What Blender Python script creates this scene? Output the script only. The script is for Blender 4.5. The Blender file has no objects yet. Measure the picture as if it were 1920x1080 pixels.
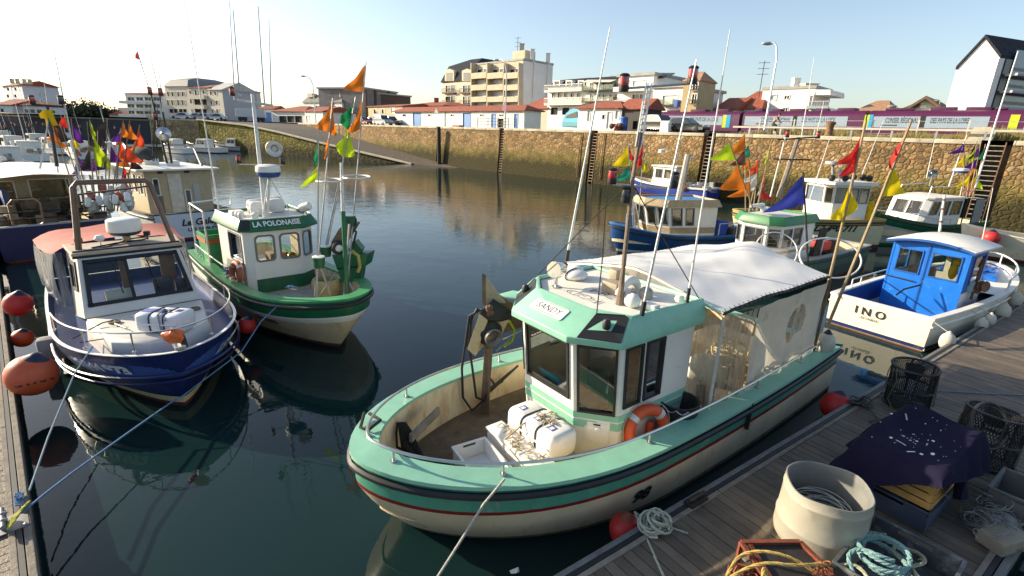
import bpy, bmesh, math, random
from math import sin, cos, pi, radians, sqrt, atan2
from mathutils import Vector, Matrix
random.seed(7)
S = bpy.context.scene
COL = S.collection
V = Vector
# ---------------- camera, sky, sun, exposure ----------------
CAM_H = 5.0; FPX = 936.0; PITCH = radians(17.3); ROLL = radians(1.9)
cF = V((0, cos(PITCH), -sin(PITCH))); r0 = V((1, 0, 0)); u0 = V((0, sin(PITCH), cos(PITCH)))
cR = cos(ROLL)*r0 + sin(ROLL)*u0; cU = -sin(ROLL)*r0 + cos(ROLL)*u0
cam_data = bpy.data.cameras.new('camera'); cam = bpy.data.objects.new('camera', cam_data); COL.objects.link(cam)
cam_data.sensor_width = 36.0; cam_data.lens = FPX*36/1920; cam_data.clip_end = 3000; cam_data.clip_start = .05
m3 = Matrix((cR, cU, -cF)).transposed()
cam.matrix_world = Matrix.Translation((0, 0, CAM_H)) @ m3.to_4x4()
S.camera = cam
SUN_AZ = V((-.955, .295, 0)).normalized(); SUN_EL = radians(20)
world = bpy.data.worlds.new('World'); S.world = world; world.use_nodes = True
nt = world.node_tree
sky = nt.nodes.new('ShaderNodeTexSky'); sky.sky_type = 'NISHITA'; sky.sun_disc = False
sky.sun_elevation = SUN_EL; sky.sun_rotation = atan2(SUN_AZ.x, SUN_AZ.y)
sky.air_density = 1.0; sky.dust_density = 1.3; sky.ozone_density = 1.6
hs = nt.nodes.new('ShaderNodeHueSaturation'); hs.inputs['Saturation'].default_value = .86; nt.links.new(sky.outputs[0], hs.inputs['Color']); nt.links.new(hs.outputs[0], nt.nodes['Background'].inputs[0])
nt.nodes['Background'].inputs[1].default_value = .118
sun_d = bpy.data.lights.new('sun', 'SUN'); sun_d.energy = 5.0; sun_d.angle = radians(.5); sun_d.color = (1, .86, .64)
sun = bpy.data.objects.new('sun', sun_d); COL.objects.link(sun)
sdir = SUN_AZ*cos(SUN_EL) + V((0, 0, sin(SUN_EL)))
sun.rotation_mode = 'QUATERNION'; sun.rotation_quaternion = (-sdir).to_track_quat('-Z', 'Y'); sun.location = (-30, 10, 40)
S.view_settings.view_transform = 'Standard'; S.view_settings.look = 'None'
S.view_settings.exposure = .92; S.view_settings.gamma = 1
S.cycles.max_bounces = 7; S.cycles.transparent_max_bounces = 16; S.cycles.glossy_bounces = 4
S.cycles.use_denoising = True; S.cycles.sample_clamp_indirect = 6; S.cycles.caustics_reflective = False; S.cycles.caustics_refractive = False

# ---------------- helpers ----------------
def ray(x, y): return cF*FPX + cR*(x-960) + cU*(540-y)
def P(x, y, z):
    d = ray(x, y); return V((0, 0, CAM_H)) + d*((z-CAM_H)/d.z)
def PY(x, y, Y):
    d = ray(x, y); return V((0, 0, CAM_H)) + d*(Y/d.y)
WA = V((31.33, 32.35, 0)); WU = V((-.7, .714, 0)).normalized(); WN = V((.714, .7, 0)).normalized()
HW = 5.5
def W(x, y, off):
    o = WA + WN*off; d = ray(x, y); c = V((0, 0, CAM_H))
    return c + d*(((o-c).dot(WN))/d.dot(WN))
def rnd(a, b): return random.uniform(a, b)
def lerp(a, b, t): return a+(b-a)*t

MATS = {}
def M(name, col, r=.5, metal=0., var=.14, sc=5., bump=0., bsc=60., dirt=0., dcol=(.12, .08, .04), dsc=2.5, zs=1., island=0., spec=.5, coat=0., trans=0., emit=None):
    if name in MATS: return MATS[name]
    m = bpy.data.materials.new(name); m.use_nodes = True; MATS[name] = m
    t = m.node_tree; N = t.nodes; L = t.links; b = N['Principled BSDF']
    b.inputs['Roughness'].default_value = r; b.inputs['Metallic'].default_value = metal
    b.inputs['Specular IOR Level'].default_value = spec
    if coat: b.inputs['Coat Weight'].default_value = coat; b.inputs['Coat Roughness'].default_value = .12
    tc = N.new('ShaderNodeTexCoord'); mp = N.new('ShaderNodeMapping'); mp.inputs['Scale'].default_value = (1, 1, zs)
    L.new(tc.outputs['Object'], mp.inputs[0])
    n = N.new('ShaderNodeTexNoise'); n.inputs['Scale'].default_value = sc; n.inputs['Detail'].default_value = 5; n.inputs['Roughness'].default_value = .6
    L.new(mp.outputs[0], n.inputs['Vector'])
    rp = N.new('ShaderNodeMapRange'); rp.inputs[1].default_value = .3; rp.inputs[2].default_value = .7
    rp.inputs[3].default_value = 1-var; rp.inputs[4].default_value = 1+var
    L.new(n.outputs[0], rp.inputs[0])
    mul = N.new('ShaderNodeVectorMath'); mul.operation = 'SCALE'; mul.inputs[0].default_value = col[:3]
    L.new(rp.outputs[0], mul.inputs['Scale']); out = mul.outputs[0]
    if island:
        g = N.new('ShaderNodeNewGeometry'); r2 = N.new('ShaderNodeMapRange')
        r2.inputs[3].default_value = 1-island; r2.inputs[4].default_value = 1+island
        L.new(g.outputs['Random Per Island'], r2.inputs[0])
        m2 = N.new('ShaderNodeVectorMath'); m2.operation = 'SCALE'; L.new(out, m2.inputs[0]); L.new(r2.outputs[0], m2.inputs['Scale']); out = m2.outputs[0]
    if dirt:
        n2 = N.new('ShaderNodeTexNoise'); n2.inputs['Scale'].default_value = dsc; n2.inputs['Detail'].default_value = 9; n2.inputs['Roughness'].default_value = .72
        L.new(mp.outputs[0], n2.inputs['Vector'])
        r3 = N.new('ShaderNodeMapRange'); r3.inputs[1].default_value = .66-.25*dirt; r3.inputs[2].default_value = .8-.12*dirt; r3.inputs[4].default_value = .85
        L.new(n2.outputs[0], r3.inputs[0])
        mx = N.new('ShaderNodeMix'); mx.data_type = 'RGBA'; L.new(r3.outputs[0], mx.inputs[0]); L.new(out, mx.inputs[6]); mx.inputs[7].default_value = (*dcol, 1); out = mx.outputs[2]
        rr = N.new('ShaderNodeMapRange'); rr.inputs[3].default_value = r; rr.inputs[4].default_value = min(1, r+.3); L.new(r3.outputs[0], rr.inputs[0]); L.new(rr.outputs[0], b.inputs['Roughness'])
    L.new(out, b.inputs['Base Color'])
    if bump:
        n3 = N.new('ShaderNodeTexNoise'); n3.inputs['Scale'].default_value = bsc; n3.inputs['Detail'].default_value = 4; L.new(mp.outputs[0], n3.inputs['Vector'])
        bp = N.new('ShaderNodeBump'); bp.inputs['Strength'].default_value = min(1, bump); bp.inputs['Distance'].default_value = .02
        L.new(n3.outputs[0], bp.inputs['Height']); L.new(bp.outputs[0], b.inputs['Normal'])
    if trans:
        tr = N.new('ShaderNodeBsdfTranslucent'); L.new(out, tr.inputs[0]); ms = N.new('ShaderNodeMixShader'); ms.inputs[0].default_value = trans
        L.new(b.outputs[0], ms.inputs[1]); L.new(tr.outputs[0], ms.inputs[2]); L.new(ms.outputs[0], N['Material Output'].inputs[0])
    return m
def glassy(name, tint, refl=.06, rough=.03, film=0., filmcol=(.6, .55, .45)):
    if name in MATS: return MATS[name]
    m = bpy.data.materials.new(name); m.use_nodes = True; MATS[name] = m
    t = m.node_tree; N = t.nodes; L = t.links; N.remove(N['Principled BSDF'])
    tr = N.new('ShaderNodeBsdfTransparent'); tr.inputs[0].default_value = (*tint, 1)
    gl = N.new('ShaderNodeBsdfGlossy'); gl.inputs['Roughness'].default_value = rough
    fr = N.new('ShaderNodeFresnel'); fr.inputs[0].default_value = 1.45
    ad = N.new('ShaderNodeMath'); ad.operation = 'ADD'; ad.inputs[1].default_value = refl; L.new(fr.outputs[0], ad.inputs[0])
    mx = N.new('ShaderNodeMixShader'); L.new(ad.outputs[0], mx.inputs[0]); L.new(tr.outputs[0], mx.inputs[1]); L.new(gl.outputs[0], mx.inputs[2])
    out = mx.outputs[0]
    if film:
        df = N.new('ShaderNodeBsdfDiffuse'); df.inputs[0].default_value = (*filmcol, 1)
        tl = N.new('ShaderNodeBsdfTranslucent'); tl.inputs[0].default_value = (*filmcol, 1)
        m1 = N.new('ShaderNodeMixShader'); m1.inputs[0].default_value = .5; L.new(df.outputs[0], m1.inputs[1]); L.new(tl.outputs[0], m1.inputs[2])
        tc = N.new('ShaderNodeTexCoord'); mp = N.new('ShaderNodeMapping'); mp.inputs['Scale'].default_value = (6, 6, .8); L.new(tc.outputs['Object'], mp.inputs[0])
        n = N.new('ShaderNodeTexNoise'); n.inputs['Scale'].default_value = 2.2; n.inputs['Detail'].default_value = 5; L.new(mp.outputs[0], n.inputs['Vector'])
        rp = N.new('ShaderNodeMapRange'); rp.inputs[1].default_value = .35; rp.inputs[2].default_value = .75; rp.inputs[3].default_value = film*.35; rp.inputs[4].default_value = min(1, film*1.7); L.new(n.outputs[0], rp.inputs[0])
        m2 = N.new('ShaderNodeMixShader'); L.new(rp.outputs[0], m2.inputs[0]); L.new(out, m2.inputs[1]); L.new(m1.outputs[0], m2.inputs[2]); out = m2.outputs[0]
    L.new(out, N['Material Output'].inputs[0]); return m
GLASS = glassy('window_glass', (.86, .88, .82), .03)
GLASSD = M('dark_window_glass', (.035, .042, .05), r=.08, var=.5, sc=.35, spec=.8)

MW = {}
def root_matrix(loc, rz): return Matrix.Translation(V((loc[0], loc[1], loc[2] if len(loc) > 2 else 0))) @ Matrix.Rotation(rz, 4, 'Z')
def thing(name, label, cat, loc=(0, 0, 0), rz=0., group=None):
    o = bpy.data.objects.new(name, None); COL.objects.link(o); o.empty_display_size = .2
    m = root_matrix(loc, rz); o.matrix_world = m; o.location = m.to_translation(); o.rotation_euler = (0, 0, rz)
    MW[o.name] = m; o['label'] = label; o['category'] = cat
    if group: o['group'] = group
    return o
def tag(o, label, cat, group=None):
    o['label'] = label; o['category'] = cat
    if group: o['group'] = group
    return o
def structure(o): o['kind'] = 'structure'; return o
def stuff(o): o['kind'] = 'stuff'; return o
class MB:
    def __init__(s, T=None): s.v = []; s.f = []; s.m = []; s.T = T
    def add(s, vs, fs, mi=0):
        n = len(s.v)
        for p in vs: s.v.append(s.T @ V(p) if s.T is not None else V(p))
        for f in fs: s.f.append([i+n for i in f]); s.m.append(mi)
        return s
    def quad(s, a, b, c, d, mi=0): return s.add([a, b, c, d], [(0, 1, 2, 3)], mi)
    def box(s, c, d, rot=None, mi=0, taper=1.):
        vs = []
        for sx, sy, sz in ((-1,-1,-1),(1,-1,-1),(1,1,-1),(-1,1,-1),(-1,-1,1),(1,-1,1),(1,1,1),(-1,1,1)):
            k = taper if sz > 0 else 1
            p = V((sx*d[0]/2*k, sy*d[1]/2*k, sz*d[2]/2))
            if rot is not None: p = rot @ p
            vs.append(V(c)+p)
        return s.add(vs, [(3,2,1,0),(4,5,6,7),(0,1,5,4),(1,2,6,5),(2,3,7,6),(3,0,4,7)], mi)
    def bar(s, a, b, w, h=None, mi=0, up=(0, 0, 1)):
        a = V(a); b = V(b); h = h or w; d = (b-a).normalized(); up = V(up)
        x = d.cross(up)
        if x.length < 1e-3: x = d.cross(V((1, 0, 0)))
        x.normalize(); y = x.cross(d)
        vs = [p + x*sx*w/2 + y*sy*h/2 for p in (a, b) for sx, sy in ((-1,-1),(1,-1),(1,1),(-1,1))]
        return s.add(vs, [(3,2,1,0),(4,5,6,7),(0,1,5,4),(1,2,6,5),(2,3,7,6),(3,0,4,7)], mi)
    def tube(s, pts, r, n=6, mi=0, closed=False):
        pts = [V(p) for p in pts]; k = len(pts)
        rs = r if isinstance(r, (list, tuple)) else [r]*k
        rings = []; prev = None
        for i, p in enumerate(pts):
            if closed: d = pts[(i+1) % k]-pts[i-1]
            else: d = pts[min(i+1, k-1)]-pts[max(i-1, 0)]
            if d.length < 1e-9: d = V((0, 0, 1))
            d.normalize()
            if prev is None:
                x = d.cross(V((0, 0, 1)))
                if x.length < 1e-2: x = d.cross(V((1, 0, 0)))
            else:
                x = prev - d*prev.dot(d)
                if x.length < 1e-4: x = d.cross(V((0, 0, 1)))
            x.normalize(); prev = x; y = d.cross(x)
            rings.append([p + (x*cos(2*pi*j/n)+y*sin(2*pi*j/n))*rs[i] for j in range(n)])
        return s.loft(rings, mi, True, closed, not closed)
    def loft(s, rings, mi=0, ringclosed=True, closed=False, cap=False):
        n = len(rings[0]); k = len(rings); vs = [p for r in rings for p in r]; fs = []
        for i in range(k if closed else k-1):
            a = i*n; b = ((i+1) % k)*n
            for j in range(n if ringclosed else n-1):
                j2 = (j+1) % n; fs.append((a+j, a+j2, b+j2, b+j))
        if cap: fs.append(tuple(range(n-1, -1, -1))); fs.append(tuple((k-1)*n+j for j in range(n)))
        return s.add(vs, fs, mi)
    def lathe(s, prof, c=(0, 0, 0), n=20, ax=None, mi=0, cap=True):
        ax = V(ax or (0, 0, 1)).normalized(); x = ax.cross(V((0, 1, 0)))
        if x.length < 1e-2: x = ax.cross(V((1, 0, 0)))
        x.normalize(); y = ax.cross(x); c = V(c)
        rings = [[c + ax*z + (x*cos(2*pi*j/n)+y*sin(2*pi*j/n))*max(r, 1e-4) for j in range(n)] for r, z in prof]
        return s.loft(rings, mi, True, False, cap)
    def prism(s, poly, vec, mi=0):
        n = len(poly); vec = V(vec); vs = [V(p) for p in poly]+[V(p)+vec for p in poly]
        return s.add(vs, [tuple(range(n-1, -1, -1)), tuple(range(n, 2*n))]+[(i, (i+1) % n, n+(i+1) % n, n+i) for i in range(n)], mi)
    def grid(s, fn, nu, nv, mi=0):
        vs = [fn(i/nu, j/nv) for i in range(nu+1) for j in range(nv+1)]
        return s.add(vs, [(i*(nv+1)+j, (i+1)*(nv+1)+j, (i+1)*(nv+1)+j+1, i*(nv+1)+j+1) for i in range(nu) for j in range(nv)], mi)
    def ball(s, c, r, n=14, k=9, mi=0, sq=(1, 1, 1)):
        rings = [[V(c)+V((cos(2*pi*j/n)*sin(pi*(i+.02)/(k+.04))*r*sq[0], sin(2*pi*j/n)*sin(pi*(i+.02)/(k+.04))*r*sq[1], -cos(pi*(i+.02)/(k+.04))*r*sq[2])) for j in range(n)] for i in range(k+1)]
        return s.loft(rings, mi, True, False, True)
    def text(s, body, size, org, right, up, mi=0, shear=0, depth=.004, align='CENTER', sx=1., warp=None, bold=0.):
        cu = bpy.data.curves.new('lettering', 'FONT'); cu.body = body; cu.size = size; cu.shear = shear; cu.align_x = align; cu.align_y = 'CENTER'; cu.offset = bold; cu.resolution_u = 3
        ob = bpy.data.objects.new('lettering', cu); COL.objects.link(ob)
        dg = bpy.context.evaluated_depsgraph_get(); me = bpy.data.meshes.new_from_object(ob.evaluated_get(dg))
        bpy.data.objects.remove(ob)
        r = V(right).normalized(); u = V(up).normalized(); n = r.cross(u)
        if warp: vs = [warp(v.co.x*sx, v.co.y) for v in me.vertices]
        else: vs = [V(org)+r*v.co.x*sx+u*v.co.y+n*depth for v in me.vertices]
        s.add(vs, [tuple(p.vertices) for p in me.polygons], mi); bpy.data.meshes.remove(me); bpy.data.curves.remove(cu)
        return s
    def build(s, name, mats, parent=None, smooth=True, bev=0., ang=40, merge=False):
        if not isinstance(mats, (list, tuple)): mats = [mats]
        me = bpy.data.meshes.new(name); o = bpy.data.objects.new(name, me); COL.objects.link(o)
        Mi = Matrix.Identity(4)
        if parent is not None:
            o.parent = parent; pm = MW.get(parent.name, Mi); MW[o.name] = pm; Mi = pm.inverted()
        elif s.T is not None:
            o.matrix_world = s.T; MW[o.name] = s.T; Mi = s.T.inverted()
        me.from_pydata([Mi @ v for v in s.v], [], s.f)
        for m in mats: me.materials.append(m)
        for p, i in zip(me.polygons, s.m): p.material_index = min(i, len(mats)-1)
        bm = bmesh.new(); bm.from_mesh(me)
        if merge: bmesh.ops.remove_doubles(bm, verts=bm.verts, dist=1e-4)
        bmesh.ops.recalc_face_normals(bm, faces=bm.faces)
        if bev:
            es = [e for e in bm.edges if len(e.link_faces) == 2 and e.calc_face_angle(0) > radians(35)]
            bmesh.ops.bevel(bm, geom=es, offset=bev, segments=2, profile=.6, affect='EDGES', clamp_overlap=True)
        a = radians(ang)
        for f in bm.faces: f.smooth = smooth
        if smooth:
            for e in bm.edges:
                if len(e.link_faces) == 2 and e.calc_face_angle(0) > a: e.smooth = False
        bm.to_mesh(me); bm.free(); return o
def RZ(a): return Matrix.Rotation(a, 3, 'Z')
def copy_thing(src, loc, rz, label=None):
    r = src.copy(); COL.objects.link(r); r.location = loc; r.rotation_euler = (0, 0, rz)
    if label: r['label'] = label
    MW[r.name] = root_matrix(loc, rz)
    for ch in list(src.children):
        c = ch.copy(); COL.objects.link(c); c.parent = r
        for g in list(ch.children):
            d = g.copy(); COL.objects.link(d); d.parent = c
    return r
def sag(a, b, d, n=14):
    a = V(a); b = V(b); return [a.lerp(b, i/n)-V((0, 0, d*4*(i/n)*(1-i/n))) for i in range(n+1)]
def arc(c, r, x, y, a0, a1, n=12):
    c = V(c); x = V(x); y = V(y); return [c+(x*cos(lerp(a0, a1, i/n))+y*sin(lerp(a0, a1, i/n)))*r for i in range(n+1)]
def panel(mb, q, wins, t=.05, mi=0, inner=True, imi=None):
    """wall panel q=(bl,br,tr,tl) seen from outside, with openings wins=(u0,u1,v0,v1)"""
    bl, br, tr, tl = [V(p) for p in q]; imi = mi if imi is None else imi
    n = (br-bl).cross(tl-bl).normalized()
    pt = lambda u, v, d=0: bl.lerp(br, u).lerp(tl.lerp(tr, u), v)-n*d
    us = sorted({0., 1., *[w[0] for w in wins], *[w[1] for w in wins]}); vs = sorted({0., 1., *[w[2] for w in wins], *[w[3] for w in wins]})
    for i in range(len(us)-1):
        for j in range(len(vs)-1):
            cu = (us[i]+us[i+1])/2; cv = (vs[j]+vs[j+1])/2
            if any(w[0] < cu < w[1] and w[2] < cv < w[3] for w in wins): continue
            a = (us[i], us[i+1], vs[j], vs[j+1])
            mb.quad(pt(a[0], a[2]), pt(a[1], a[2]), pt(a[1], a[3]), pt(a[0], a[3]), mi)
            if inner: mb.quad(pt(a[0], a[3], t), pt(a[1], a[3], t), pt(a[1], a[2], t), pt(a[0], a[2], t), imi)
    for w in wins:
        c = [(w[0], w[2]), (w[1], w[2]), (w[1], w[3]), (w[0], w[3])]
        for k in range(4):
            a, b = c[k], c[(k+1) % 4]; mb.quad(pt(*a), pt(*b), pt(*b, t), pt(*a, t), mi)
    return pt, n
def window(q, w, parent, fm, gm, fw=.04, proud=.015, depth=.02, muntin=(), rounded=0., back=None, name='window'):
    bl, br, tr, tl = [V(p) for p in q]; n = (br-bl).cross(tl-bl).normalized()
    pt = lambda u, v, d=0: bl.lerp(br, u).lerp(tl.lerp(tr, u), v)-n*d
    mb = MB(); cs = [pt(w[0], w[2], -proud/2), pt(w[1], w[2], -proud/2), pt(w[1], w[3], -proud/2), pt(w[0], w[3], -proud/2)]
    if rounded:
        ex = (cs[1]-cs[0]); ey = (cs[3]-cs[0]); path = []; c0 = cs[0]; W_ = ex.length; H_ = ey.length; ex = ex/W_; ey = ey/H_
        for (cx, cy, a0) in ((W_-rounded, rounded, -pi/2), (W_-rounded, H_-rounded, 0), (rounded, H_-rounded, pi/2), (rounded, rounded, pi)):
            for i in range(5):
                a = a0+pi/2*i/4; path.append((cx+rounded*cos(a), cy+rounded*sin(a)))
        rings = []
        for x, y in path:
            ox = (x-W_/2); oy = (y-H_/2)
            rings.append([c0+ex*x+ey*y+n*.012, c0+ex*(x-ox*2*fw/W_)+ey*(y-oy*2*fw/H_)+n*.012, c0+ex*(x-ox*2*fw/W_)+ey*(y-oy*2*fw/H_)-n*.02, c0+ex*x+ey*y-n*.02])
        mb.loft(rings, 0, True, True)
        sq = [(0, 0), (W_, 0), (W_, H_), (0, H_)]
        for k in range(4):     # corner fillets
            px = path[((k+3) % 4)*5:((k+3) % 4)*5+5]; cc = sq[k]
            mb.add([c0+ex*cc[0]+ey*cc[1]+n*.006]+[c0+ex*x+ey*y+n*.006 for x, y in px], [(0, i+1, i+2) for i in range(4)], 1)
    else:
        for k in range(4):
            a, b = cs[k], cs[(k+1) % 4]; inn = (cs[(k+2) % 4]-b).normalized()*fw/2
            mb.bar(a+inn-(b-a).normalized()*0, b+inn, .03+proud, fw, up=inn)
        for kind, f in muntin:
            if kind == 'v': mb.bar(pt(lerp(w[0], w[1], f), w[2]), pt(lerp(w[0], w[1], f), w[3]), fw*.8, .03, up=n)
            else: mb.bar(pt(w[0], lerp(w[2], w[3], f)), pt(w[1], lerp(w[2], w[3], f)), .03, fw*.8)
    fr = mb.build(name, fm, parent, smooth=False)
    g = MB().quad(pt(w[0], w[2], depth), pt(w[1], w[2], depth), pt(w[1], w[3], depth), pt(w[0], w[3], depth)).build('pane', gm, fr, smooth=False)
    return fr
# ================= setting: water, ground, quay walls =================
def node_mat(name):
    m = bpy.data.materials.new(name); m.use_nodes = True; MATS[name] = m; t = m.node_tree
    return m, t.nodes, t.links, t.nodes['Principled BSDF']
def water_mat():
    m, N, L, b = node_mat('harbour_water')
    b.inputs['Base Color'].default_value = (.006, .03, .036, 1); b.inputs['Roughness'].default_value = .025; b.inputs['IOR'].default_value = 1.333
    tc = N.new('ShaderNodeTexCoord'); h = None
    for sc, st, sx in ((.9, .010, 1.), (4.5, .0032, 1.4), (.12, .02, 1.)):
        mp = N.new('ShaderNodeMapping'); mp.inputs['Scale'].default_value = (sc, sc*sx, 1); mp.inputs['Rotation'].default_value = (0, 0, .5); L.new(tc.outputs['Object'], mp.inputs[0])
        n = N.new('ShaderNodeTexNoise'); n.inputs['Scale'].default_value = 1; n.inputs['Detail'].default_value = 2.5; L.new(mp.outputs[0], n.inputs['Vector'])
        mu = N.new('ShaderNodeMath'); mu.operation = 'MULTIPLY'; mu.inputs[1].default_value = st; L.new(n.outputs[0], mu.inputs[0])
        if h is None: h = mu.outputs[0]
        else:
            a = N.new('ShaderNodeMath'); a.operation = 'ADD'; L.new(h, a.inputs[0]); L.new(mu.outputs[0], a.inputs[1]); h = a.outputs[0]
    sx = N.new('ShaderNodeSeparateXYZ'); L.new(tc.outputs['Object'], sx.inputs[0]); wr = N.new('ShaderNodeMapRange'); wr.inputs[1].default_value = 11; wr.inputs[2].default_value = 34; wr.inputs[3].default_value = .75; wr.inputs[4].default_value = 3.2; L.new(sx.outputs[1], wr.inputs[0]); wm = N.new('ShaderNodeMath'); wm.operation = 'MULTIPLY'; L.new(h, wm.inputs[0]); L.new(wr.outputs[0], wm.inputs[1]); h = wm.outputs[0]   # wind ripples are stronger away from the sheltered berths
    bp = N.new('ShaderNodeBump'); bp.inputs['Strength'].default_value = .55; bp.inputs['Distance'].default_value = 1.0
    L.new(h, bp.inputs['Height']); L.new(bp.outputs[0], b.inputs['Normal'])
    # silt: colour drifts between blue-green and olive in large patches
    n = N.new('ShaderNodeTexNoise'); n.inputs['Scale'].default_value = .05; L.new(tc.outputs['Object'], n.inputs['Vector'])
    mx = N.new('ShaderNodeMix'); mx.data_type = 'RGBA'; L.new(n.outputs[0], mx.inputs[0]); mx.inputs[6].default_value = (.004, .019, .022, 1); mx.inputs[7].default_value = (.010, .025, .020, 1)
    L.new(mx.outputs[2], b.inputs['Base Color']); return m
structure(MB().quad((-600, -60, 0), (200, -60, 0), (200, 400, 0), (-600, 400, 0)).build('water', water_mat(), smooth=False))

def stone_mat(name, scale, light, dark, weed=True, z0=1.3, z1=2.9):
    m, N, L, b = node_mat(name); b.inputs['Roughness'].default_value = .9; b.inputs['Specular IOR Level'].default_value = .2
    tc = N.new('ShaderNodeTexCoord'); mp = N.new('ShaderNodeMapping'); mp.inputs['Scale'].default_value = (1, .2, 1.25); L.new(tc.outputs['Object'], mp.inputs[0])
    nz = N.new('ShaderNodeTexNoise'); nz.inputs['Scale'].default_value = 3; L.new(mp.outputs[0], nz.inputs['Vector'])
    ml = N.new('ShaderNodeVectorMath'); ml.operation = 'SCALE'; ml.inputs['Scale'].default_value = .22; L.new(nz.outputs['Color'], ml.inputs[0])
    ad = N.new('ShaderNodeVectorMath'); L.new(mp.outputs[0], ad.inputs[0]); L.new(ml.outputs[0], ad.inputs[1])
    v1 = N.new('ShaderNodeTexVoronoi'); v1.inputs['Scale'].default_value = scale; L.new(ad.outputs[0], v1.inputs['Vector'])
    v2 = N.new('ShaderNodeTexVoronoi'); v2.feature = 'DISTANCE_TO_EDGE'; v2.inputs['Scale'].default_value = scale; L.new(ad.outputs[0], v2.inputs['Vector'])
    cr = N.new('ShaderNodeValToRGB'); sp = N.new('ShaderNodeSeparateColor'); L.new(v1.outputs['Color'], sp.inputs[0]); L.new(sp.outputs[0], cr.inputs[0])
    e = cr.color_ramp.elements; e[0].color = (*dark, 1); e[1].color = (*light, 1); k = e.new(.5); k.color = (*[lerp(a, c, .45)*f for a, c, f in zip(dark, light, (1.08, .98, .8))], 1)
    k = e.new(.75); k.color = (*[lerp(a, c, .7)*f for a, c, f in zip(dark, light, (1.1, .9, .75))], 1)
    rr = N.new('ShaderNodeMapRange'); rr.inputs[1].default_value = .0; rr.inputs[2].default_value = .09; L.new(v2.outputs[0], rr.inputs[0])
    mo = N.new('ShaderNodeMix'); mo.data_type = 'RGBA'; L.new(rr.outputs[0], mo.inputs[0]); mo.inputs[6].default_value = (*[lerp(a, c, .2)*.6 for a, c in zip(dark, light)], 1); L.new(cr.outputs[0], mo.inputs[7])
    big = N.new('ShaderNodeTexNoise'); big.inputs['Scale'].default_value = .35; big.inputs['Detail'].default_value = 6; L.new(tc.outputs['Object'], big.inputs['Vector'])
    br = N.new('ShaderNodeMapRange'); br.inputs[1].default_value = .3; br.inputs[2].default_value = .7; br.inputs[3].default_value = .72; br.inputs[4].default_value = 1.2; L.new(big.outputs[0], br.inputs[0])
    sc = N.new('ShaderNodeVectorMath'); sc.operation = 'SCALE'; L.new(mo.outputs[2], sc.inputs[0]); L.new(br.outputs[0], sc.inputs['Scale']); out = sc.outputs[0]
    if weed:
        sx = N.new('ShaderNodeSeparateXYZ'); L.new(tc.outputs['Object'], sx.inputs[0])
        wn = N.new('ShaderNodeTexNoise'); wn.inputs['Scale'].default_value = 1.1; wn.inputs['Detail'].default_value = 8; wn.inputs['Roughness'].default_value = .7; L.new(tc.outputs['Object'], wn.inputs['Vector'])
        wm = N.new('ShaderNodeMath'); wm.operation = 'MULTIPLY_ADD'; L.new(wn.outputs[0], wm.inputs[0]); wm.inputs[1].default_value = -3.2; wm.inputs[2].default_value = 1.6
        za = N.new('ShaderNodeMath'); L.new(sx.outputs[2], za.inputs[0]); L.new(wm.outputs[0], za.inputs[1])
        for lo, hi, c in ((z0, z1, (.15, .125, .032)), (z0-.75, z0+.3, (.032, .028, .014))):
            r = N.new('ShaderNodeMapRange'); r.inputs[1].default_value = lo; r.inputs[2].default_value = hi; r.inputs[3].default_value = .88; r.inputs[4].default_value = 0; L.new(za.outputs[0], r.inputs[0])
            mx = N.new('ShaderNodeMix'); mx.data_type = 'RGBA'; L.new(r.outputs[0], mx.inputs[0]); L.new(out, mx.inputs[6]); mx.inputs[7].default_value = (*c, 1); out = mx.outputs[2]
    L.new(out, b.inputs['Base Color'])
    r4 = N.new('ShaderNodeMapRange'); r4.inputs[2].default_value = .22; L.new(v2.outputs[0], r4.inputs[0])
    fn = N.new('ShaderNodeTexNoise'); fn.inputs['Scale'].default_value = 14; fn.inputs['Detail'].default_value = 4; L.new(tc.outputs['Object'], fn.inputs['Vector'])
    hm = N.new('ShaderNodeMath'); hm.operation = 'MULTIPLY_ADD'; L.new(fn.outputs[0], hm.inputs[0]); hm.inputs[1].default_value = .5; L.new(r4.outputs[0], hm.inputs[2])
    bp = N.new('ShaderNodeBump'); bp.inputs['Strength'].default_value = .9; bp.inputs['Distance'].default_value = .045; L.new(hm.outputs[0], bp.inputs['Height']); L.new(bp.outputs[0], b.inputs['Normal'])
    return m
STONE = stone_mat('quay_rubble_stone', 2.7, (.385, .285, .155), (.165, .110, .058), True, 2.3, 3.5)
STONE_F = stone_mat('far_quay_stone', 1.1, (.42, .35, .23), (.24, .18, .11), True, .8, 2.0)
CONC = M('pale_concrete', (.50, .44, .33), .9, var=.2, sc=1.5, bump=.3, dirt=.5, dcol=(.22, .17, .11))
CONCG = M('grey_concrete', (.36, .35, .33), .9, var=.18, sc=1.2, bump=.2, dirt=.35, dcol=(.18, .16, .13))
ASPH = M('asphalt', (.07, .068, .065), .95, var=.2, sc=2, bump=.3)
STEEL = M('galvanised_steel', (.52, .53, .54), .38, .85, var=.15, sc=6)
RUSTY = M('rusty_steel', (.20, .11, .06), .8, .2, var=.4, sc=8, bump=.3, dirt=.5, dcol=(.09, .04, .02))
DARKM = M('dark_iron', (.035, .033, .03), .6, .3, var=.3)
WHITEP = M('white_paint', (.78, .77, .73), .45, var=.05, sc=3, dirt=.25, dcol=(.42, .34, .22))
BLACKR = M('black_rubber', (.018, .018, .02), .55, var=.25)
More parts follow.
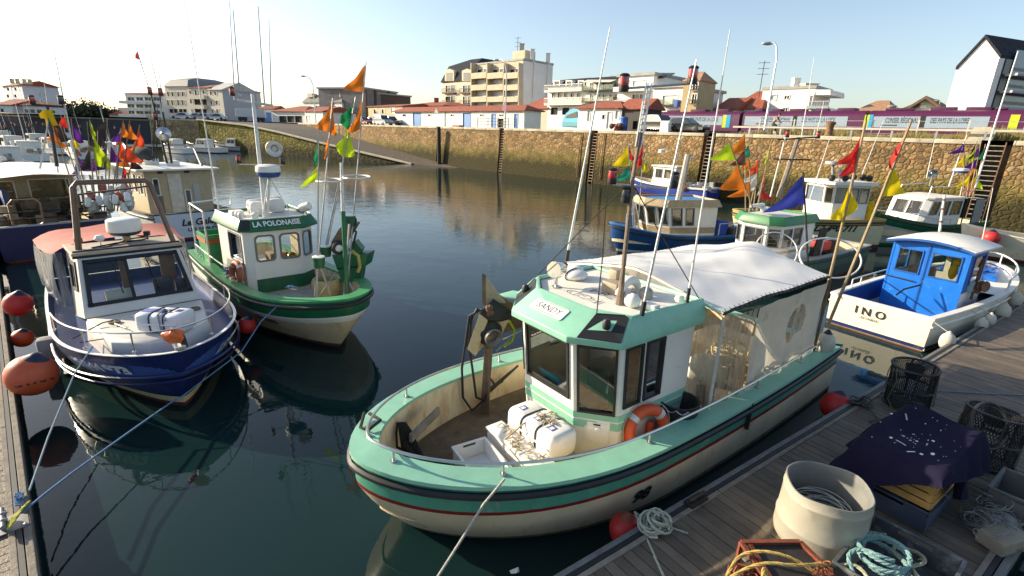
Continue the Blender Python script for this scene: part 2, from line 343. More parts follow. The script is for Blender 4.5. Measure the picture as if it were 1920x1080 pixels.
# ground sheet: everything behind the quay line
RT = P(773, 308, 0)
def edge_pt(x, yb, yt): b = P(x, yb, 0); return V((b.x, b.y, PY(x, yt, b.y).z))
RE = [edge_pt(*q) for q in ((608, 295.5, 270), (526, 289.5, 249), (466, 285, 236))]
edge = [WA-WU*80, WA, WA+WU*60, WA+WU*112, V((-62, 101.5, 0)), V((-73, 103.6, 0)), V((-83, 103.1, 0)), V((-600, 112, 0))]
gp = [V((p.x, p.y, HW-.02)) + (WN*.05 if i < 4 else V((0, .05, 0))) for i, p in enumerate(edge)] + [V((-3000, 112, HW-.02)), V((-3000, 3000, HW-.02)), V((3000, 3000, HW-.02)), V((3000, -1500, HW-.02)), V((400, -1500, HW-.02))]
structure(MB().add(gp, [tuple(range(len(gp)))]).build('quay_ground', ASPH, smooth=False))
TW = Matrix.Translation(WA) @ Matrix((WU, -WN, (0, 0, 1))).transposed().to_4x4()   # local x along the wall, y towards the basin
RN = random.Random(3)
def wall_run(t0, t1, zt=HW-.28, batter=.4):
    n = max(2, int((t1-t0)/1.2)); mb = MB(TW)
    mb.grid(lambda u, v: (lerp(t0, t1, u), lerp(batter, 0, v)+.03*sin(lerp(t0, t1, u)*1.7+v*9), lerp(-1.5, zt, v)), n, 7)
    return mb
ladt = [t for t in (9.2-13.2, 20.9, 37.2, 47.2, 59.8)]
def wall_t(x): p = W(x, 300, 0); return (p-WA).dot(WU)
lad_px = [(1860, .75), (1325, .55), (1111, .5), (940, .42), (824, .45)]
rec = sorted([(wall_t(x), w) for x, w in lad_px])
qw = thing('quay_wall', 'long tan rubble stone quay wall with weed stained foot behind the moored boats', 'wall', WA, atan2(WU.y, WU.x)); MW[qw.name] = MW[qw.name]
mbw = MB(TW); cur = -50.
for t, w in rec+[(112., 0)]:
    n = max(2, int((t-w-cur)/1.2)); a, b_ = cur, t-w
    mbw.grid(lambda u, v: (lerp(a, b_, u), lerp(.4, 0, v), lerp(-1.5, HW-.28, v)), n, 6)
    if w:
        for e in (t-w, t+w): mbw.quad((e, .4, -1.5), (e, 0, HW-.28), (e, -.75, HW-.28), (e, -.75, -1.5))
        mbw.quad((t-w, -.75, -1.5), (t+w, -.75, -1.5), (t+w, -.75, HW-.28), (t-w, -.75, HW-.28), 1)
    cur = t+w
mbw.build('masonry', [STONE, M('dark_recess_stone', (.05, .04, .028), .85, var=.4, sc=3, bump=.5)], qw, smooth=False)  # recess backs take a darker tone than the wall face
mc = MB(TW); cur = -50.
for t, w in rec+[(112., 0)]:
    k = cur
    while k < t-w-.01:
        e = min(k+2.4, t-w); mc.box(((k+e)/2, -.42, HW-.14), (e-k-.02, 1.0+.02*RN.random(), .28)); k = e
    cur = t+w
mc.build('coping', CONC, qw, bev=.02)
for i, (x, w) in enumerate(lad_px):
    t = wall_t(x); th = thing('wall_ladder', ['steel ladder in the dark recess at the right end of the stone wall', 'dark ladder in wall recess behind the dan buoy flags', 'dark ladder in wall recess below the white kiosk', 'tall ladder in wall recess left of the turquoise kiosk', 'narrow ladder beside timber pile where the slipway ends'][i], 'ladder', TW @ V((t, 0, 0)), atan2(WU.y, WU.x), 'ladders set into the quay wall')
    m1 = MB(TW)
    for s_ in (-1, 1): m1.bar((t+s_*w*.55, .25, -1), (t+s_*w*.55, -.2, HW-.1), .06)
    m1.build('side_rail', RUSTY, th, smooth=False)
    for k in range(17):
        z = .2+k*.31; y = lerp(.25, -.2, (z+1)/(HW+.9)); MB(TW).bar((t-w*.55, y, z), (t+w*.55, y, z), .05).build('rung', M('weathered_rung', (.34, .30, .23), .7, .3, var=.3), th, smooth=False)
t = wall_t(829); tag(MB(TW).lathe([(.3, -1.5), (.28, 5.2), (.2, 5.35)], (t-.3, .75, 0), 10).build('timber_pile', M('tarred_timber', (.035, .028, .02), .9, var=.4, bump=.5), smooth=True), 'tarred round timber pile standing at the foot of the slipway wall', 'pile')
for i, x in enumerate((1131, 1088)):
    t = wall_t(x); tag(MB(TW).tube([(t, .1, 5.2), (t+.05, .25, 3), (t, .42, .5)], .05).build('mooring_chain', RUSTY), ['rusty chain hanging down the wall right of the kiosk ladder', 'rusty chain hanging down the wall left of the kiosk ladder'][i], 'chain')
# slipway
r_in0 = TW @ V((wall_t(868), .4, -.05)); r_in1 = TW @ V((104, .2, 4.9)); o0 = V((RT.x, RT.y, -.05)); OE = [o0]+RE+[V((-61.9, 101.4, 5.35))]; IE = [r_in0]+[r_in0.lerp(r_in1, k) for k in (.34, .62, .85)]+[TW @ V((112, .2, 5.3))]
mb = MB()
for a, b2, c, d in [(OE[i], OE[i+1], IE[i+1], IE[i]) for i in range(4)]: mb.grid(lambda u, v: a.lerp(b2, u).lerp(d.lerp(c, u), v), 10, 6)
structure(mb.build('slipway', M('slipway_cobbles', (.085, .066, .047), .9, var=.3, sc=1.6, bump=.8, bsc=9, dirt=.4, dcol=(.08, .065, .03))))
mb = MB()
for a, b2 in zip(OE, OE[1:]): mb.grid(lambda u, v: a.lerp(b2, u)*v + V((a.lerp(b2, u).x, a.lerp(b2, u).y, -1.2))*(1-v)+V((0, -.25*(1-v), .02)), 14, 5)
tag(mb.build('slipway_wall', stone_mat('weedy_slipway_stone', 1.2, (.26, .25, .05), (.10, .09, .03), True, 1.5, 2.6)), 'low weedy green wall along the outer edge of the slipway', 'wall')
tag(MB().loft([[p+V(q) for q in ((-.15, -.3, .02), (.2, .25, .02), (.2, .25, .22), (-.15, -.3, .22))] for p in OE], 0, True, False, True).build('slipway_kerb', CONC), 'pale stone kerb running down the edge of the slipway', 'kerb')
# far end of the basin
def flat_wall(name, a, b, z, mat, label, cap=None):
    th = thing(name, label, 'wall', ((a[0]+b[0])/2, (a[1]+b[1])/2, 0)); a = V((*a, 0)); b = V((*b, 0)); n = V((-(b-a).y, (b-a).x, 0)).normalized()*.6
    if n.y < 0: n = -n
    MB().prism([a+V((0, 0, -1)), b+V((0, 0, -1)), b+V((0, 0, z)), a+V((0, 0, z))], n).build('wall_face', mat, th, smooth=False)
    MB().prism([a-n*.15+V((0, 0, z)), b-n*.15+V((0, 0, z)), b-n*.15+V((0, 0, z+.3)), a-n*.15+V((0, 0, z+.3))], n*1.4).build('coping', cap or CONC, th, smooth=False)
flat_wall('far_quay_wall', (-73, 103.6), (-61.9, 101.4), 5.2, STONE_F, 'short pale stone wall at the head of the basin behind two motor cruisers')
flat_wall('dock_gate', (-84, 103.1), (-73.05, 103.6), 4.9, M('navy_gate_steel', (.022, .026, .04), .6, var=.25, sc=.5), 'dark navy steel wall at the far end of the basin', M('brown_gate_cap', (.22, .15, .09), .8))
flat_wall('far_side_wall', (-500, 110), (-84.05, 103.1), 4.9, M('dark_far_wall', (.06, .062, .07), .8, var=.3, sc=.3), 'long dark quay wall at the far left behind the crowded boats', M('far_wall_cap', (.30, .26, .2), .8))  # far wall in one plain dark grey

# ================= buildings =================
WIN_W = M('white_window_frame', (.72, .71, .68), .5); WIN_D = M('dark_window_frame', (.06, .055, .05), .5)
TILE = M('red_roof_tiles', (.28, .075, .04), .85, var=.3, sc=3, bump=.8, bsc=14, dirt=.3, dcol=(.14, .05, .035))
TILEP = M('pale_roof_tiles', (.36, .2, .11), .85, var=.3, sc=3, bump=.8, bsc=14)
SLATE = M('slate', (.04, .042, .05), .92, spec=.1, var=.25, sc=3, bump=.4, bsc=20)
REND = M('white_render', (.80, .78, .72), .85, var=.05, sc=.6, bump=.1, dirt=.12, dcol=(.5, .44, .36))
CREAM = M('cream_render', (.60, .52, .38), .85, var=.08, sc=.6, dirt=.2, dcol=(.4, .32, .22))
OCHRE = M('ochre_render', (.42, .32, .17), .85, var=.1, sc=.6, dirt=.2, dcol=(.28, .2, .12))
GREYR = M('grey_render', (.42, .41, .39), .85, var=.1, sc=.7, dirt=.3, dcol=(.25, .23, .2))
BLUED = M('blue_door_paint', (.10, .24, .52), .55, var=.1, sc=4, zs=.2)
SHUT = M('white_shutter', (.66, .66, .64), .6, var=.06)
class Fac:
    def __init__(s, xl, xr, yt, off=None, Y=None, zb=HW, dirn=None):
        if off is not None: l = W(xl, yt, off); r = W(xr, yt, off)
        else:
            Yl, Yr = Y if isinstance(Y, tuple) else (Y, Y); l = PY(xl, yt, Yl); r = PY(xr, yt, Yr)
        s.zt = (l.z+r.z)/2 if off is None else W((xl+xr)/2, yt, off).z
        s.bl = V((l.x, l.y, zb)); s.br = V((r.x, r.y, zb)); s.h = s.zt-zb; s.zb = zb
        s.ux = (s.br-s.bl).normalized(); s.len = (s.br-s.bl).length; s.n = s.ux.cross(V((0, 0, 1)))
        s.q = (s.bl, s.br, s.br+V((0, 0, s.h)), s.bl+V((0, 0, s.h)))
    def at(s, x, y, out=0.):
        d = ray(x, y); c = V((0, 0, CAM_H)); k = (s.bl-c).dot(s.n)/d.dot(s.n); return c+d*k+s.n*out
    def uv(s, x, y): p = s.at(x, y); return ((p-s.bl).dot(s.ux)/s.len, (p.z-s.zb)/s.h)
    def rect(s, r):
        u0, v0 = s.uv(r[0], r[3]); u1, v1 = s.uv(r[1], r[2]); c = lambda a: min(.997, max(.003, a))
        return (c(u0), c(u1), c(v0), c(v1))
    def pl(s, u, z, out=0.): return s.bl+s.ux*(u*s.len)+V((0, 0, z-s.zb))+s.n*out
def building(name, label, f, depth, wall, wins=(), cat='building', fm=None, gm=None, side=None, roof='flat', rh=1.2, rmat=None, over=.3, fw=.09, sidewins=()):
    mid = f.pl(.5, f.zb, -depth/2); b = thing(name, label, cat, mid, atan2(f.ux.y, f.ux.x)); bk = -f.n*depth
    ws = [f.rect(r[:4]) for r in wins]; mb = MB(); panel(mb, f.q, ws, .25, 0, False)
    q2 = (f.br, f.br+bk, f.br+bk+V((0, 0, f.h)), f.q[2]); sw = list(sidewins)
    panel(mb, q2, sw, .25, 1, False)
    mb.quad(f.bl+bk, f.bl, f.q[3], f.q[3]+bk, 1); mb.quad(f.br+bk, f.bl+bk, f.bl+bk+V((0, 0, f.h)), f.br+bk+V((0, 0, f.h)), 1)
    mb.build('walls', [wall, side or wall], b, smooth=False)
    for r, w in zip(wins, ws):
        g = r[4] if len(r) > 4 else None
        if g == 'shut': window(f.q, w, b, fm or WIN_W, SHUT, fw, .03, .08)
        elif g == 'door': window(f.q, w, b, BLUED, BLUED, fw, .03, .06, name='door')
        elif g == 'wdoor': window(f.q, w, b, WIN_W, SHUT, fw, .03, .06, name='door')
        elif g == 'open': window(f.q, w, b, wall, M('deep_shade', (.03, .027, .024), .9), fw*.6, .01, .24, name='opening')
        else: window(f.q, w, b, fm or WIN_W, gm or GLASSD, fw, .03, .16, muntin=(('v', .5),) if (r[1]-r[0]) > 7 else ())
    for w in sw: window(q2, w, b, fm or WIN_W, gm or GLASSD, fw, .03, .16)
    rm = rmat or CONCG; e = over; top = [f.pl(0, f.zt)-f.ux*e+f.n*e, f.pl(1, f.zt)+f.ux*e+f.n*e, f.pl(1, f.zt)+f.ux*e+bk-f.n*e, f.pl(0, f.zt)-f.ux*e+bk-f.n*e]
    R = MB(); Z = V((0, 0, 1))
    if roof == 'flat': R.prism([p+Z*.02 for p in top], Z*.35)
    elif roof in ('hip', 'gable'):
        m0 = (top[0]+top[3])/2+Z*rh; m1 = (top[1]+top[2])/2+Z*rh; ins = min(depth/2, f.len*.4) if roof == 'hip' else 0
        m0 += f.ux*ins; m1 -= f.ux*ins
        R.add(top+[m0, m1], [(0, 1, 5, 4), (2, 3, 4, 5), (1, 2, 5), (3, 0, 4), (3, 2, 1, 0)])
        a = [p-Z*.12 for p in top]; R.add([*top, *a], [(0, 4, 5, 1), (1, 5, 6, 2), (2, 6, 7, 3), (3, 7, 4, 0)])
    elif roof == 'mansard':
        i1 = 1.1; up = [f.pl(0, f.zt)+f.ux*i1-f.n*i1+Z*rh, f.pl(1, f.zt)-f.ux*i1-f.n*i1+Z*rh, f.pl(1, f.zt)-f.ux*i1+bk+f.n*i1+Z*rh, f.pl(0, f.zt)+f.ux*i1+bk+f.n*i1+Z*rh]
        cz = [lerp(p, (up[0]+up[2])/2, .6)+Z*rh*.5 for p in up]
        R.loft([[p+Z*.02 for p in top], up, cz], 0, True, False, True)
    R.build('roof', rm, b, smooth=False)
    return b
def chimney(b, p, w=.7, h=1.6, mat=None): return MB().box(V(p)+V((0, 0, h/2)), (w, w, h)).box(V(p)+V((0, 0, h+.06)), (w*1.15, w*1.15, .12)).build('chimney', mat or CONC, b, smooth=False)
def balc(b, f, x0, x1, y0, y1, out, mat, name='balcony', solid=True, slab=True):
    mb = MB(); p0 = f.at(x0, y1); p1 = f.at(x1, y1); z0 = p0.z; z1 = f.at(x0, y0).z; a = f.n*out
    p0.z = p1.z = z0; up = V((0, 0, z1-z0))
    if solid:
        mb.prism([p0+a, p1+a, p1+a+up, p0+a+up], -f.n*.15)
        mb.prism([p0, p0+a*.98, p0+a*.98+up, p0+up], f.ux*.15); mb.prism([p1, p1+a*.98, p1+a*.98+up, p1+up], -f.ux*.15)
    else:
        n = max(3, int((p1-p0).length/.28)); mb.bar(p0+a+up, p1+a+up, .09); mb.bar(p0+a+V((0, 0, .06)), p1+a+V((0, 0, .06)), .1)
        for i in range(n+1):
            q = p0.lerp(p1, i/n)+a; mb.bar(q, q+up, .11 if name == 'balustrade' else .04)
    if slab: mb.prism([p0, p0+a, p1+a, p1], V((0, 0, -.18)))
    return mb.build(name, mat, b, smooth=False)

# long white shed with blue doors
f = Fac(740, 984, 207.5, off=8)
sh = building('quay_shed', 'long white shed with blue doors and a low red tiled roof on the quay', f, 3.4, REND,
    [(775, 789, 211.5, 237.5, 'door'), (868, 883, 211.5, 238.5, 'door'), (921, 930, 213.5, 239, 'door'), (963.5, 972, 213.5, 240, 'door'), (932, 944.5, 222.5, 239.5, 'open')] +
    [(a, b_, 213.8, 218.6) for a, b_ in ((754.5, 761), (802.5, 809), (844.5, 852), (899.5, 907.5), (935.5, 944))], roof='hip', rh=.8, rmat=TILE, over=.45, fw=.06)
mb = MB()
for x in (834, 1000): mb.bar(f.at(x if x < 900 else 983, 238, .1), f.at(x if x < 900 else 983, 209, .1), .1)
mb.build('drainpipe', SHUT, sh)
th = thing('railing', 'dark steel handrail on the quay edge in front of the shed', 'railing', W(930, 238, 1.2))
mb = MB(); g = Fac(895, 968, 222, off=1.0)
for y in (222, 227.5, 233): mb.bar(g.at(895, y), g.at(968, y+1), .06)
for x in (895.5, 915, 935, 953, 968): mb.bar(g.at(x, 221.5), V((g.at(x, 240).x, g.at(x, 240).y, HW)), .07)
mb.build('rail_frame', DARKM, th, smooth=False)
# slate mansard apartment block
f = Fac(829, 892, 152.5, off=30)
b = building('mansard_building', 'cream apartment block with dark slate mansard roof beside the balconied flats', f, 16, CREAM,
    [(x0, x1, y0, y1) for y0, y1 in ((158, 174.5), (179, 197)) for x0, x1 in ((835, 855), (867.5, 886))], roof='mansard', rh=3.5, rmat=SLATE, over=.3, fw=.12)
for y0, y1 in ((167, 174.5), (189, 196.5)):
    for x0, x1 in ((833, 856), (865, 887)): balc(b, f, x0, x1, y0, y1, .7, DARKM, 'balcony_rail', False)
mb = MB(); mg = MB()
for x0, x1 in ((836, 853), (868, 887)):
    p = [f.at(x0, 152, .3), f.at(x1, 152, .3), f.at(x1, 133, .3), f.at(x0, 133, .3)]
    mb.prism([p[0], p[1], p[2], f.at((x0+x1)/2, 129, .3), p[3]], -f.n*3); mg.prism([f.at(x0+3, 151, .31), f.at(x1-3, 151, .31), f.at(x1-3, 136.5, .31), f.at(x0+3, 136.5, .31)], f.n*.04)
dm = mb.build('dormer', CREAM, b, smooth=False); mg.build('dormer_window', GLASSD, dm, smooth=False)
# balconied flats
f = Fac(891, 981, 118, off=28)
rows = ((127.5, 138.5), (148.5, 159.5), (170, 181.5), (192, 200))
wl = [(x0, x1, y0, y1, k) for (y0, y1), ks in zip(rows, (('', '', ''), ('shut', 'shut', 'shut'), ('shut', 'shut', 'shut'), ('shut', 'shut', 'shut'))) for (x0, x1), k in zip(((895, 919), (924, 950), (956, 977)), ks)]
b = building('balcony_flats', 'cream five storey block of flats with solid balcony fronts and a bare white end wall', f, 8.5, M('sand_concrete', (.55, .46, .32), .85, var=.12, sc=.8, dirt=.25, dcol=(.36, .28, .18)), wl, side=REND, roof='flat', rh=1, over=.1, fw=.1)
for y0, y1 in ((138.5, 147.5), (160.5, 169), (182.5, 190.5)):
    for x0, x1 in ((892, 921), (922, 952), (953, 980)): balc(b, f, x0+.3, x1-.3, y0, y1, 1.3, MATS['sand_concrete'])
mb = MB()
for x in (891.6, 921.5, 952.5, 980.5): mb.prism([f.at(x-.7, 199), f.at(x+.7, 199), f.at(x+.7, 119), f.at(x-.7, 119)], f.n*1.25)
mb.build('party_fins', MATS['sand_concrete'], b, smooth=False)
q = f.at(955, 112, -4); MB().box((q.x, q.y, f.zt+1.2), (3.4, 3, 2.2), RZ(atan2(f.ux.y, f.ux.x))).build('lift_housing', MATS['sand_concrete'], b, smooth=False)
chimney(b, V((f.at(951, 100, -4).x, f.at(951, 100, -5).y, f.zt+2.4)), .9, 1.4); chimney(b, f.br-f.n*3+V((-.4, 0, f.h)), .8, 2.2, REND); chimney(b, f.br-f.n*7.5+V((-.4, 0, f.h)), .8, 2, REND)
mb = MB(); q = f.br-f.n*6
for k in (3, 7): q = f.br-f.n*k+V((.12, -.1, 0)); mb.bar(q, q+V((0, 0, f.h)), .35)
mb.build('flue', REND, b, smooth=False)
def antenna(p, h=3., label='thin tv aerial on the roof of the balconied flats'):
    th = thing('tv_aerial', label, 'aerial', p); mb = MB(); p = V(p); mb.tube([p, p+V((0, 0, h))], .05, 5)
    for k in (.95, .8, .65): mb.bar(p+V((-.6, .3, h*k)), p+V((.6, -.3, h*k)), .05)
    mb.build('aerial_rods', DARKM, th, smooth=False)
antenna(V((f.at(943, 100, -4).x, f.at(943, 100, -4).y, f.zt)), 5.2)
# small red roofed houses between
f = Fac(980, 1027, 203, off=20)
building('red_roof_house', 'small beige house with red tiled roof right of the balconied flats', f, 10, CREAM, [(1007, 1013, 205, 217), (1004, 1012, 226, 238)], roof='hip', rh=2.6, rmat=TILE)
f = Fac(690, 755, 199, off=16); building('beige_annex', 'low beige house with shallow red roof behind parked cars', f, 10, M('beige_render', (.46, .40, .25), .85, var=.1), [(701, 707, 204, 214), (716, 722, 204, 214), (733, 741, 201, 213, 'shut')], roof='gable', rh=.7, rmat=TILE)
f = Fac(748, 832, 198, off=22); b = building('tiled_house', 'wide low house with red tiled roof behind the left end of the white shed', f, 11, CREAM, [], roof='hip', rh=1.1, rmat=TILE); chimney(b, f.at(784, 196, -5)+V((0, 0, .3)), .9, 1.3, TILE)
# white balcony hotel
f = Fac(1028, 1100, 161, off=20)
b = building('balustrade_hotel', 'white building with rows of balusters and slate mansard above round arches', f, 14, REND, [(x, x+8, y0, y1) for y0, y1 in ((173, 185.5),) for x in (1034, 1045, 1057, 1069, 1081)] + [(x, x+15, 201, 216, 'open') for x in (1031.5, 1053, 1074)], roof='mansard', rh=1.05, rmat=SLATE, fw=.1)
for y0, y1 in ((161.5, 172), (185.5, 196)): balc(b, f, 1028.5, 1099.5, y0, y1, 1.1, REND, 'balustrade', False)
mb = MB(); mg = MB()
for x in (1040, 1063, 1086):
    mb.prism([f.at(x, 161, .32), f.at(x+12, 161, .32), f.at(x+12, 151, .32), f.at(x, 151, .32)], -f.n*2.4); mg.prism([f.at(x+2, 161, .33), f.at(x+10, 161, .33), f.at(x+10, 153, .33), f.at(x+2, 153, .33)], f.n*.03)
dm = mb.build('dormer', REND, b, smooth=False); mg.build('dormer_window', GLASSD, dm, smooth=False)
f = Fac(1100, 1161, 150, off=19.7)
b = building('terrace_hotel', 'white building with glass balconies and a pale awning right of the balustrade hotel', f, 14, REND, [(x, x+9, y0, y1) for y0, y1 in ((154, 169), (176, 190)) for x in (1105, 1117, 1129, 1141, 1151)], rmat=SLATE, fw=.1)
balc(b, f, 1101, 1160, 162, 170, 1.4, GLASS, 'glass_balcony'); balc(b, f, 1101, 1160, 184, 191, 1.4, GLASS, 'glass_balcony')
MB().prism([f.at(1104, 150, .1), f.at(1158, 150, .1), f.at(1158, 149, .1), f.at(1104, 149, .1)], f.n*.02).quad(f.at(1104, 149, .1), f.at(1158, 149, .1), f.at(1158, 156, 1.8), f.at(1104, 156, 1.8)).build('awning', M('pale_awning', (.62, .58, .5), .8), b, smooth=False)
q = f.at(1113, 143, -5); MB().add([q+V(a) for a in ((-1.3, 0, -.6), (1.3, 0, -.6), (1.3, 2, -.6), (-1.3, 2, -.6), (-1.3, 0, .1), (1.3, 0, .1), (1.3, 2, .1), (-1.3, 2, .1), (0, 1, .75))], [(0, 1, 5, 4), (1, 2, 6, 5), (2, 3, 7, 6), (3, 0, 4, 7), (4, 5, 8), (5, 6, 8), (6, 7, 8), (7, 4, 8)]).build('roof_lantern', REND, b, smooth=False)
f = Fac(1161, 1226, 143, off=19)
b = building('stepped_flats', 'white flats with deep dark balconies and solar panels on the roof', f, 15, REND, [(1184, 1214, 175.5, 189, ''), (1166, 1180, 150, 164, 'shut'), (1185, 1212, 149, 165, 'shut')], fw=.1)
balc(b, f, 1161.5, 1225.5, 165, 171, 1.6, REND); balc(b, f, 1162, 1225.5, 189, 195, 1.6, GREYR)
mb = MB()
for x in (1201, 1219): mb.prism([f.at(x, 146, -1), f.at(x+17, 146, -1), f.at(x+18, 133, -4), f.at(x+1, 133, -4)], V((0, 0, .15)))
mb.build('solar_panel', M('solar_cells', (.02, .022, .035), .25, var=.3), b, smooth=False)
f = Fac(1226, 1283, 165, off=16)
b = building('white_villa', 'small white house with one shuttered window and a blue balcony panel', f, 11, REND, [(1240, 1272, 177, 198, 'shut')], fw=.1)
balc(b, f, 1238, 1268, 187, 197, .8, GLASS, 'glass_balcony'); balc(b, f, 1268.5, 1275, 188, 201, .8, M('cobalt_panel', (.05, .1, .42), .5), 'side_panel', True, False)
f = Fac(1283, 1312, 150, off=14)
b = building('ochre_tower_house', 'narrow three storey ochre house with two white windows and a tiled roof', f, 4.2, OCHRE, [(1297, 1311, 153, 170), (1295, 1309, 175, 196)], roof='hip', rh=1.1, rmat=TILEP, over=.15)
for y0, y1 in ((163, 170), (188, 196)): balc(b, f, 1294, 1311.5, y0, y1, .3, DARKM, 'balcony_rail', False, False)
# quay kiosk, dark garage
f = Fac(1085, 1166, 201.5, off=4.5)
b = building('harbour_kiosk', 'low white kiosk with red tiled roof standing at the quay edge', f, 4, REND, [(1100, 1108, 207, 228, 'shut'), (1136, 1149, 209, 242, 'wdoor'), (1152.5, 1163, 207, 224, 'shut'), (1128, 1135, 214, 224.5, '')], roof='hip', rh=.8, rmat=TILE, over=.4, fw=.06)
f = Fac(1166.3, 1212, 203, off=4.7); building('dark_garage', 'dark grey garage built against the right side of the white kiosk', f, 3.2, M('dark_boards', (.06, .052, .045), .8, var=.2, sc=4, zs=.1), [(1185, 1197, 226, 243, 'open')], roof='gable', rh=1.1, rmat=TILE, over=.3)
# turquoise curved kiosk
f = Fac(1053, 1084, 202, off=7); th = thing('turquoise_kiosk', 'turquoise curved kiosk with glazed front left of the white kiosk', 'kiosk', f.pl(.5, HW)); bk = -f.n*3.2
prof = [f.at(1053, 238)]+[f.at(1053+31*(1-cos(a)), 236-34*sin(a)) for a in [pi/2*i/8 for i in range(1, 9)]]+[f.at(1084.5, 202), f.at(1084.5, 238)]
for p in prof: p.z = max(p.z, HW)
MB().prism(prof, bk).build('shell', M('turquoise_paint', (.10, .42, .60), .4, var=.08), th, smooth=False)
MB().prism([f.at(x, y, .03) for x, y in ((1064, 216), (1082, 209), (1083, 220), (1060, 221))], f.n*.03).build('window', GLASSD, th, smooth=False)
MB().prism([f.at(x, y, .03) for x, y in ((1055, 237), (1083, 237), (1083, 229), (1056, 229))], f.n*.03).build('lower_glazing', M('teal_glass', (.12, .35, .42), .15), th, smooth=False)
# right hand houses
f = Fac(1343, 1378, 204, off=22); building('tiled_cottage', 'low cottage with red roof directly right of the ochre house', f, 8, CREAM, [], roof='gable', rh=1.6, rmat=TILE)
f = Fac(1372, 1426, 203, off=24); b = building('pyramid_roof_house', 'small cream house with pyramid red roof beside the cubic white house', f, 9, REND, [(1392, 1396, 204, 212)], roof='hip', rh=2.4, rmat=TILE); chimney(b, f.at(1414, 199, -4), .6, 2.2, DARKM)
f = Fac(1431, 1529, 167.5, off=26)
b = building('cubic_house', 'cubic white house with flat roof and an open corner balcony', f, 6.5, REND, [(1443, 1458, 177, 189, 'shut'), (1469, 1482, 178, 187), (1514, 1528, 178, 201, 'shut'), (1466, 1479, 201, 210, '')], over=.1, fw=.1)
balc(b, f, 1514, 1555, 191, 201, .6, STEEL, 'balcony_rail', False)
MB().prism([f.at(1529.2, 168), f.at(1557, 168), f.at(1557, 178), f.at(1529.2, 178)], -f.n*6).build('roof_slab', REND, b, smooth=False); MB().prism([f.at(1529.2, 202), f.at(1555, 202), f.at(1555, 212), f.at(1529.2, 212)], -f.n*6).build('balcony_base', REND, b, smooth=False)
chimney(b, f.at(1463, 167, -5), .8, 1.6, REND); chimney(b, f.at(1489, 167, -5), 1.6, .9, CREAM)
antenna(V((f.at(1425.5, 165).x, f.at(1425.5, 165).y, f.zt-1)), 4.5, 'tv aerial at the left corner of the cubic white house'); 
f = Fac(1600, 1664, 211, off=26); building('low_tiled_house', 'low house with pale tiled roof showing just above the train', f, 10, CREAM, [], roof='hip', rh=1.6, rmat=TILEP)
# gabled house
f = Fac(1703, 1762, 209, off=22); th = thing('gabled_house', 'pale green gabled house with brown roof and white eaves', 'building', f.pl(.5, HW, -5)); bk = -f.n*11; pk = f.at(1737, 186)
MB().prism([f.bl, f.br, f.q[2], pk, f.q[3]], bk).build('walls', M('pale_green_render', (.52, .54, .38), .85), th, smooth=False)
mb = MB(); e = f.ux*.7
for a, b_ in ((f.q[3]-e-V((0, 0, .4)), pk), (pk, f.q[2]+e-V((0, 0, .4)))): mb.prism([a+f.n*.6, b_+f.n*.6, b_+f.n*.6+V((0, 0, .3)), a+f.n*.6+V((0, 0, .3))], bk*1.1)
mb.build('roof', M('brown_roof', (.12, .075, .05), .85, var=.25), th, smooth=False)
MB().prism([f.at(x, y, .02) for x, y in ((1725, 203), (1737, 203), (1737, 197.5), (1725, 197.5))], f.n*.05).build('attic_window', WIN_W, th, smooth=False)
l1 = Fac(1672, 1703, 213, off=21); MB().prism([l1.bl, l1.br, l1.q[2], l1.q[3]], bk*.6).build('side_wing', REND, th, smooth=False)
mb = MB(); mb.prism([l1.q[3]-f.ux*.3, l1.q[2], f.at(1735, 189, -.3), f.at(1722, 190, -.3)], bk*.5); mb.build('wing_roof', MATS['brown_roof'], th, smooth=False)
# tall white gable at the right edge: gable faces left
gy = 17.; g0 = W(1772, 214, gy); 
f2 = Fac(1700, 1788, 214, off=gy)   # plane helper only
pts = [(1772, 222), (1793, 131), (1848, 72), (1877, 110), (1846, 222)]
gl = [W(1772, 222, 16)]; gl[0].z = HW
def gp_(x, y, Y0, slope):           # plane of the gable, facing the sun
    n = V((-.80, -.60, 0)); o = W(1772, 214, 16); d = ray(x, y); c = V((0, 0, CAM_H)); return c+d*((o-c).dot(n)/d.dot(n))
G = [gp_(x, y, 0, 0) for x, y in pts]; G[0].z = HW; G[-1].z = HW; G[0].x, G[0].y = G[1].x, G[1].y; G[-1].x, G[-1].y = G[-2].x, G[-2].y
gn = V((-.80, -.60, 0)); gx = V((.60, -.80, 0)); th = thing('white_gable_block', 'tall modern block with blank white gable and black roof at the right edge', 'building', (G[0]+G[-1])/2)
dv = V((.93, .36, 0)).normalized()*24
MB().prism(G, dv).build('walls', REND, th, smooth=False)
mb = MB(); k = V((0, 0, .05))
for a, b_ in ((G[1], G[2]), (G[2], G[3])):
    nn = V((0, 0, .3)); mb.prism([a-dv*.006+nn*.1, b_-dv*.006+nn*.1, b_-dv*.006+nn, a-dv*.006+nn], dv*1.01)
mb.build('roof', SLATE, th, smooth=False)
fr_n = (G[-1]-G[-2]).cross(dv).normalized()
if fr_n.y > 0: fr_n = -fr_n
dz = V((0, 0, 1)); A0 = G[-1]; hgt = G[-2].z-HW
mb = MB(); mb.prism([A0+fr_n*.06+dv*.02, A0+dv+fr_n*.06, A0+dv+fr_n*.06+dz*hgt, A0+dv*.02+fr_n*.06+dz*hgt], fr_n*.1); mb.build('shaded_facade', M('shaded_facade_tone', (.04, .042, .05), .35, var=.3, sc=.5), th, smooth=False)  # street front coloured near black to hold its shade
mb = MB()
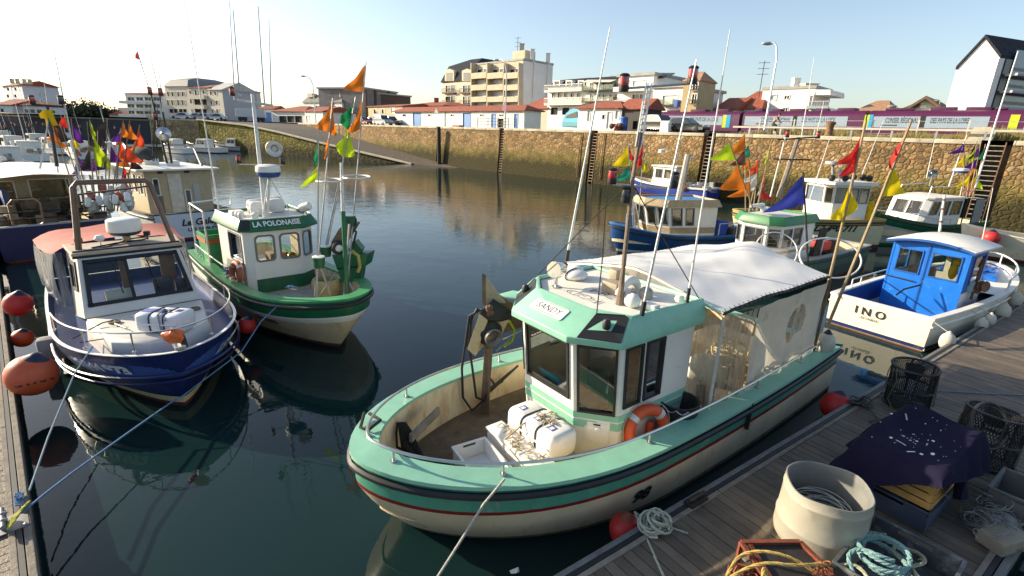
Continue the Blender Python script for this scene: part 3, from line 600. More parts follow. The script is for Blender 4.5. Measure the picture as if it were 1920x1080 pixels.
for i in range(1, 5):
    mb.prism([A0+dv*.03+fr_n*.2+dz*(hgt*i/5), A0+dv+fr_n*.2+dz*(hgt*i/5), A0+dv+fr_n*.2+dz*(hgt*i/5+.2), A0+dv*.03+fr_n*.2+dz*(hgt*i/5+.2)], fr_n*.9)
mb.build('balcony_slabs', GREYR, th, smooth=False)
for i in range(5):
    for j in range(4): 
        a = A0+dv*(.06+.23*j)+fr_n*.17+dz*(hgt*i/5+.5); MB().prism([a, a+dv*.15, a+dv*.15+dz*1.6, a+dz*1.6], fr_n*.05).build('window', M('blue_grey_glass', (.14, .18, .23), .12), th, smooth=False)
mb = MB(); mb.bar(G[-1]+fr_n*.1-gx*.2, G[-2]+fr_n*.1-gx*.2, .5); mb.build('corner_pier', REND, th, smooth=False)
# left part of the quay: arcade, grey roofed house, concrete hall
f = Fac(513, 568, 209, off=2.5, ) if False else Fac(511, 571, 208.5, Y=(118, 113))
b = building('arcade', 'low white arcade with three arched bays beside the slipway', f, 9, REND, [(x, x+13, 217, 235, 'open') for x in (524, 538.5, 553)], roof='hip', rh=1.3, rmat=TILE, over=.4)
f = Fac(571, 605, 208.5, Y=(112, 108)); building('arcade_annex', 'plain white annex with red roof right of the arcade', f, 8, REND, [(575, 580, 216, 234, 'wdoor')], roof='gable', rh=1.1, rmat=TILE, over=.3)
f = Fac(486, 511, 204, Y=124); building('lean_to_shed', 'little white shed with blue door left of the arcade', f, 8, REND, [(496, 508, 211, 233, 'door')], roof='gable', rh=.9, rmat=TILE)
f = Fac(568, 641, 192.5, Y=(136, 128)); b = building('grey_roof_house', 'white two storey house with grey mansard roof and small dormers', f, 12, REND, [(573, 582, 199, 208), (592, 600, 198, 207), (622, 629, 198, 209)], roof='mansard', rh=1.7, rmat=M('grey_roofing', (.19, .19, .17), .85, var=.2, sc=1), over=.3)
mb = MB()
for x in (579, 604, 631): 
    q = f.at(x, 182, -.3); mb.prism([q+f.ux*-1.1, q+f.ux*1.1, q+f.ux*.9+V((0, 0, .9)), q+f.ux*-.9+V((0, 0, .9))], -f.n*1.5)
mb.build('dormer', CREAM, b, smooth=False)
f = Fac(641, 684, 175, Y=(134, 128)); b = building('dark_cornered_hall', 'dark brown and glass fronted hall between the grey roofed house and concrete wall', f, 14, M('brown_cladding', (.10, .07, .055), .8, var=.2), [(659, 683, 180, 194), (664, 683, 201, 217)], gm=M('sky_glass', (.30, .38, .42), .1))
f = Fac(684, 744, 171, Y=(126, 138)); b = building('concrete_hall', 'tall windowless grey concrete hall with brown pilasters', f, 14, M('sooty_concrete', (.21, .20, .19), .9, var=.25, sc=.7, dirt=.4, dcol=(.13, .12, .12)), [])
mb = MB()
for x in (685, 703, 727): mb.bar(f.at(x, 236, .1), f.at(x, 170, .1), .5)
mb.build('pilaster', MATS['brown_cladding'], b, smooth=False)
# left: cream apartment house in three bays, terraces, white corner block
IV = M('ivory_render', (.62, .57, .46), .85, var=.07, sc=.6, dirt=.15, dcol=(.42, .36, .27))
f = Fac(308, 352, 162, Y=(150, 146))
b = building('ivory_flats', 'ivory apartment house with rows of paired windows and shop front at the basin head', f, 16, IV, [(x, x+6.5, y0, y1) for y0, y1 in ((171.5, 181), (187, 198)) for x in (314, 322, 333, 341)]+[(x, x+6.5, 204, 212, 'open') for x in (318, 326, 336, 343)]+[(x, x+8, 216, 231) for x in (316, 326, 337)], roof='mansard', rh=1.8, rmat=M('lead_grey_roof', (.2, .2, .19), .7, var=.2), fw=.1)
f = Fac(352, 391, 164, Y=(145.5, 142))
b = building('arched_flats', 'ivory apartment bay with one arched window under a red hipped roof', f, 16, IV, [(355, 361, 169, 177), (366, 375, 168, 181), (380, 387, 169, 177), (355, 361, 185, 195), (365, 376, 186, 197, 'open'), (380, 387, 186, 197, 'open'), (355, 361, 204, 213), (366, 376, 203, 213, 'open'), (380, 387, 203, 213, 'open')], roof='hip', rh=1.5, rmat=TILE, fw=.1)
balc(b, f, 363, 389, 179, 185, 1, IV); balc(b, f, 363, 389, 197, 203, 1, IV)
f = Fac(391, 416, 168, Y=(141.5, 139))
b = building('gable_end_flats', 'ivory flats with big bare end wall coloured for shade right of the arched bay', f, 10, IV, [(394, 398, 171, 179), (402, 407, 171, 179), (394, 399, 188, 197), (405, 410, 188, 197), (394, 399, 204, 213), (406, 411, 204, 213)], side=M('shaded_end_render', (.36, .37, .40), .85, var=.05), roof='gable', rh=2.2, rmat=GREYR, fw=.1)  # blue-grey of the end wall is its shade put into the colour
f = Fac(234, 312, 176, Y=152); b = building('terrace_flats', 'white stepped flats with long balcony bands left of the ivory house', f, 14, REND, [(x, x+12, y0, y1) for y0, y1 in ((182, 189), (195, 202), (207, 214), (219, 228)) for x in (240, 256, 272, 288)], roof='hip', rh=.9, rmat=TILE)
for y0, y1 in ((189, 193.5), (202, 206), (214, 218)): balc(b, f, 233, 283, y0, y1, 2.0, REND)
f = Fac(4, 40, 160, Y=(120, 112)); b = building('corner_block', 'tall white block with pink strip and chimneys at the far left', f, 6, M('cool_white_render', (.66, .66, .67), .85), [(14, 20, 163, 171), (28, 34, 163, 171), (14, 20, 176, 184), (28, 34, 176, 184)], roof='gable', rh=1.0, rmat=TILE, side=M('cool_side_render', (.60, .60, .62), .85), sidewins=[(u, u+.05, v, v+.09) for v in (.42, .66) for u in (.42, .56)])
for i, x in enumerate((24, 34, 47, 57)): chimney(b, b.matrix_world @ V((-4+i*2.6, -.5+i*.3, 12.8)) if False else V((PY(x, 157, 112).x, PY(x, 157, 112).y, f.zt+.1)), .5, .9, CREAM)
f = Fac(42, 122, 198.5, Y=(96, 100)); building('blue_white_hall', 'low white hall with red roof and dark glazing below the tall white block', f, 5, MATS['cool_white_render'], [(44, 66, 204, 220), (70, 92, 205, 220), (98, 104, 206, 214)], roof='hip', rh=.8, rmat=TILE, fw=.12)
f = Fac(-12, 20, 196, Y=98); building('red_gable_house', 'small white house with bright red roof at the left edge', f, 9, REND, [(2, 7, 203, 211)], roof='gable', rh=1.2, rmat=TILE)
f = Fac(205, 262, 216, Y=190); building('far_white_cottage', 'tiny white cottage with red roof far behind the basin head', f, 10, REND, [(215, 219, 219, 224), (232, 236, 219, 224)], roof='hip', rh=3, rmat=TILE)
f = Fac(440, 495, 204, Y=(116, 118)); th = thing('white_trailer', 'windowless pale trailer box parked by the slipway head', 'trailer', f.pl(.5, HW))
MB().prism([f.bl+V((0, 0, .9)), f.br+V((0, 0, .9)), f.q[2], f.q[3]], -f.n*3).build('box_body', M('pale_trailer', (.55, .57, .58), .6, var=.05), th, smooth=False, bev=.1)
mb = MB()
for u in (.15, .3, .75, .9): mb.lathe([(.5, -.15), (.5, .15)], f.pl(u, HW+.5, -.3), 14, f.n)
mb.build('wheel', BLACKR, th)
# ================= things on the quay =================
def car_make(name, label, cat, loc, rz, colr, suv=False, L=4.2, Wd=1.72, H=1.45, group='cars parked on the quay'):
    th = thing(name, label, cat, loc, rz, group); T = MW[th.name]; pm = M('car_paint_'+colr[0], colr[1], .25, .2, var=.03, coat=.6)
    a = L/2; hb = .85 if not suv else 1.0
    low = [(-a, .35), (-a-.02, .7), (-a+.12, hb), (a-1.0, hb), (a-.12, hb-.15), (a, .6), (a-.05, .32)]
    cab = [(-a+(.1 if suv else .55), hb), (-a+(.3 if suv else 1.0), H-.04), (-a+1.2, H), (a-1.95, H-.02), (a-1.15, hb)]
    mb = MB(T)
    mb.loft([[V((x, y, z)) for x, z in low] for y in (-Wd/2+.06, -Wd/2, Wd/2, Wd/2-.06)], 0, True, False, True)
    mb.loft([[V((x, y*(1 if z < hb+.1 else .86), z)) for x, z in cab] for y in (-Wd/2+.05, Wd/2-.05)], 0, True, False, True)
    mb.build('body', pm, th, bev=.04)
    for sgn in (-1, 1):
        g = [(cab[0][0]+.18, hb+.03), (cab[1][0]+.08, H-.12), (cab[3][0]-.1, H-.12), (cab[4][0]-.22, hb+.03)]
        ps = [V((x, sgn*(Wd/2-.03)*(1 if z < hb+.1 else .875), z)) for x, z in g]; MB(T).prism(ps, (0, sgn*.015, 0)).build('window', GLASSD, th, smooth=False)
        for wx in (-a+.75, a-.8):
            w = MB(T).lathe([(.2, -.1), (.31, -.1), (.33, -.04), (.33, .06), (.2, .1)], (wx, sgn*(Wd/2-.1), .33), 16, (0, sgn, 0)).build('wheel', BLACKR, th); MB(T).lathe([(.02, .1), (.2, .09), (.21, .05)], (wx, sgn*(Wd/2-.1), .33), 12, (0, sgn, 0)).build('rim', STEEL, w)
        MB(T).box((a-.04, sgn*.6, .66), (.1, .35, .16)).build('headlight', M('lamp_lens', (.6, .6, .58), .1), th, bev=.02); MB(T).box((-a, sgn*.65, .72), (.08, .25, .18)).build('tail_light', M('tail_red', (.3, .01, .01), .2), th, bev=.02)
    fr = MB(T).prism([V((cab[3][0]+.06, -Wd*.36, H-.1)), V((cab[3][0]+.06, Wd*.36, H-.1)), V((cab[4][0]-.06, Wd*.42, hb+.04)), V((cab[4][0]-.06, -Wd*.42, hb+.04))], (.03, 0, .02)).build('windscreen', GLASSD, th, smooth=False)
    if suv:
        MB(T).prism([V((cab[0][0]-.0, -Wd*.36, hb+.08)), V((cab[0][0]-.0, Wd*.36, hb+.08)), V((cab[1][0]-.06, Wd*.34, H-.14)), V((cab[1][0]-.06, -Wd*.34, H-.14))], (-.03, 0, .0)).build('rear_window', GLASSD, th, smooth=False)
        MB(T).lathe([(.02, .18), (.3, .18), (.36, .12), (.36, 0), (.1, 0)], (-a, 0, .95), 16, (-1, 0, 0)).build('spare_wheel', WHITEP, th)
    return th
wa = atan2(WU.y, WU.x)
def q_at(x, off): p = W(x, 240, off); return V((p.x, p.y, HW))
car_make('parked_car', 'dark off-road car with white spare wheel on its back by the kiosk garage', 'car', q_at(1238, 4.2), wa+pi-.25, ('grey', (.05, .055, .06)), True, 4.3, 1.8, 1.75)
car_make('parked_car', 'dark green saloon car parked beside the off-road car', 'car', q_at(1285, 4.0), wa+pi, ('dark_green', (.03, .036, .034)), False, 4.5)
car_make('parked_car', 'small red car parked left of the white shed', 'car', q_at(684, 4.5), wa+pi+.1, ('red', (.28, .02, .03)), False, 4.0)
car_make('parked_car', 'dark car half hidden behind the small red car', 'car', q_at(697, 6.6), wa+pi, ('black', (.02, .022, .026)), False, 4.2)
car_make('parked_car', 'silver off-road car between dark cars left of the white shed', 'car', q_at(718, 4.2), wa+pi, ('silver', (.42, .45, .48)), True, 4.6, 1.8, 1.75)
car_make('parked_car', 'dark blue pick-up parked against the end of the white shed', 'car', q_at(733, 6.5), wa+pi, ('navy', (.03, .05, .08)), True, 4.6, 1.8, 1.65)
for x, Y, c, lb in ((343, 112, ('pale_silver', (.50, .52, .55)), 'silver car parked below the ivory flats, leftmost of the row'), (369, 111, ('white', (.68, .68, .66)), 'white car tucked behind a silver car below the ivory flats'), (383, 109.5, ('light_grey', (.40, .42, .45)), 'grey car second in the row below the ivory flats'), (401, 111, ('yellow_green', (.42, .5, .08)), 'yellow green car at the back of the row below the flats'), (407, 109, ('pearl', (.6, .62, .62)), 'pale car at the right end of the row below the flats')):
    p = PY(x, 233, Y); car_make('parked_car', lb, 'car', (p.x, p.y, HW-.1), pi+.1*RN.random(), c)
# lamp posts
def lamp(label, base, top, arm, w=.09):
    th = thing('street_lamp', label, 'street lamp', base, 0, 'tall curved street lamps'); base = V(base); t = V(top); h = t.z-base.z
    pts = [base, base+V((0, 0, h*.5)), base+V((0, 0, h*.82)), V((lerp(base.x, t.x, .25), lerp(base.y, t.y, .25), base.z+h*.95)), V((lerp(base.x, t.x, .6), lerp(base.y, t.y, .6), base.z+h*.995)), t]
    MB().tube(pts, [w*1.3, w, w*.8, w*.7, w*.6, w*.5], 8).build('pole', STEEL, th); d = (t-pts[3]); d.z = 0; d.normalize()
    MB().ball(t+d*.35-V((0, 0, .02)), .5, 12, 7, 0, (1, .55, .3)).build('lamp_head', M('lamp_shell', (.45, .46, .46), .35, .3), th)
    return th
p = PY(593, 236, 100); lamp('tall curved lamp post behind the flags of the green and white boat', (p.x, p.y, HW), PY(572, 143, 99), 1)
p = W(947, 238, 1.6); b_ = lamp('curved lamp post with a round sign in front of the white shed', (p.x, p.y, HW), W(936, 112, 1.6), 1)
c = W(946.5, 202, 1.45); MB().lathe([(.42, 0), (.42, .05)], c, 18, -WN).build('round_sign', M('navy_sign', (.05, .06, .18), .5), b_); MB().lathe([(.42, .055), (.33, .056)], c, 18, -WN, cap=False).build('sign_rim', M('red_sign', (.4, .03, .03), .5), b_)
p = W(1432, 252, 4); lamp('tallest curved lamp post behind the cyclist', (p.x, p.y, HW), W(1446, 80, 4.2), 1)
p = W(1754, 222, 24); lamp('small street lamp in front of the gabled house', (p.x, p.y, HW), W(1760, 188, 24), 1)
p = W(1677, 222, 23); lamp('small street lamp at the left of the gabled house', (p.x, p.y, HW), W(1681, 199, 23), 1)
p = W(818, 238, 1.5); th = thing('road_sign', 'triangular sign on a thin post in front of the white shed', 'sign', (p.x, p.y, HW)); MB().tube([(p.x, p.y, HW), (p.x, p.y, W(818, 203, 1.5).z)], .05).build('post', STEEL, th)
a = [W(x, y, 1.4) for x, y in ((814, 212), (822, 212), (818, 203))]; MB().prism(a, WN*.03).build('sign_plate', M('sign_back', (.2, .2, .2), .6, .4), th, smooth=False)
# utility cabinet, barrel, bollard, concrete block, pallets
f = Fac(1239, 1255, 226.5, off=1.6); th = thing('utility_cabinet', 'white utility cabinet on the quay in front of the parked saloon', 'cabinet', f.pl(.5, HW)); MB().prism([f.bl, f.br, f.q[2], f.q[3]], -f.n*.5).build('cabinet_body', WHITEP, th, smooth=False, bev=.03); MB().prism([f.at(1241, 229, .0), f.at(1253, 229, .0), f.at(1253, 244, 0), f.at(1241, 244, 0)], f.n*.03).build('cabinet_door', SHUT, th, smooth=False)
c = q_at(1169, 3.6); th = thing('blue_barrel', 'blue plastic barrel beside the kiosk garage', 'barrel', c); MB().lathe([(.38, 0), (.42, .1), (.42, .5), (.45, .55), (.42, .6), (.42, 1.3), (.45, 1.35), (.38, 1.45)], c, 16).build('barrel_body', M('blue_plastic', (.05, .14, .45), .4), th); MB().lathe([(.36, 1.45), (.34, 1.5)], c, 16).build('lid', M('blue_lid', (.04, .1, .35), .4), th)
c = q_at(1157, 2.8); mb = MB()
for i in range(14): mb.ball(c+V((RN.uniform(-.7, .7), RN.uniform(-.4, .4), .15+RN.random()*.5)), RN.uniform(.15, .3), 8, 5, i % 2)
tag(mb.build('net_heap', [M('red_netting', (.25, .05, .04), .9), M('brown_netting', (.12, .08, .05), .9)], smooth=False), 'heap of red brown fishing net left of the blue barrel', 'net')
c = q_at(1556.5, .35); tag(MB().lathe([(.36, 0), (.26, .15), (.24, .75), (.34, .9), (.34, 1.02), (.1, 1.1)], c, 14).build('mooring_bollard', RUSTY), 'rusty iron mooring bollard on the quay edge below the train', 'bollard')
f = Fac(1820, 1862, 238, off=2.6); tag(MB().prism([f.pl(0, HW), f.pl(1.1, HW), f.at(1868, 247), f.at(1858, 238), f.at(1826, 238)], -f.n*1.4).build('concrete_block', CONC, smooth=False), 'pale sloping concrete block on the quay under the train', 'concrete block')
for i, (x, w) in enumerate(((848, 9), (516+340, 5))):
    f = Fac(x, x+w, 234.5, off=6.5); tag(MB().prism([f.pl(0, HW), f.pl(1, HW), f.q[2], f.q[3]], -f.n*.8).build('fish_crate', M('red_crate', (.25, .05, .04), .6), smooth=False), ['dull red crates stacked against the shed by its second door', 'small red crate right beside the shed door'][i], 'crate')
# guard rail and fence along the right part of the quay
gt0, gt1 = wall_t(1900)-6, wall_t(1345)
th = thing('guard_rail', 'long pale metal guard rail along the right part of the quay', 'guard rail', TW @ V(((gt0+gt1)/2, -2.2, HW)), wa)
for z, h in ((.62, .16),): MB(TW).bar((gt0, -2.2, HW+z), (gt1, -2.2, HW+z), .08, h*.9).build('rail', M('weathered_white', (.50, .46, .38), .6, var=.15, sc=1), th, smooth=False)
k = gt0
while k < gt1: MB(TW).box((k, -2.26, HW+.3), (.12, .08, .66)).build('post', STEEL, th, smooth=False); k += 2.6
th = thing('rail_fence', 'grey post and wire fence between the grass and the train', 'fence', TW @ V(((gt0+gt1)/2, -8, HW)), wa)
k = gt0
while k < gt1+1: MB(TW).box((k, -8, HW+.75), (.1, .1, 1.5)).build('post', M('pale_post', (.55, .52, .46), .7), th, smooth=False); k += 3.1
for z in (1.4, .9, .4): MB(TW).bar((gt0, -8, HW+z), (gt1+1, -8, HW+z), .035).build('wire', STEEL, th, smooth=False)
gm = M('dry_grass', (.34, .26, .10), .9, var=.35, sc=3, trans=.3); gm2 = M('green_grass', (.14, .16, .04), .9, var=.3, trans=.3); mb = MB(TW)
for i in range(6500):
    x = RN.uniform(gt0, gt1); y = -RN.uniform(3.2, 9.5); k = .55+.45*sin(x*.9)*sin(x*.37+1); h = RN.uniform(.3, 1.25)*max(.3, k); dx = RN.uniform(-.2, .2); w = RN.uniform(.02, .05)
    mb.add([(x-w, y, HW), (x+w, y, HW), (x+dx+w*.3, y+RN.uniform(-.1, .1), HW+h)], [(0, 1, 2)], int(RN.random() > .7))
stuff(mb.build('grass', [gm, gm2], smooth=False))
# train
PURP = M('purple_train_paint', (.085, .010, .055), .45, var=.15, sc=.6, dirt=.3, dcol=(.05, .01, .03)); BAN = M('pale_blue_band', (.30, .37, .45), .5, var=.06); LIME = M('lime_band', (.5, .58, .02), .5); CYAN = M('cyan_band', (.03, .32, .55), .5); INK = M('dark_lettering', (.035, .05, .06), .6, var=.05)
tt = lambda x: (W(x, 222, 13)-(WA+WN*13)).dot(WU)
TT = Matrix.Translation(WA+WN*13) @ Matrix((-WU, WN, (0, 0, 1))).transposed().to_4x4()   # x runs right in the picture, -y faces the basin
def tx(x): return -tt(x)
zt_, zb_ = 8.2, 5.9
for i, (xa, xb, lb) in enumerate(((1225, 1389, 'purple train carriage with grey lettered band, left end behind the kiosk garage'), (1390, 1624, 'purple train carriage with lettered band in the middle behind the cyclist'), (1625, 2010, 'purple train carriage with lettered band at the right end of the quay'))):
    a, b_ = tx(xa)+.15, tx(xb)-.15; th = thing('train_carriage', lb, 'train', TT @ V(((a+b_)/2, 1.4, HW)), wa+pi, 'purple train carriages'); e = .25
    prof = [(0, zb_), (0, 7.5), (.12, 7.78), (.5, zt_-.2), (1.4, zt_-.14), (2.3, zt_-.2), (2.7, 7.78), (2.8, 7.5), (2.8, zb_)]
    MB(TT).loft([[V((x, y, z)) for y, z in prof] for x in (a, b_)], 0, True, False, True).build('body', PURP, th)
    mb = MB(TT)
    k = a+1
    while k < b_-2:
        l = RN.uniform(.6, 2.2); mb.box((k+l/2, 1.4+RN.uniform(-.3, .3), zt_-.06), (l, RN.uniform(.8, 1.6), RN.uniform(.16, .34))); k += l+RN.uniform(.3, 1.4)
    mb.build('roof_equipment', M('dark_purple', (.07, .012, .05), .7, var=.3), th, bev=.03)
    segs = {0: [(1232, 1355)], 1: [(1397, 1487), (1495, 1590)], 2: [(1638, 1726), (1735, 1856)]}[i]
    for xa2, xb2 in segs: MB(TT).box(((tx(xa2)+tx(xb2))/2, -.01, 7.0), (tx(xb2)-tx(xa2), .03, .95)).build('lettered_band', BAN, th, smooth=False)
    for xa2, xb2, m in {0: [(1355.5, 1362, LIME), (1362, 1370, CYAN)], 1: [(1621, 1623.5, LIME)], 2: [(1626, 1630, LIME), (1630, 1637, CYAN), (1894, 1912, LIME)]}[i]:
        MB(TT).box(((tx(xa2)+tx(xb2))/2, -.013, 6.95), (tx(xb2)-tx(xa2), .03, 1.35)).build('colour_stripe', m, th, smooth=False)
    if i: MB(TT).box((tx(1491 if i == 1 else 1731), -.012, 6.9), (tx(1495)-tx(1487), .03, 1.3)).build('door_gap', M('deep_shade', (.03, .027, .024), .9), th, smooth=False)
    for body, xa2, xb2 in {0: [('CONSEIL RÉGIONAL', 1217, 1281), ('DES PAYS DE LA LOIRE', 1289, 1353)], 1: [('CONSEIL RÉGIONAL', 1425, 1485), ('DES PAYS DE LA LOIRE', 1498, 1573)], 2: [('CONSEIL RÉGIONAL', 1659, 1725), ('DES PAYS DE LA LOIRE', 1739, 1826)]}[i]:
        w_ = tx(xb2)-tx(xa2); mbt = MB(TT); n0 = len(body)*.44*.62
        mbt.text(body, .5, (0, 0, 0), (1, 0, 0), (0, 0, 1), warp=(lambda x, y, c=(tx(xa2)+tx(xb2))/2, k=w_/n0: V((c+x*k*.9, -.032, 7.12+y*1.25))), bold=.008); mbt.build('lettering', INK, th, smooth=False)
    if i: MB(TT).box(((tx(1412) if i == 1 else tx(1645))+1.0, -.03, 6.72), (1.2, .02, .1)).build('dash_mark', INK, th, smooth=False)
# cyclist
def skin_body(name, joints, edges, mat, parent=None, sub=1):
    me = bpy.data.meshes.new(name); me.from_pydata([j[0] for j in joints], edges, []); o = bpy.data.objects.new(name, me); COL.objects.link(o)
    sk = o.modifiers.new('s', 'SKIN'); 
    for i, j in enumerate(joints): me.skin_vertices[0].data[i].radius = j[1] if isinstance(j[1], tuple) else (j[1], j[1])
    me.skin_vertices[0].data[0].use_root = True
    sb = o.modifiers.new('b', 'SUBSURF'); sb.levels = sub; sb.render_levels = sub
    dg = bpy.context.evaluated_depsgraph_get(); m2 = bpy.data.meshes.new_from_object(o.evaluated_get(dg)); bpy.data.objects.remove(o)
    vs = [v.co.copy() for v in m2.vertices]; fs = [tuple(p.vertices) for p in m2.polygons]; bpy.data.meshes.remove(m2)
    return MB().add(vs, fs).build(name, mat, parent)
cb = W(1450, 252, 3.2); TB = Matrix.Translation((cb.x, cb.y, HW)) @ Matrix((-WU, WN, (0, 0, 1))).transposed().to_4x4()
bk = thing('bicycle', 'bicycle ridden by the shirtless cyclist on the quay', 'bicycle', (cb.x, cb.y, HW), wa+pi)
for x in (-.53, .53):
    w = MB(TB).tube([(x+.34*cos(a), 0, .34+.34*sin(a)) for a in [2*pi*i/20 for i in range(20)]], .024, 6, 0, True).build('wheel', BLACKR, bk)
    mb = MB(TB)
    for i in range(7): a = pi*i/7; mb.bar((x+.33*cos(a), 0, .34+.33*sin(a)), (x-.33*cos(a), 0, .34-.33*sin(a)), .008)
    mb.build('spokes', STEEL, w, smooth=False)
mb = MB(TB)
for a, b_ in (((-.53, 0, .34), (-.08, 0, .3)), ((-.08, 0, .3), (-.2, 0, .88)), ((-.2, 0, .82), (.38, 0, .86)), ((-.08, 0, .3), (.4, 0, .76)), ((.36, 0, .98), (.53, 0, .34)), ((-.53, 0, .34), (-.2, 0, .84))): mb.tube([a, b_], .022)
mb.build('bicycle_frame', DARKM, bk); MB(TB).tube([(.42, -.27, 1.0), (.36, -.1, 1.02), (.36, .1, 1.02), (.42, .27, 1.0)], .018).build('handlebar', DARKM, bk); MB(TB).box((-.22, 0, .93), (.26, .14, .06)).build('saddle', BLACKR, bk, bev=.02)
pr = thing('person', 'shirtless tanned cyclist in dark trousers leaning forward on the bicycle', 'person', TB @ V((-.2, 0, .95)), wa+pi)
B = lambda *a: TB @ V(a)
SKINM = M('tanned_skin', (.42, .23, .14), .55, var=.08, sc=9)
js = [(B(-.2, 0, 1.0), (.15, .12)), (B(-.08, 0, 1.2), (.13, .1)), (B(.08, 0, 1.42), (.17, .12)), (B(.17, 0, 1.52), (.06, .06)), (B(.22, 0, 1.6), (.07, .065)), (B(.25, 0, 1.72), (.085, .095)), (B(.24, 0, 1.82), (.05, .055)),
      (B(.1, -.2, 1.43), .06), (B(.25, -.24, 1.2), .045), (B(.4, -.25, 1.03), .032), (B(.46, -.25, 1.01), .03), (B(.1, .2, 1.43), .06), (B(.25, .24, 1.2), .045), (B(.4, .25, 1.03), .032), (B(.46, .25, 1.01), .03),
      (B(-.18, -.1, .95), .1), (B(.2, -.1, .78), .072), (B(.02, -.1, .36), .045), (B(.14, -.1, .28), .035), (B(-.18, .1, .95), .1), (B(.12, .1, .6), .072), (B(-.1, .1, .2), .045), (B(.02, .1, .13), .035)]
ed = [(0, 1), (1, 2), (2, 3), (3, 4), (4, 5), (5, 6), (2, 7), (7, 8), (8, 9), (9, 10), (2, 11), (11, 12), (12, 13), (13, 14), (0, 15), (15, 16), (16, 17), (17, 18), (0, 19), (19, 20), (20, 21), (21, 22)]
skin_body('body', js, ed, SKINM, pr, 2)
tj = [(B(-.2, 0, .99), (.17, .14)), (B(-.18, -.1, .95), .115), (B(.2, -.1, .78), .088), (B(.04, -.1, .42), .06), (B(-.18, .1, .95), .115), (B(.12, .1, .6), .088), (B(-.08, .1, .26), .06), (B(-.12, 0, 1.1), (.14, .12))]
skin_body('trousers', tj, [(0, 1), (1, 2), (2, 3), (0, 4), (4, 5), (5, 6), (0, 7)], M('dark_denim', (.03, .04, .06), .9), pr, 2)
MB().ball(B(.23, 0, 1.77), .115, 12, 7, 0, (1, .95, .95)).build('hair', M('dark_hair', (.05, .035, .025), .8), pr)
for s_ in (-1, 1): MB(TB).box((.1, s_*.1, .1 if s_ > 0 else .25), (.24, .09, .08)).build('shoe', WHITEP, pr, bev=.02)
# far trees
def leafy(name, label, c, w, h, mat, n=700, leaf=.5, group=None):
    th = thing(name, label, 'tree', c, 0, group); c = V(c); mb = MB()
    pf = [(RN.uniform(-w/2, w/2)*.7, RN.uniform(-w/2, w/2)*.7, RN.uniform(.45, .85)*h, RN.uniform(.22, .4)*w) for _ in range(11)]
    for i in range(n):
        bx, by, bz, br = RN.choice(pf); d = V((RN.gauss(0, 1), RN.gauss(0, 1), RN.gauss(0, .8))).normalized()*br*RN.uniform(.55, 1.05); p = c+V((bx, by, bz))+d
        a = V((RN.uniform(-1, 1), RN.uniform(-1, 1), RN.uniform(-1, 1))).normalized()*leaf; b_ = a.cross(V((RN.uniform(-1, 1), RN.uniform(-1, 1), .3))).normalized()*leaf*.7
        mb.add([p-a, p+b_, p+a, p-b_], [(0, 1, 2, 3)], i % 2)
    mb.build('crown', mat, th, smooth=False); tr = MB(); tr.tube([c, c+V((.1, 0, h*.35)), c+V((0, .2, h*.6))], [w*.05, w*.04, w*.025], 7)
    for k in range(4): a = k*1.6; tr.tube([c+V((0, 0, h*.35)), c+V((cos(a)*w*.25, sin(a)*w*.25, h*.65))], [w*.025, w*.01], 5)
    tr.build('trunk', RUSTY, th); return th
LF = [M('dark_leaves', (.035, .045, .022), .9, var=.3), M('mid_leaves', (.055, .07, .03), .9, var=.3)]
for i, (x, w, h) in enumerate(((134, 9, 3.4), (150, 10, 3.8), (166, 10, 4.2), (182, 9, 3.2), (203, 7, 2.6), (222, 7, 2.6))):
    p = PY(x, 226, 185+i*3); leafy('tree', ['dark rounded tree in the distant row, nearest the white hall', 'broad dark tree second in the distant row', 'tallest dark tree of the distant row', 'dark tree fourth in the distant row, sloping down', 'small dark tree left of the far cottage', 'small dark tree just behind the far cottage'][i], (p.x, p.y, HW-.5), w, h, LF, 620, .45, 'trees far behind the basin')
p = W(1790, 226, 12); 
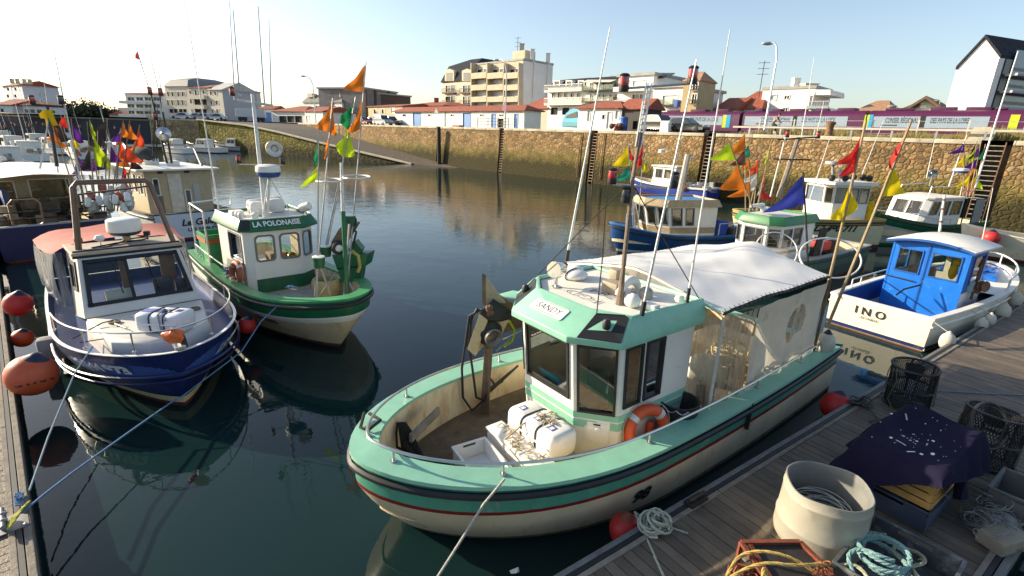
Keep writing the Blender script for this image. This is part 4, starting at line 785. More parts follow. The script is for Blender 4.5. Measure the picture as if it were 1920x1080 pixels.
# ================= pontoons =================
PE0 = P(1040, 1080, .5); PE1 = P(1920, 560, .5); PD = (PE1-PE0); PD.z = 0; PD.normalize(); PNn = V((PD.y, -PD.x, 0))     # PNn points away from the boats
PANG = atan2(PD.y, PD.x)
WOODD = M('grey_deck_boards', (.125, .098, .070), .62, var=.3, sc=2.2, bump=.5, bsc=30, dirt=.25, dcol=(.06, .05, .04), island=.22)
TIMB = M('weathered_timber', (.22, .19, .15), .9, var=.3, sc=5, bump=.5, bsc=25, island=.12)
ALU = M('dull_aluminium', (.17, .165, .155), .6, .2, var=.25, sc=4, dirt=.3, dcol=(.07, .065, .06))
FLOATM = M('pontoon_float', (.03, .03, .03), .8, var=.3)
def pontoon(label, org, d, n, L0, L1, width, z=.5, bw=.145):
    ang = atan2(d.y, d.x); th = thing('pontoon', label, 'pontoon', org, ang); T = Matrix.Translation(V((org.x, org.y, 0))) @ Matrix((d, n, (0, 0, 1))).transposed().to_4x4()
    mb = MB(T); k = L0
    while k < L1: mb.box((k+bw/2, width/2, z-.025+RN.uniform(-.004, .004)), (bw-.012, width-.30, .05)); k += bw
    mb.build('decking', WOODD, th, smooth=False)
    for y, s in ((0, 1), (width, -1)):
        MB(T).box(((L0+L1)/2, y+s*.035, z-.08), (L1-L0, .07, .2)).build('edge_beam', TIMB if width == 2.2 else ALU, th, smooth=False, bev=.01)
        MB(T).box(((L0+L1)/2, y+s*.105, z-.045), (L1-L0, .05, .13)).build('edge_channel', BLACKR, th, smooth=False)
        mb = MB(T); k = L0
        while k < L1: mb.box((k+1.45, y+s*.165, z-.02), (2.88, .06, .075)); k += 2.9
        mb.build('edge_board', TIMB, th, smooth=False, bev=.006)
    k = L0+1
    while k < L1: MB(T).box((k+.9, width/2, -.05), (2.35, width*.985, .8)).build('float', FLOATM, th, bev=.05); k += 2.6
    return th, T
PW_ = abs((P(1900, 1052, .5)-PE0).dot(PNn))
pontoon('long grey boarded pontoon carrying the barrel and lobster pots at the right', PE0, PD, PNn, -6, 34, PW_)
LE0 = P(7, 590, .5); LE1 = P(72, 1080, .5); LD = LE1-LE0; LD.z = 0; LD.normalize(); LN = V((-LD.y, LD.x, 0))
if LN.x > 0: LN = -LN
pontoon('narrow grey pontoon along the left edge of the picture', LE0, LD, LN, -14, 14, 2.2)

# ================= boat library =================
class Boat:
    """local x to the bow, y to port, z up from the waterline"""
    def __init__(s, name, label, loc, deg, L, B, sheer, rake=.7, draft=.55, full=.5, e=2.2, tr=.86, flare=.12, cat='fishing boat', group=None, bowsharp=1.35, belt=1., bowk=.6, fs=.34):
        s.belt = belt; s.bowk = bowk; s.fs = fs
        s.root = thing(name, label, cat, loc, radians(deg), group); s.T = MW[s.root.name]; s.L = L; s.B = B; s.sh = sheer; s.rake = rake; s.draft = draft; s.full = full; s.e = e; s.tr = tr; s.flare = flare; s.bs = bowsharp
    def mb(s): return MB(s.T)
    def w(s, x, y, z): return s.T @ V((x, y, z))
    def l(s, p): return s.T.inverted() @ V(p)
    def sheer(s, t):
        st, mi, bo = s.sh
        return mi+(st-mi)*((.45-t)/.45)**2 if t < .45 else mi+(bo-mi)*((t-.45)/.55)**1.9
    def half(s, t, h):
        h = min(1., h/s.belt)
        f = max(.12, s.full-s.fs*(1-h)); b = 1.
        if t > f: b = max(0., 1-((t-f)/(1-f))**lerp(s.bs, s.e, h))**lerp(.85, .62, h)
        if t < .45: b *= lerp(1, s.tr, ((.45-t)/.45)**2)
        bow = max(0, (t-.4)/.6); k = lerp(1-s.flare, s.bowk, bow*.9)
        sec = k+(1-k)*h**.8 if h > .25 else (k+(1-k)*.25**.8)*lerp(.55, 1, (h/.25)**.5)
        return s.B/2*b*sec
    def pt(s, t, z, side, out=0.):
        zs = s.sheer(t); h = min(1, max(0, (z+s.draft)/(zs+s.draft)))
        x = -s.L/2+t*(s.L-s.rake*(1-min(1, h/s.belt))**1.25)
        return V((x, side*(s.half(t, h)+out), z))
    def t_of(s, x, z):
        lo, hi = 0., 1.
        for _ in range(22):
            m = (lo+hi)/2
            if s.pt(m, z, 1).x < x: lo = m
            else: hi = m
        return lo
    def on(s, x, z, side, out=.012): return s.pt(s.t_of(x, z), z, side, out)
    def stations(s, n=34): return [1-(1-i/n)**1.7 if False else (i/n)*.55 if i < n*.4 else .22+.78*(1-(1-(i-n*.4)/(n*.6))**1.9) for i in range(n+1)]
    def hull(s, bands, nst=34):
        """bands: list of (z spec, material) from keel upward; z spec = absolute or ('s', below sheer)"""
        ts = s.stations(nst); mb = s.mb(); zf = [lambda t: -s.draft]+[(lambda t, b=b: s.sheer(t)-b[0][1] if isinstance(b[0], tuple) else min(b[0], s.sheer(t)-.02)) for b in bands]
        mats = []
        for side in (1, -1):
            for k in range(len(bands)):
                if bands[k][1] not in mats: mats.append(bands[k][1])
                mi = mats.index(bands[k][1]); nz = 3 if k < len(bands)-1 else 2
                rows = [[s.pt(t, lerp(zf[k](t), zf[k+1](t), j/nz), side) for j in range(nz+1)] for t in ts]
                mb.loft(rows, mi, False)
        for k in range(len(bands)):
            mi = mats.index(bands[k][1]); a, b = zf[k](0), zf[k+1](0)
            mb.quad(s.pt(0, a, 1), s.pt(0, a, -1), s.pt(0, b, -1), s.pt(0, b, 1), mi)
        s.hull_ob = mb.build('hull', mats, s.root, merge=True, ang=35); return s.hull_ob
    def ring(s, dz=0., inset=0., nst=40, bow_in=None):
        """closed-at-bow curve along the gunwale, port stern -> bow -> starboard stern"""
        ts = s.stations(nst); pts = [s.pt(t, s.sheer(t), 1) for t in ts]; out = []
        for i, p in enumerate(pts):
            a = pts[max(0, i-1)]; b = pts[min(len(pts)-1, i+1)]; d = V((b.x-a.x, b.y-a.y, 0)).normalized() if i < len(pts)-1 else V((0, -1, 0)); n = V((d.y, -d.x, 0))
            q = p+n*inset+V((0, 0, dz))
            if inset > 0: q.y = max(q.y, 0)
            if i == 0: q.x = p.x+max(inset, 0)
            out.append(q)
        return out+[V((q.x, -q.y, q.z)) for q in reversed(out[:-1])]
    def gunwale(s, mat, w=.26, h=.05, over=.03, name='gunwale', stern=True):
        a, b, c, d = s.ring(0, -over), s.ring(h, -over), s.ring(h, w), s.ring(0, w)
        mb = s.mb().loft([list(k) for k in zip(a, b, c, d)], 0, True, stern, not stern); return mb.build(name, mat, s.root, ang=30)
    def strake(s, mat, r=.05, dz=-.07, out=.03, name='rubbing_strake'):
        p = s.ring(dz, -out); return s.mb().tube(p, r, 7).build(name, mat, s.root)
    def inner(s, mat, deckz, inset=.16, deckmat=None, name='bulwark'):
        top = s.ring(0, inset); n = len(top); fl = []
        for p in top: q = V((p.x, p.y*.97, deckz)); fl.append(q)
        mb = s.mb().loft([[a, a.lerp(b, .5), b] for a, b in zip(top, fl)], 0, False)
        mb.quad(top[0], top[-1], fl[-1], fl[0]); mb.build(name, mat, s.root, ang=35)
        m = s.mb(); h = n//2
        for i in range(h): m.add([fl[i], fl[i+1], fl[n-2-i], fl[n-1-i]], [(0, 1, 2, 3)])
        m.build('deck', deckmat or mat, s.root, smooth=False, merge=True)
    def rail(s, mat, t0, height, inset=.1, r=.022, nposts=8, both=True, dz=0., drop=True, name='rail', sides=(1, -1), tend=1.):
        R = s.ring(0, inset, 60); n = len(R); h = n//2
        idx = [i for i, p in enumerate(R) if (p.x+s.L/2)/s.L >= t0 and (tend >= 1 or (p.x+s.L/2)/s.L <= tend)]
        runs = [idx] if (tend >= 1 and both) else [[i for i in idx if (i <= h) == (sd > 0)] for sd in sides]
        rl = []
        for run in runs:
            if len(run) < 2: continue
            pts = [R[i]+V((0, 0, height)) for i in run]
            if drop: pts = [R[run[0]]+V((0, 0, .03))]+pts+[R[run[-1]]+V((0, 0, .03))]
            ob = s.mb().tube(pts, r, 7).build(name, mat, s.root); rl.append(ob)
            for k in range(nposts+1):
                i = run[int(k/nposts*(len(run)-1))]; p = R[i]
                s.mb().tube([p+V((0, 0, .03)), p+V((0, 0, height))], r*.85, 6).lathe([(r*2.2, .0), (r*2.2, .02)], p+V((0, 0, .05)), 8).build('stanchion', mat, s.root)
        return rl
    def text(s, body, size, x, z, side, mat, shear=0, sx=1., bold=.0, name='lettering', out=.015):
        mb = s.mb(); sg = -side
        mb.text(body, size, (0, 0, 0), (1, 0, 0), (0, 0, 1), shear=shear, sx=sx, bold=bold, warp=lambda a, b: s.on(x+sg*a, z+b, side, out))
        return mb.build(name, mat, s.root, smooth=False)
def house(bt, foot, z0, z1, rake, mat, wins, glass=GLASS, frame=None, t=.04, name='wheelhouse', fw=.035, rounded=0., skip=(), imat=None):
    """wheelhouse walls: foot = CCW list of (x,y) seen from above, rake = outward lean (dx) per vertex"""
    n = len(foot); mb = bt.mb(); qs = []
    for i in range(n):
        j = (i+1) % n; a, b = foot[i], foot[j]; ra, rb = rake[i], rake[j]
        z0i = z0[i] if isinstance(z0, (list, tuple)) else z0; z0j = z0[j] if isinstance(z0, (list, tuple)) else z0
        z1i = z1[i] if isinstance(z1, (list, tuple)) else z1; z1j = z1[j] if isinstance(z1, (list, tuple)) else z1
        q = (V((a[0], a[1], z0i)), V((b[0], b[1], z0j)), V((b[0]+rb[0], b[1]+rb[1], z1j)), V((a[0]+ra[0], a[1]+ra[1], z1i))); qs.append(q)
        if i in skip: continue
        panel(mb, q, [w[:4] for w in wins.get(i, [])], t, 0, True, 1)
    ob = mb.build(name, [mat, imat or M('house_lining', (.36, .30, .21), .7, var=.15)], bt.root, smooth=False)
    for i, ws in wins.items():
        for w in ws:
            q = tuple(bt.T @ p for p in qs[i]); window(q, w[:4], bt.root, frame or [BLACKR, mat], glass, fw, .012, .015, rounded=rounded, muntin=w[4] if len(w) > 4 else ())
    return ob, [tuple(bt.T @ p for p in q) for q in qs]
def slab(bt, poly, z, h, mat, name='roof', crown=0., bev=.02, zs=None):
    n = len(poly); zz = zs or [z]*n; mb = bt.mb(); c = V((sum(p[0] for p in poly)/n, sum(p[1] for p in poly)/n, sum(zz)/n+h+crown))
    lo = [V((p[0], p[1], k)) for p, k in zip(poly, zz)]; hi = [p+V((0, 0, h)) for p in lo]
    mb.add(lo+hi+[c], [tuple(range(n-1, -1, -1))]+[(i, (i+1) % n, n+(i+1) % n, n+i) for i in range(n)]+[(n+i, n+(i+1) % n, 2*n) for i in range(n)])
    return mb.build(name, mat, bt.root, smooth=False, bev=bev)
def flag(bt_or_parent, a, b, c, mat, name='flag', fold=.06, seed=0):
    """triangular pennant: a top of hoist, b bottom of hoist, c fly tip (world)"""
    a, b, c = V(a), V(b), V(c); n = (b-a).cross(c-a).normalized(); r = random.Random(seed*7+3); ph = r.uniform(0, 6); L = max((c-a).length, (b-a).length); N = 9; vs = []; id_ = {}
    for i in range(N+1):
        for j in range(N+1-i):
            u, v = i/N, j/N; p = a+(b-a)*v+(c-a)*u; q = u*(1.0)
            d = n*(sin(u*7+ph+v*3)*fold*L*min(1, u*2.2)+sin(v*9+u*4+ph*2)*fold*.5*L*min(1, u*3)); id_[(i, j)] = len(vs); vs.append(p+d-V((0, 0, .06*L*sin(pi*u)*(1-v))))
    fs = []
    for i in range(N):
        for j in range(N-i):
            fs.append((id_[(i, j)], id_[(i+1, j)], id_[(i, j+1)]))
            if j < N-i-1: fs.append((id_[(i+1, j)], id_[(i+1, j+1)], id_[(i, j+1)]))
    return MB().add(vs, fs).build(name, mat, bt_or_parent, ang=70)
CLOTH = {k: M('flag_'+k, c, .8, var=.1, sc=6, trans=.42) for k, c in dict(orange=(.75, .20, .015), green=(.012, .22, .07), lime=(.55, .72, .02), yellow=(.82, .62, .01), red=(.62, .03, .025), purple=(.10, .02, .22), black=(.03, .025, .03), blue=(.045, .06, .36), white=(.7, .68, .64), scarlet=(.75, .09, .03), teal=(.02, .28, .17), brown=(.12, .05, .035), pink=(.6, .25, .2)).items()}
POLEM = M('cane_pole', (.30, .22, .12), .7, var=.25); POLEG = M('grey_pole', (.34, .34, .34), .45, .4); POLEW = M('white_pole', (.66, .65, .62), .4, .1)
def danbuoy(label, base, top, flags, pole=None, r=.017, flt=None, group=None, name='dan_buoy', cat='dan buoy', seed=0):
    """base/top world points; flags = [(s_top, s_bot, tip world, colour)] with s along the pole"""
    base, top = V(base), V(top); th = thing(name, label, cat, base, 0, group)
    MB().tube([base, base.lerp(top, .5)+V((.01, 0, 0)), top], [r*1.15, r, r*.8], 7).build('pole', pole or POLEG, th)
    for i, (s0, s1, tip, c) in enumerate(flags): flag(th, base.lerp(top, s0), base.lerp(top, s1), tip, CLOTH[c], seed=seed*5+i)
    if flt:
        k, col, sz = flt; p = base.lerp(top, k); MB().lathe([(.02, -.02), (sz*.8, 0), (sz, .05), (sz, sz*2.1), (sz*.8, sz*2.3), (.02, sz*2.35)], p, 14, top-base).build('float', col, th)
    return th
def fender(name, label, c, r, mat, sq=(1, 1, 1.2), cat='fender', group=None, topmat=None, tilt=None):
    c = V(c); th = thing(name, label, cat, c, 0, group); ax = V(tilt or (0, 0, 1)).normalized(); R_ = r
    prof = [(r*.02, -r*sq[2])]+[(r*sin(pi*i/12)**.85, -r*sq[2]*cos(pi*i/12)) for i in range(1, 11)]+[(r*.3, r*sq[2]*1.0), (r*.2, r*sq[2]*1.12)]
    MB().lathe(prof, c, 20, ax).build('buoy_body', mat, th); MB().lathe([(r*.5, r*sq[2]*.9), (r*.27, r*sq[2]*1.08), (r*.16, r*sq[2]*1.2), (.02, r*sq[2]*1.22)], c, 14, ax).build('buoy_neck', topmat or M('navy_rubber', (.015, .02, .05), .5), th)
    return th
def rope(name, label, pts, r, mat, cat='rope', n=6): return tag(MB().tube(pts, r, n).build(name, mat), label, cat)
def mast(bt, base, top, r=.02, mat=None, name='antenna', r2=None): return MB().tube([V(base), V(base).lerp(V(top), .5), V(top)], [r, lerp(r, r2 or r*.5, .5), r2 or r*.5], 7).build(name, mat or POLEW, bt.root)
# ================= green and white boat in the foreground =================
MINT = M('mint_green_paint', (.25, .52, .375), .42, var=.08, sc=4, bump=.12, bsc=50, dirt=.36, dcol=(.36, .40, .28), dsc=6)
MINTD = M('deep_mint_paint', (.07, .27, .185), .42, var=.15, sc=3, dirt=.42, dcol=(.33, .36, .28), dsc=5, zs=.4)
HCREAM = M('cream_hull_paint', (.66, .55, .37), .4, var=.1, sc=2, dirt=.42, dcol=(.32, .21, .10), dsc=3, zs=.3)
HRED = M('dark_red_stripe', (.20, .015, .015), .45, var=.15)
BOTM = M('antifouling', (.03, .028, .026), .8, var=.3)
INCREAM = M('rusty_cream_bulwark', (.80, .66, .42), .6, var=.12, sc=3, bump=.3, dirt=.72, dcol=(.45, .16, .03), dsc=2.6, zs=.3)  # cream lightened to stand in for bounced light; rust streaks are its own
DECKD = M('dark_deck_mat', (.15, .112, .078), .85, var=.3, sc=6, bump=.5)
WHITE = M('white_gelcoat', (.78, .75, .68), .42, var=.05, sc=2, dirt=.3, dcol=(.45, .36, .22), dsc=4)
ROOFW = M('grubby_white_roof', (.74, .70, .62), .55, var=.08, sc=3, bump=.15, dirt=.45, dcol=(.42, .33, .22), dsc=3)
STAIN = M('stainless_tube', (.55, .53, .5), .28, .9, var=.1)
BLK = M('black_paint', (.012, .012, .014), .5)
TARP = M('white_tarpaulin', (.80, .80, .80), .6, var=.03, sc=2, bump=.1, bsc=12, trans=.25)
CANV = M('beige_canvas', (.66, .60, .49), .8, var=.12, sc=2, bump=.2, bsc=30, dirt=.3, dcol=(.3, .22, .13), trans=.3)
CLEAR = glassy('clear_plastic_sheet', (.85, .82, .74), .05, .12, .58, (.55, .48, .38))
ROPEG = M('grey_rope', (.40, .38, .33), .9, var=.25, sc=40, bump=.6, bsc=120); ROPEK = M('black_rope', (.02, .019, .017), .85, var=.4, sc=40, bump=.5)
ORANGE = M('orange_buoy_plastic', (.66, .085, .02), .5, var=.15, sc=5, dirt=.5, dcol=(.3, .05, .02)); REDB = M('red_buoy_plastic', (.50, .022, .02), .5, var=.18, sc=5, dirt=.5, dcol=(.22, .05, .035), dsc=5)
sd = Boat('fishing_boat', 'mint green and cream fishing boat with white tarpaulin awning and SANDY on its wheelhouse', (2.03, 7.94), 217.5, 9.6, 3.5, (1.0, .94, 1.28), rake=1.1, full=.60, e=2.5, tr=.93, flare=.03, belt=.80, bowk=.90, fs=.07, bowsharp=2.4)
SCUM = M('waterline_scum', (.16, .14, .07), .8, var=.4, sc=4, dirt=.5, dcol=(.06, .06, .025), dsc=6, zs=.5)
sd.hull([(.02, BOTM), (.085, SCUM), (('s', .40), HCREAM), (('s', .335), HRED), (('s', 0), MINTD)], 44)
sd.gunwale(MINT, .30, .05, .05); sd.strake(BLACKR, .045, -.09, .045); sd.inner(INCREAM, .42, .26, DECKD)
sd.rail(STAIN, .0, .2, .17, .019, 13, True)
foot = [(1.8, -.45), (1.8, .65), (1.42, 1.13), (-.1, 1.13), (-.1, -1.0), (1.35, -1.0)]; rk = [(.2, 0), (.2, 0), (.12, 0), (0, 0), (0, 0), (.12, 0)]
hs, hq = house(sd, foot, .42, 2.4, rk, WHITE, {0: [(.07, .93, .5, .95)], 1: [(.08, .92, .42, .95)], 2: [(.04, .27, .47, .94), (.31, .56, .47, .94)], 4: [(.3, .7, .5, .92)], 5: [(.1, .9, .5, .93)]}, t=.05, skip=(3,), imat=M('cream_lining', (.60, .52, .36), .6, var=.1))
mb = sd.mb()
mb.add([(-.1, 1.13, .42), (-.1, .45, .42), (-.1, .45, 2.4), (-.1, 1.13, 2.4)], [(0, 1, 2, 3)]); mb.add([(-.1, -.4, .42), (-.1, -1, .42), (-.1, -1, 2.4), (-.1, -.4, 2.4)], [(0, 1, 2, 3)]); mb.build('aft_wall', WHITE, sd.root, smooth=False)
def band(bt, foot, rk, z0, z1, za, zb, faces, mat, out=.006, name='painted_band'):
    mb = bt.mb()
    for i in faces:
        j = (i+1) % len(foot)
        pt = lambda k, z: V((foot[k][0]+rk[k][0]*(z-z0)/(z1-z0), foot[k][1]+rk[k][1]*(z-z0)/(z1-z0), z)); d = V((foot[j][0]-foot[i][0], foot[j][1]-foot[i][1], 0)).normalized(); n = V((d.y, -d.x, 0))*out
        a, b, c, e = pt(i, za)+n-d*out*.4, pt(j, za)+n+d*out*.4, pt(j, zb)+n+d*out*.4, pt(i, zb)+n-d*out*.4; mb.add([a, b, c, e, a-n*.9, b-n*.9, c-n*.9, e-n*.9], [(0, 1, 2, 3), (0, 4, 5, 1), (3, 2, 6, 7), (1, 5, 6, 2), (0, 3, 7, 4)])
    return mb.build(name, mat, bt.root, smooth=False)
band(sd, foot, rk, .42, 2.4, 1.00, 1.12, (0, 1, 2, 5), MINT); band(sd, foot, rk, .42, 2.4, 1.15, 1.25, (0, 1, 2, 5), MINT)
vb = [(2.17, -.5), (2.17, .70), (1.72, 1.28), (-.12, 1.28), (-.12, -1.15), (1.55, -1.15)]; vt = [(1.68, -.5), (1.68, .62), (1.42, 1.14), (-.12, 1.2), (-.12, -1.08), (1.28, -1.02)]
ring = lambda ps, z: [V((x, y, z)) for x, y in ps]
sd.mb().loft([ring([(x*.98, y*.97) for x, y in vb], 2.36), ring(vb, 2.38), ring(vb, 2.47), ring(vt, 2.74), ring([(x-.04*(1 if x > 0 else -1), y*.965) for x, y in vt], 2.74), ring([(x-.05*(1 if x > 0 else -1), y*.955) for x, y in vt], 2.69)]).build('visor', MINT, sd.root, bev=.012)
slab(sd, [(x*.97-.02, y*.95) for x, y in vt], 2.63, .05, ROOFW, 'roof', .03, .01); slab(sd, [(x*.97, y*.96) for x, y in vb], 2.355, .03, WHITE, 'ceiling', 0, 0)
# name board
n0 = (V((2.17, 0, 2.47))-V((1.68, 0, 2.74))); fu = V((-.49, 0, .27)).normalized(); fo = fu.cross(V((0, -1, 0))); fo = fo if fo.x > 0 else -fo
c0 = V((1.925, .06, 2.605))
mb = sd.mb(); hw, hh = .34, .105
ps = [c0+V((0, y*hw, 0))+fu*z*hh+fo*.008 for y, z in ((-1, -.8), (-.94, -1), (.94, -1), (1, -.8), (1, .8), (.94, 1), (-.94, 1), (-1, .8))]; mb.prism(ps, fo*.012); nb = mb.build('name_board', WHITEP, sd.root, smooth=False)
sd.mb().text('SANDY', .155, c0+fo*.021, (0, 1, 0), fu, shear=.18, depth=.001, sx=.98).build('lettering', BLK, nb, smooth=False)
mb = sd.mb()
for z in (-.86, .86): mb.bar(c0+V((0, -hw*.9, 0))+fu*z*hh+fo*.021, c0+V((0, hw*.9, 0))+fu*z*hh+fo*.021, .006)
mb.build('border_line', BLK, nb, smooth=False)
sd.mb().text('FGD', .27, (1.28, 0.1, 2.705), (0, -1, 0), (1, 0, 0), depth=.004, bold=-.006, sx=1.35).build('roof_lettering', BLK, sd.root, smooth=False); sd.mb().text('784', .27, (.95, .2, 2.71), (0, -1, 0), (1, 0, 0), depth=.004, bold=-.006, sx=1.35).build('roof_lettering', BLK, sd.root, smooth=False)
# navigation light niches on the visor corners
for ys in (1, -1):
    if ys > 0: a, b, c, d = V((2.08, .80, 2.47)), V((1.74, 1.255, 2.47)), V((1.44, 1.105, 2.735)), V((1.64, .74, 2.735))
    else: a, b, c, d = V((2.06, -.58, 2.47)), V((1.66, -1.02, 2.47)), V((1.36, -.93, 2.735)), V((1.60, -.58, 2.735))
    nn = (b-a).cross(d-a).normalized(); nn = nn if nn.x > 0 else -nn
    o = sd.mb().prism([a+nn*.004, b+nn*.004, b.lerp(c, .9)+nn*.004, c.lerp(d, .15)+nn*.004, d.lerp(a, .1)+nn*.004], nn*.012).build('nav_light_niche', BLK, sd.root, smooth=False)
    m = (a+b+c+d)/4; sd.mb().lathe([(.05, 0), (.055, .02), (.055, .1), (.03, .13)], m+nn*.03-V((0, 0, .04)), 12).build('nav_lamp', BLACKR, o)
sd.mb().prism([V((1.55, -1.15, 2.33)), V((1.75, -1.5, 2.33)), V((1.35, -1.55, 2.33)), V((1.1, -1.15, 2.33))], (0, 0, .03)).build('side_shelf', MINT, sd.root, bev=.008)
# searchlight, roof gear
t = sd.mb(); t.tube([(1.3, -.5, 2.68), (1.3, -.5, 2.86)], .025); t.lathe([(.07, 0), (.07, .02)], (1.3, -.5, 2.69), 12); t.build('searchlight_bracket', STAIN, sd.root)
sl = sd.mb().lathe([(.02, -.16), (.08, -.16), (.115, -.06), (.12, .1), (.128, .105), (.128, .125), (.11, .125)], (1.28, -.5, 2.98), 22, (.95, .25, .12)).build('searchlight', M('chrome', (.7, .68, .65), .12, 1.), sd.root); sd.mb().lathe([(.109, .11), (.02, .085)], (1.28, -.5, 2.98), 18, (.95, .25, .12)).build('reflector', M('lamp_reflector', (.75, .75, .72), .15, .6), sl)
sd.mb().box((1.05, -.62, 2.98), (.1, .1, .1)).tube([(1.3, -.62, 2.98), (1.05, -.62, 2.98)], .03).build('searchlight_motor', BLACKR, sd.root, bev=.03)
th = thing('roof_raft_bag', 'small white bundle lying on the far corner of the mint wheelhouse roof', 'bundle', sd.w(.75, -.66, 2.7)); mb = sd.mb(); mb.ball((.7, -.72, 2.76), .22, 16, 9, 0, (1.0, 1.1, .45)); mb.ball((.62, -.8, 2.82), .15, 12, 7, 0, (1.0, 1.1, .5)); mb.build('bundle_cover', WHITEP, th); sd.mb().tube([(.7+.23*cos(a), -.7, 2.76+.11*sin(a)) for a in [pi*2*i/16 for i in range(16)]], .01, 5, 0, True).build('lashing', ROPEK, th)
sd.mb().lathe([(.06, 0), (.1, .03), (.115, .1), (.08, .17), (.02, .2)], (1.0, .78, 2.69), 14).build('domed_antenna', WHITE, sd.root)
sd.mb().box((.75, .2, 2.78), (.22, .3, .2)).box((.55, .05, 2.86), (.16, .16, .3)).build('roof_box', M('dirty_steel_box', (.35, .30, .22), .6, .3, dirt=.5), sd.root, bev=.02); sd.mb().tube(arc((.6, .35, 2.72), .2, (1, 0, 0), (0, .2, 1), 0, pi), .07, 10).build('vent_pipe', WHITE, sd.root)
sd.mb().lathe([(.1, 0), (.1, .12), (.06, .16)], (.5, .62, 2.69), 14).build('roof_vent', M('grey_cap', (.3, .29, .27), .5), sd.root); sd.mb().lathe([(.085, 0), (.085, .02), (.05, .1)], (.2, 1.0, 2.69), 10).build('antenna_foot', WHITE, sd.root)
sd.mb().box((.85, 1.0, 2.73), (.14, .2, .09)).build('junction_box', WHITE, sd.root, bev=.02)
# mast with crossbars and lamps
MASTW = M('worn_mast_paint', (.20, .14, .10), .7, var=.35, sc=8, dirt=.6, dcol=(.12, .07, .04)); LATT = M('galvanised_mast', (.55, .54, .52), .4, .6)
b0 = sd.w(1.08, .62, 2.68); b2 = PY(1186, 338, 6.85); b3 = PY(1217, 155, 7.0)
MB().tube([b0, b0.lerp(b2, .12), b0.lerp(b2, .3), b2, b2.lerp(b3, .5)], [.065, .045, .032, .028, .024], 8).build('mast', MASTW, sd.root)
off = V((.035, 0, 0)); m = MB()
for o in (off, -off, V((0, .05, 0))): m.tube([b2.lerp(b3, .35)+o, b3+o], .014)
for k in range(12): a = b2.lerp(b3, .36+.052*k); m.bar(a-off, a+off+(b3-b2)*.03, .01)
m.build('lattice_mast', LATT, sd.root)
for (x0, y0), (x1, y1), Y in (((1170, 166), (1292, 157), 7.0), ((1149, 345), (1250, 354), 6.85)): MB().tube([PY(x0, y0, Y), PY(x1, y1, Y)], .017).build('crossbar', LATT, sd.root)
LREDM = M('red_lamp_glass', (.36, .01, .02), .15, spec=.7, coat=.5)
def navlamp(par, p, red=True, s=1.): 
    o = MB().lathe([(.045*s, 0), (.05*s, .02*s), (.05*s, .05*s), (.03*s, .06*s), (.03*s, .13*s), (.045*s, .135*s), (.05*s, .15*s), (.03*s, .165*s)], p, 12).build('mast_lamp', BLK, par); MB().lathe([(.043*s, .055*s), (.048*s, .09*s), (.043*s, .14*s)], p, 14).build('lamp_glass', LREDM if red else GLASSD, o)
for x, y, Y, r in ((1169, 172, 7.0, 1), (1297, 158, 7.0, 1), (1147, 345, 6.85, 1), (1172, 380, 6.85, 0), (1262, 352, 6.86, 0)): navlamp(sd.root, PY(x, y, Y), r, 1.35 if y < 200 else 1.3)
for (bx, by), (tx_, ty), Y, r, up in (((1204, 586), (1306, 112), 6.2, .017, .35), ((1289, 562), (1369, 55), 6.8, .014, .4), ((1062, 488), (1144, 52), 9.6, .022, .5)):
    b = PY(bx, by, Y); t_ = PY(tx_, ty, Y+.1); MB().tube([b, b.lerp(t_, .35), b.lerp(t_, .7), t_], [r*1.2, r, r*.7, r*.4], 7).build('whip_antenna', POLEW, sd.root)
    MB().tube([b-V((0, 0, .04)), b.lerp(t_, .05)], r*1.9, 8).build('antenna_base', BLACKR, sd.root)
for pts in ([sd.w(1.7, .76, 2.5), PY(1130, 480, 6.3), PY(1136, 372, 6.6)], [sd.w(1.62, -.9, 2.6), PY(1101, 420, 7.0), b2.lerp(b3, .0)], [sd.w(-.1, 1.15, 2.7), PY(1228, 420, 6.8), PY(1187, 345, 6.85)]): MB().tube(pts, .008, 5).build('stay_wire', ROPEK, sd.root)
# hatch on wheelhouse corner
q = hq[1]; bl, br, tr, tl = q; ex = (br-bl).normalized(); n = ex.cross(V((0, 0, 1))); c = bl+ex*.31+V((0, 0, .30))+n*.02+(tl-bl)*.12
hm = MB(); R3 = Matrix((ex, -n, (0, 0, 1))).transposed(); hm.box(c, (.36, .02, .38), R3); h_ob = hm.build('hatch', WHITE, sd.root, bev=.012); MB().box(c+n*.012, (.29, .02, .3), R3).build('hatch_lid', WHITE, h_ob, bev=.01); MB().box(c+n*.035+ex*.02+V((0, 0, .06)), (.07, .04, .05), R3).build('hatch_latch', WHITEP, h_ob, bev=.01); MB().box(c+n*.024+V((0, 0, .12)), (.1, .006, .025), R3).build('vent_slot', DARKM, h_ob)
# inside the wheelhouse
sd.mb().box((1.45, .1, 1.15), (.5, 1.2, .12)).build('dashboard', M('grey_dash', (.28, .28, .26), .6), sd.root, bev=.02); sd.mb().box((1.72, -.05, 1.42), (.03, .45, .26), Matrix.Rotation(.5, 3, 'Y')).build('blue_tray', M('turquoise_tray', (.08, .45, .58), .4), sd.root, bev=.01); sd.mb().box((.5, 0, .9), (.4, .5, .95)).build('helm_seat', M('dark_green_seat', (.06, .08, .06), .7), sd.root, bev=.05)
sd.mb().tube([(.72, 1.02, 2.1), (.76, 1.0, 1.8)], .06).build('red_flare', HRED, sd.root); sd.mb().tube([(.74, 1.0, 1.75), (.8, .98, 1.35)], .07).build('yellow_oilskin', CLOTH['yellow'], sd.root)
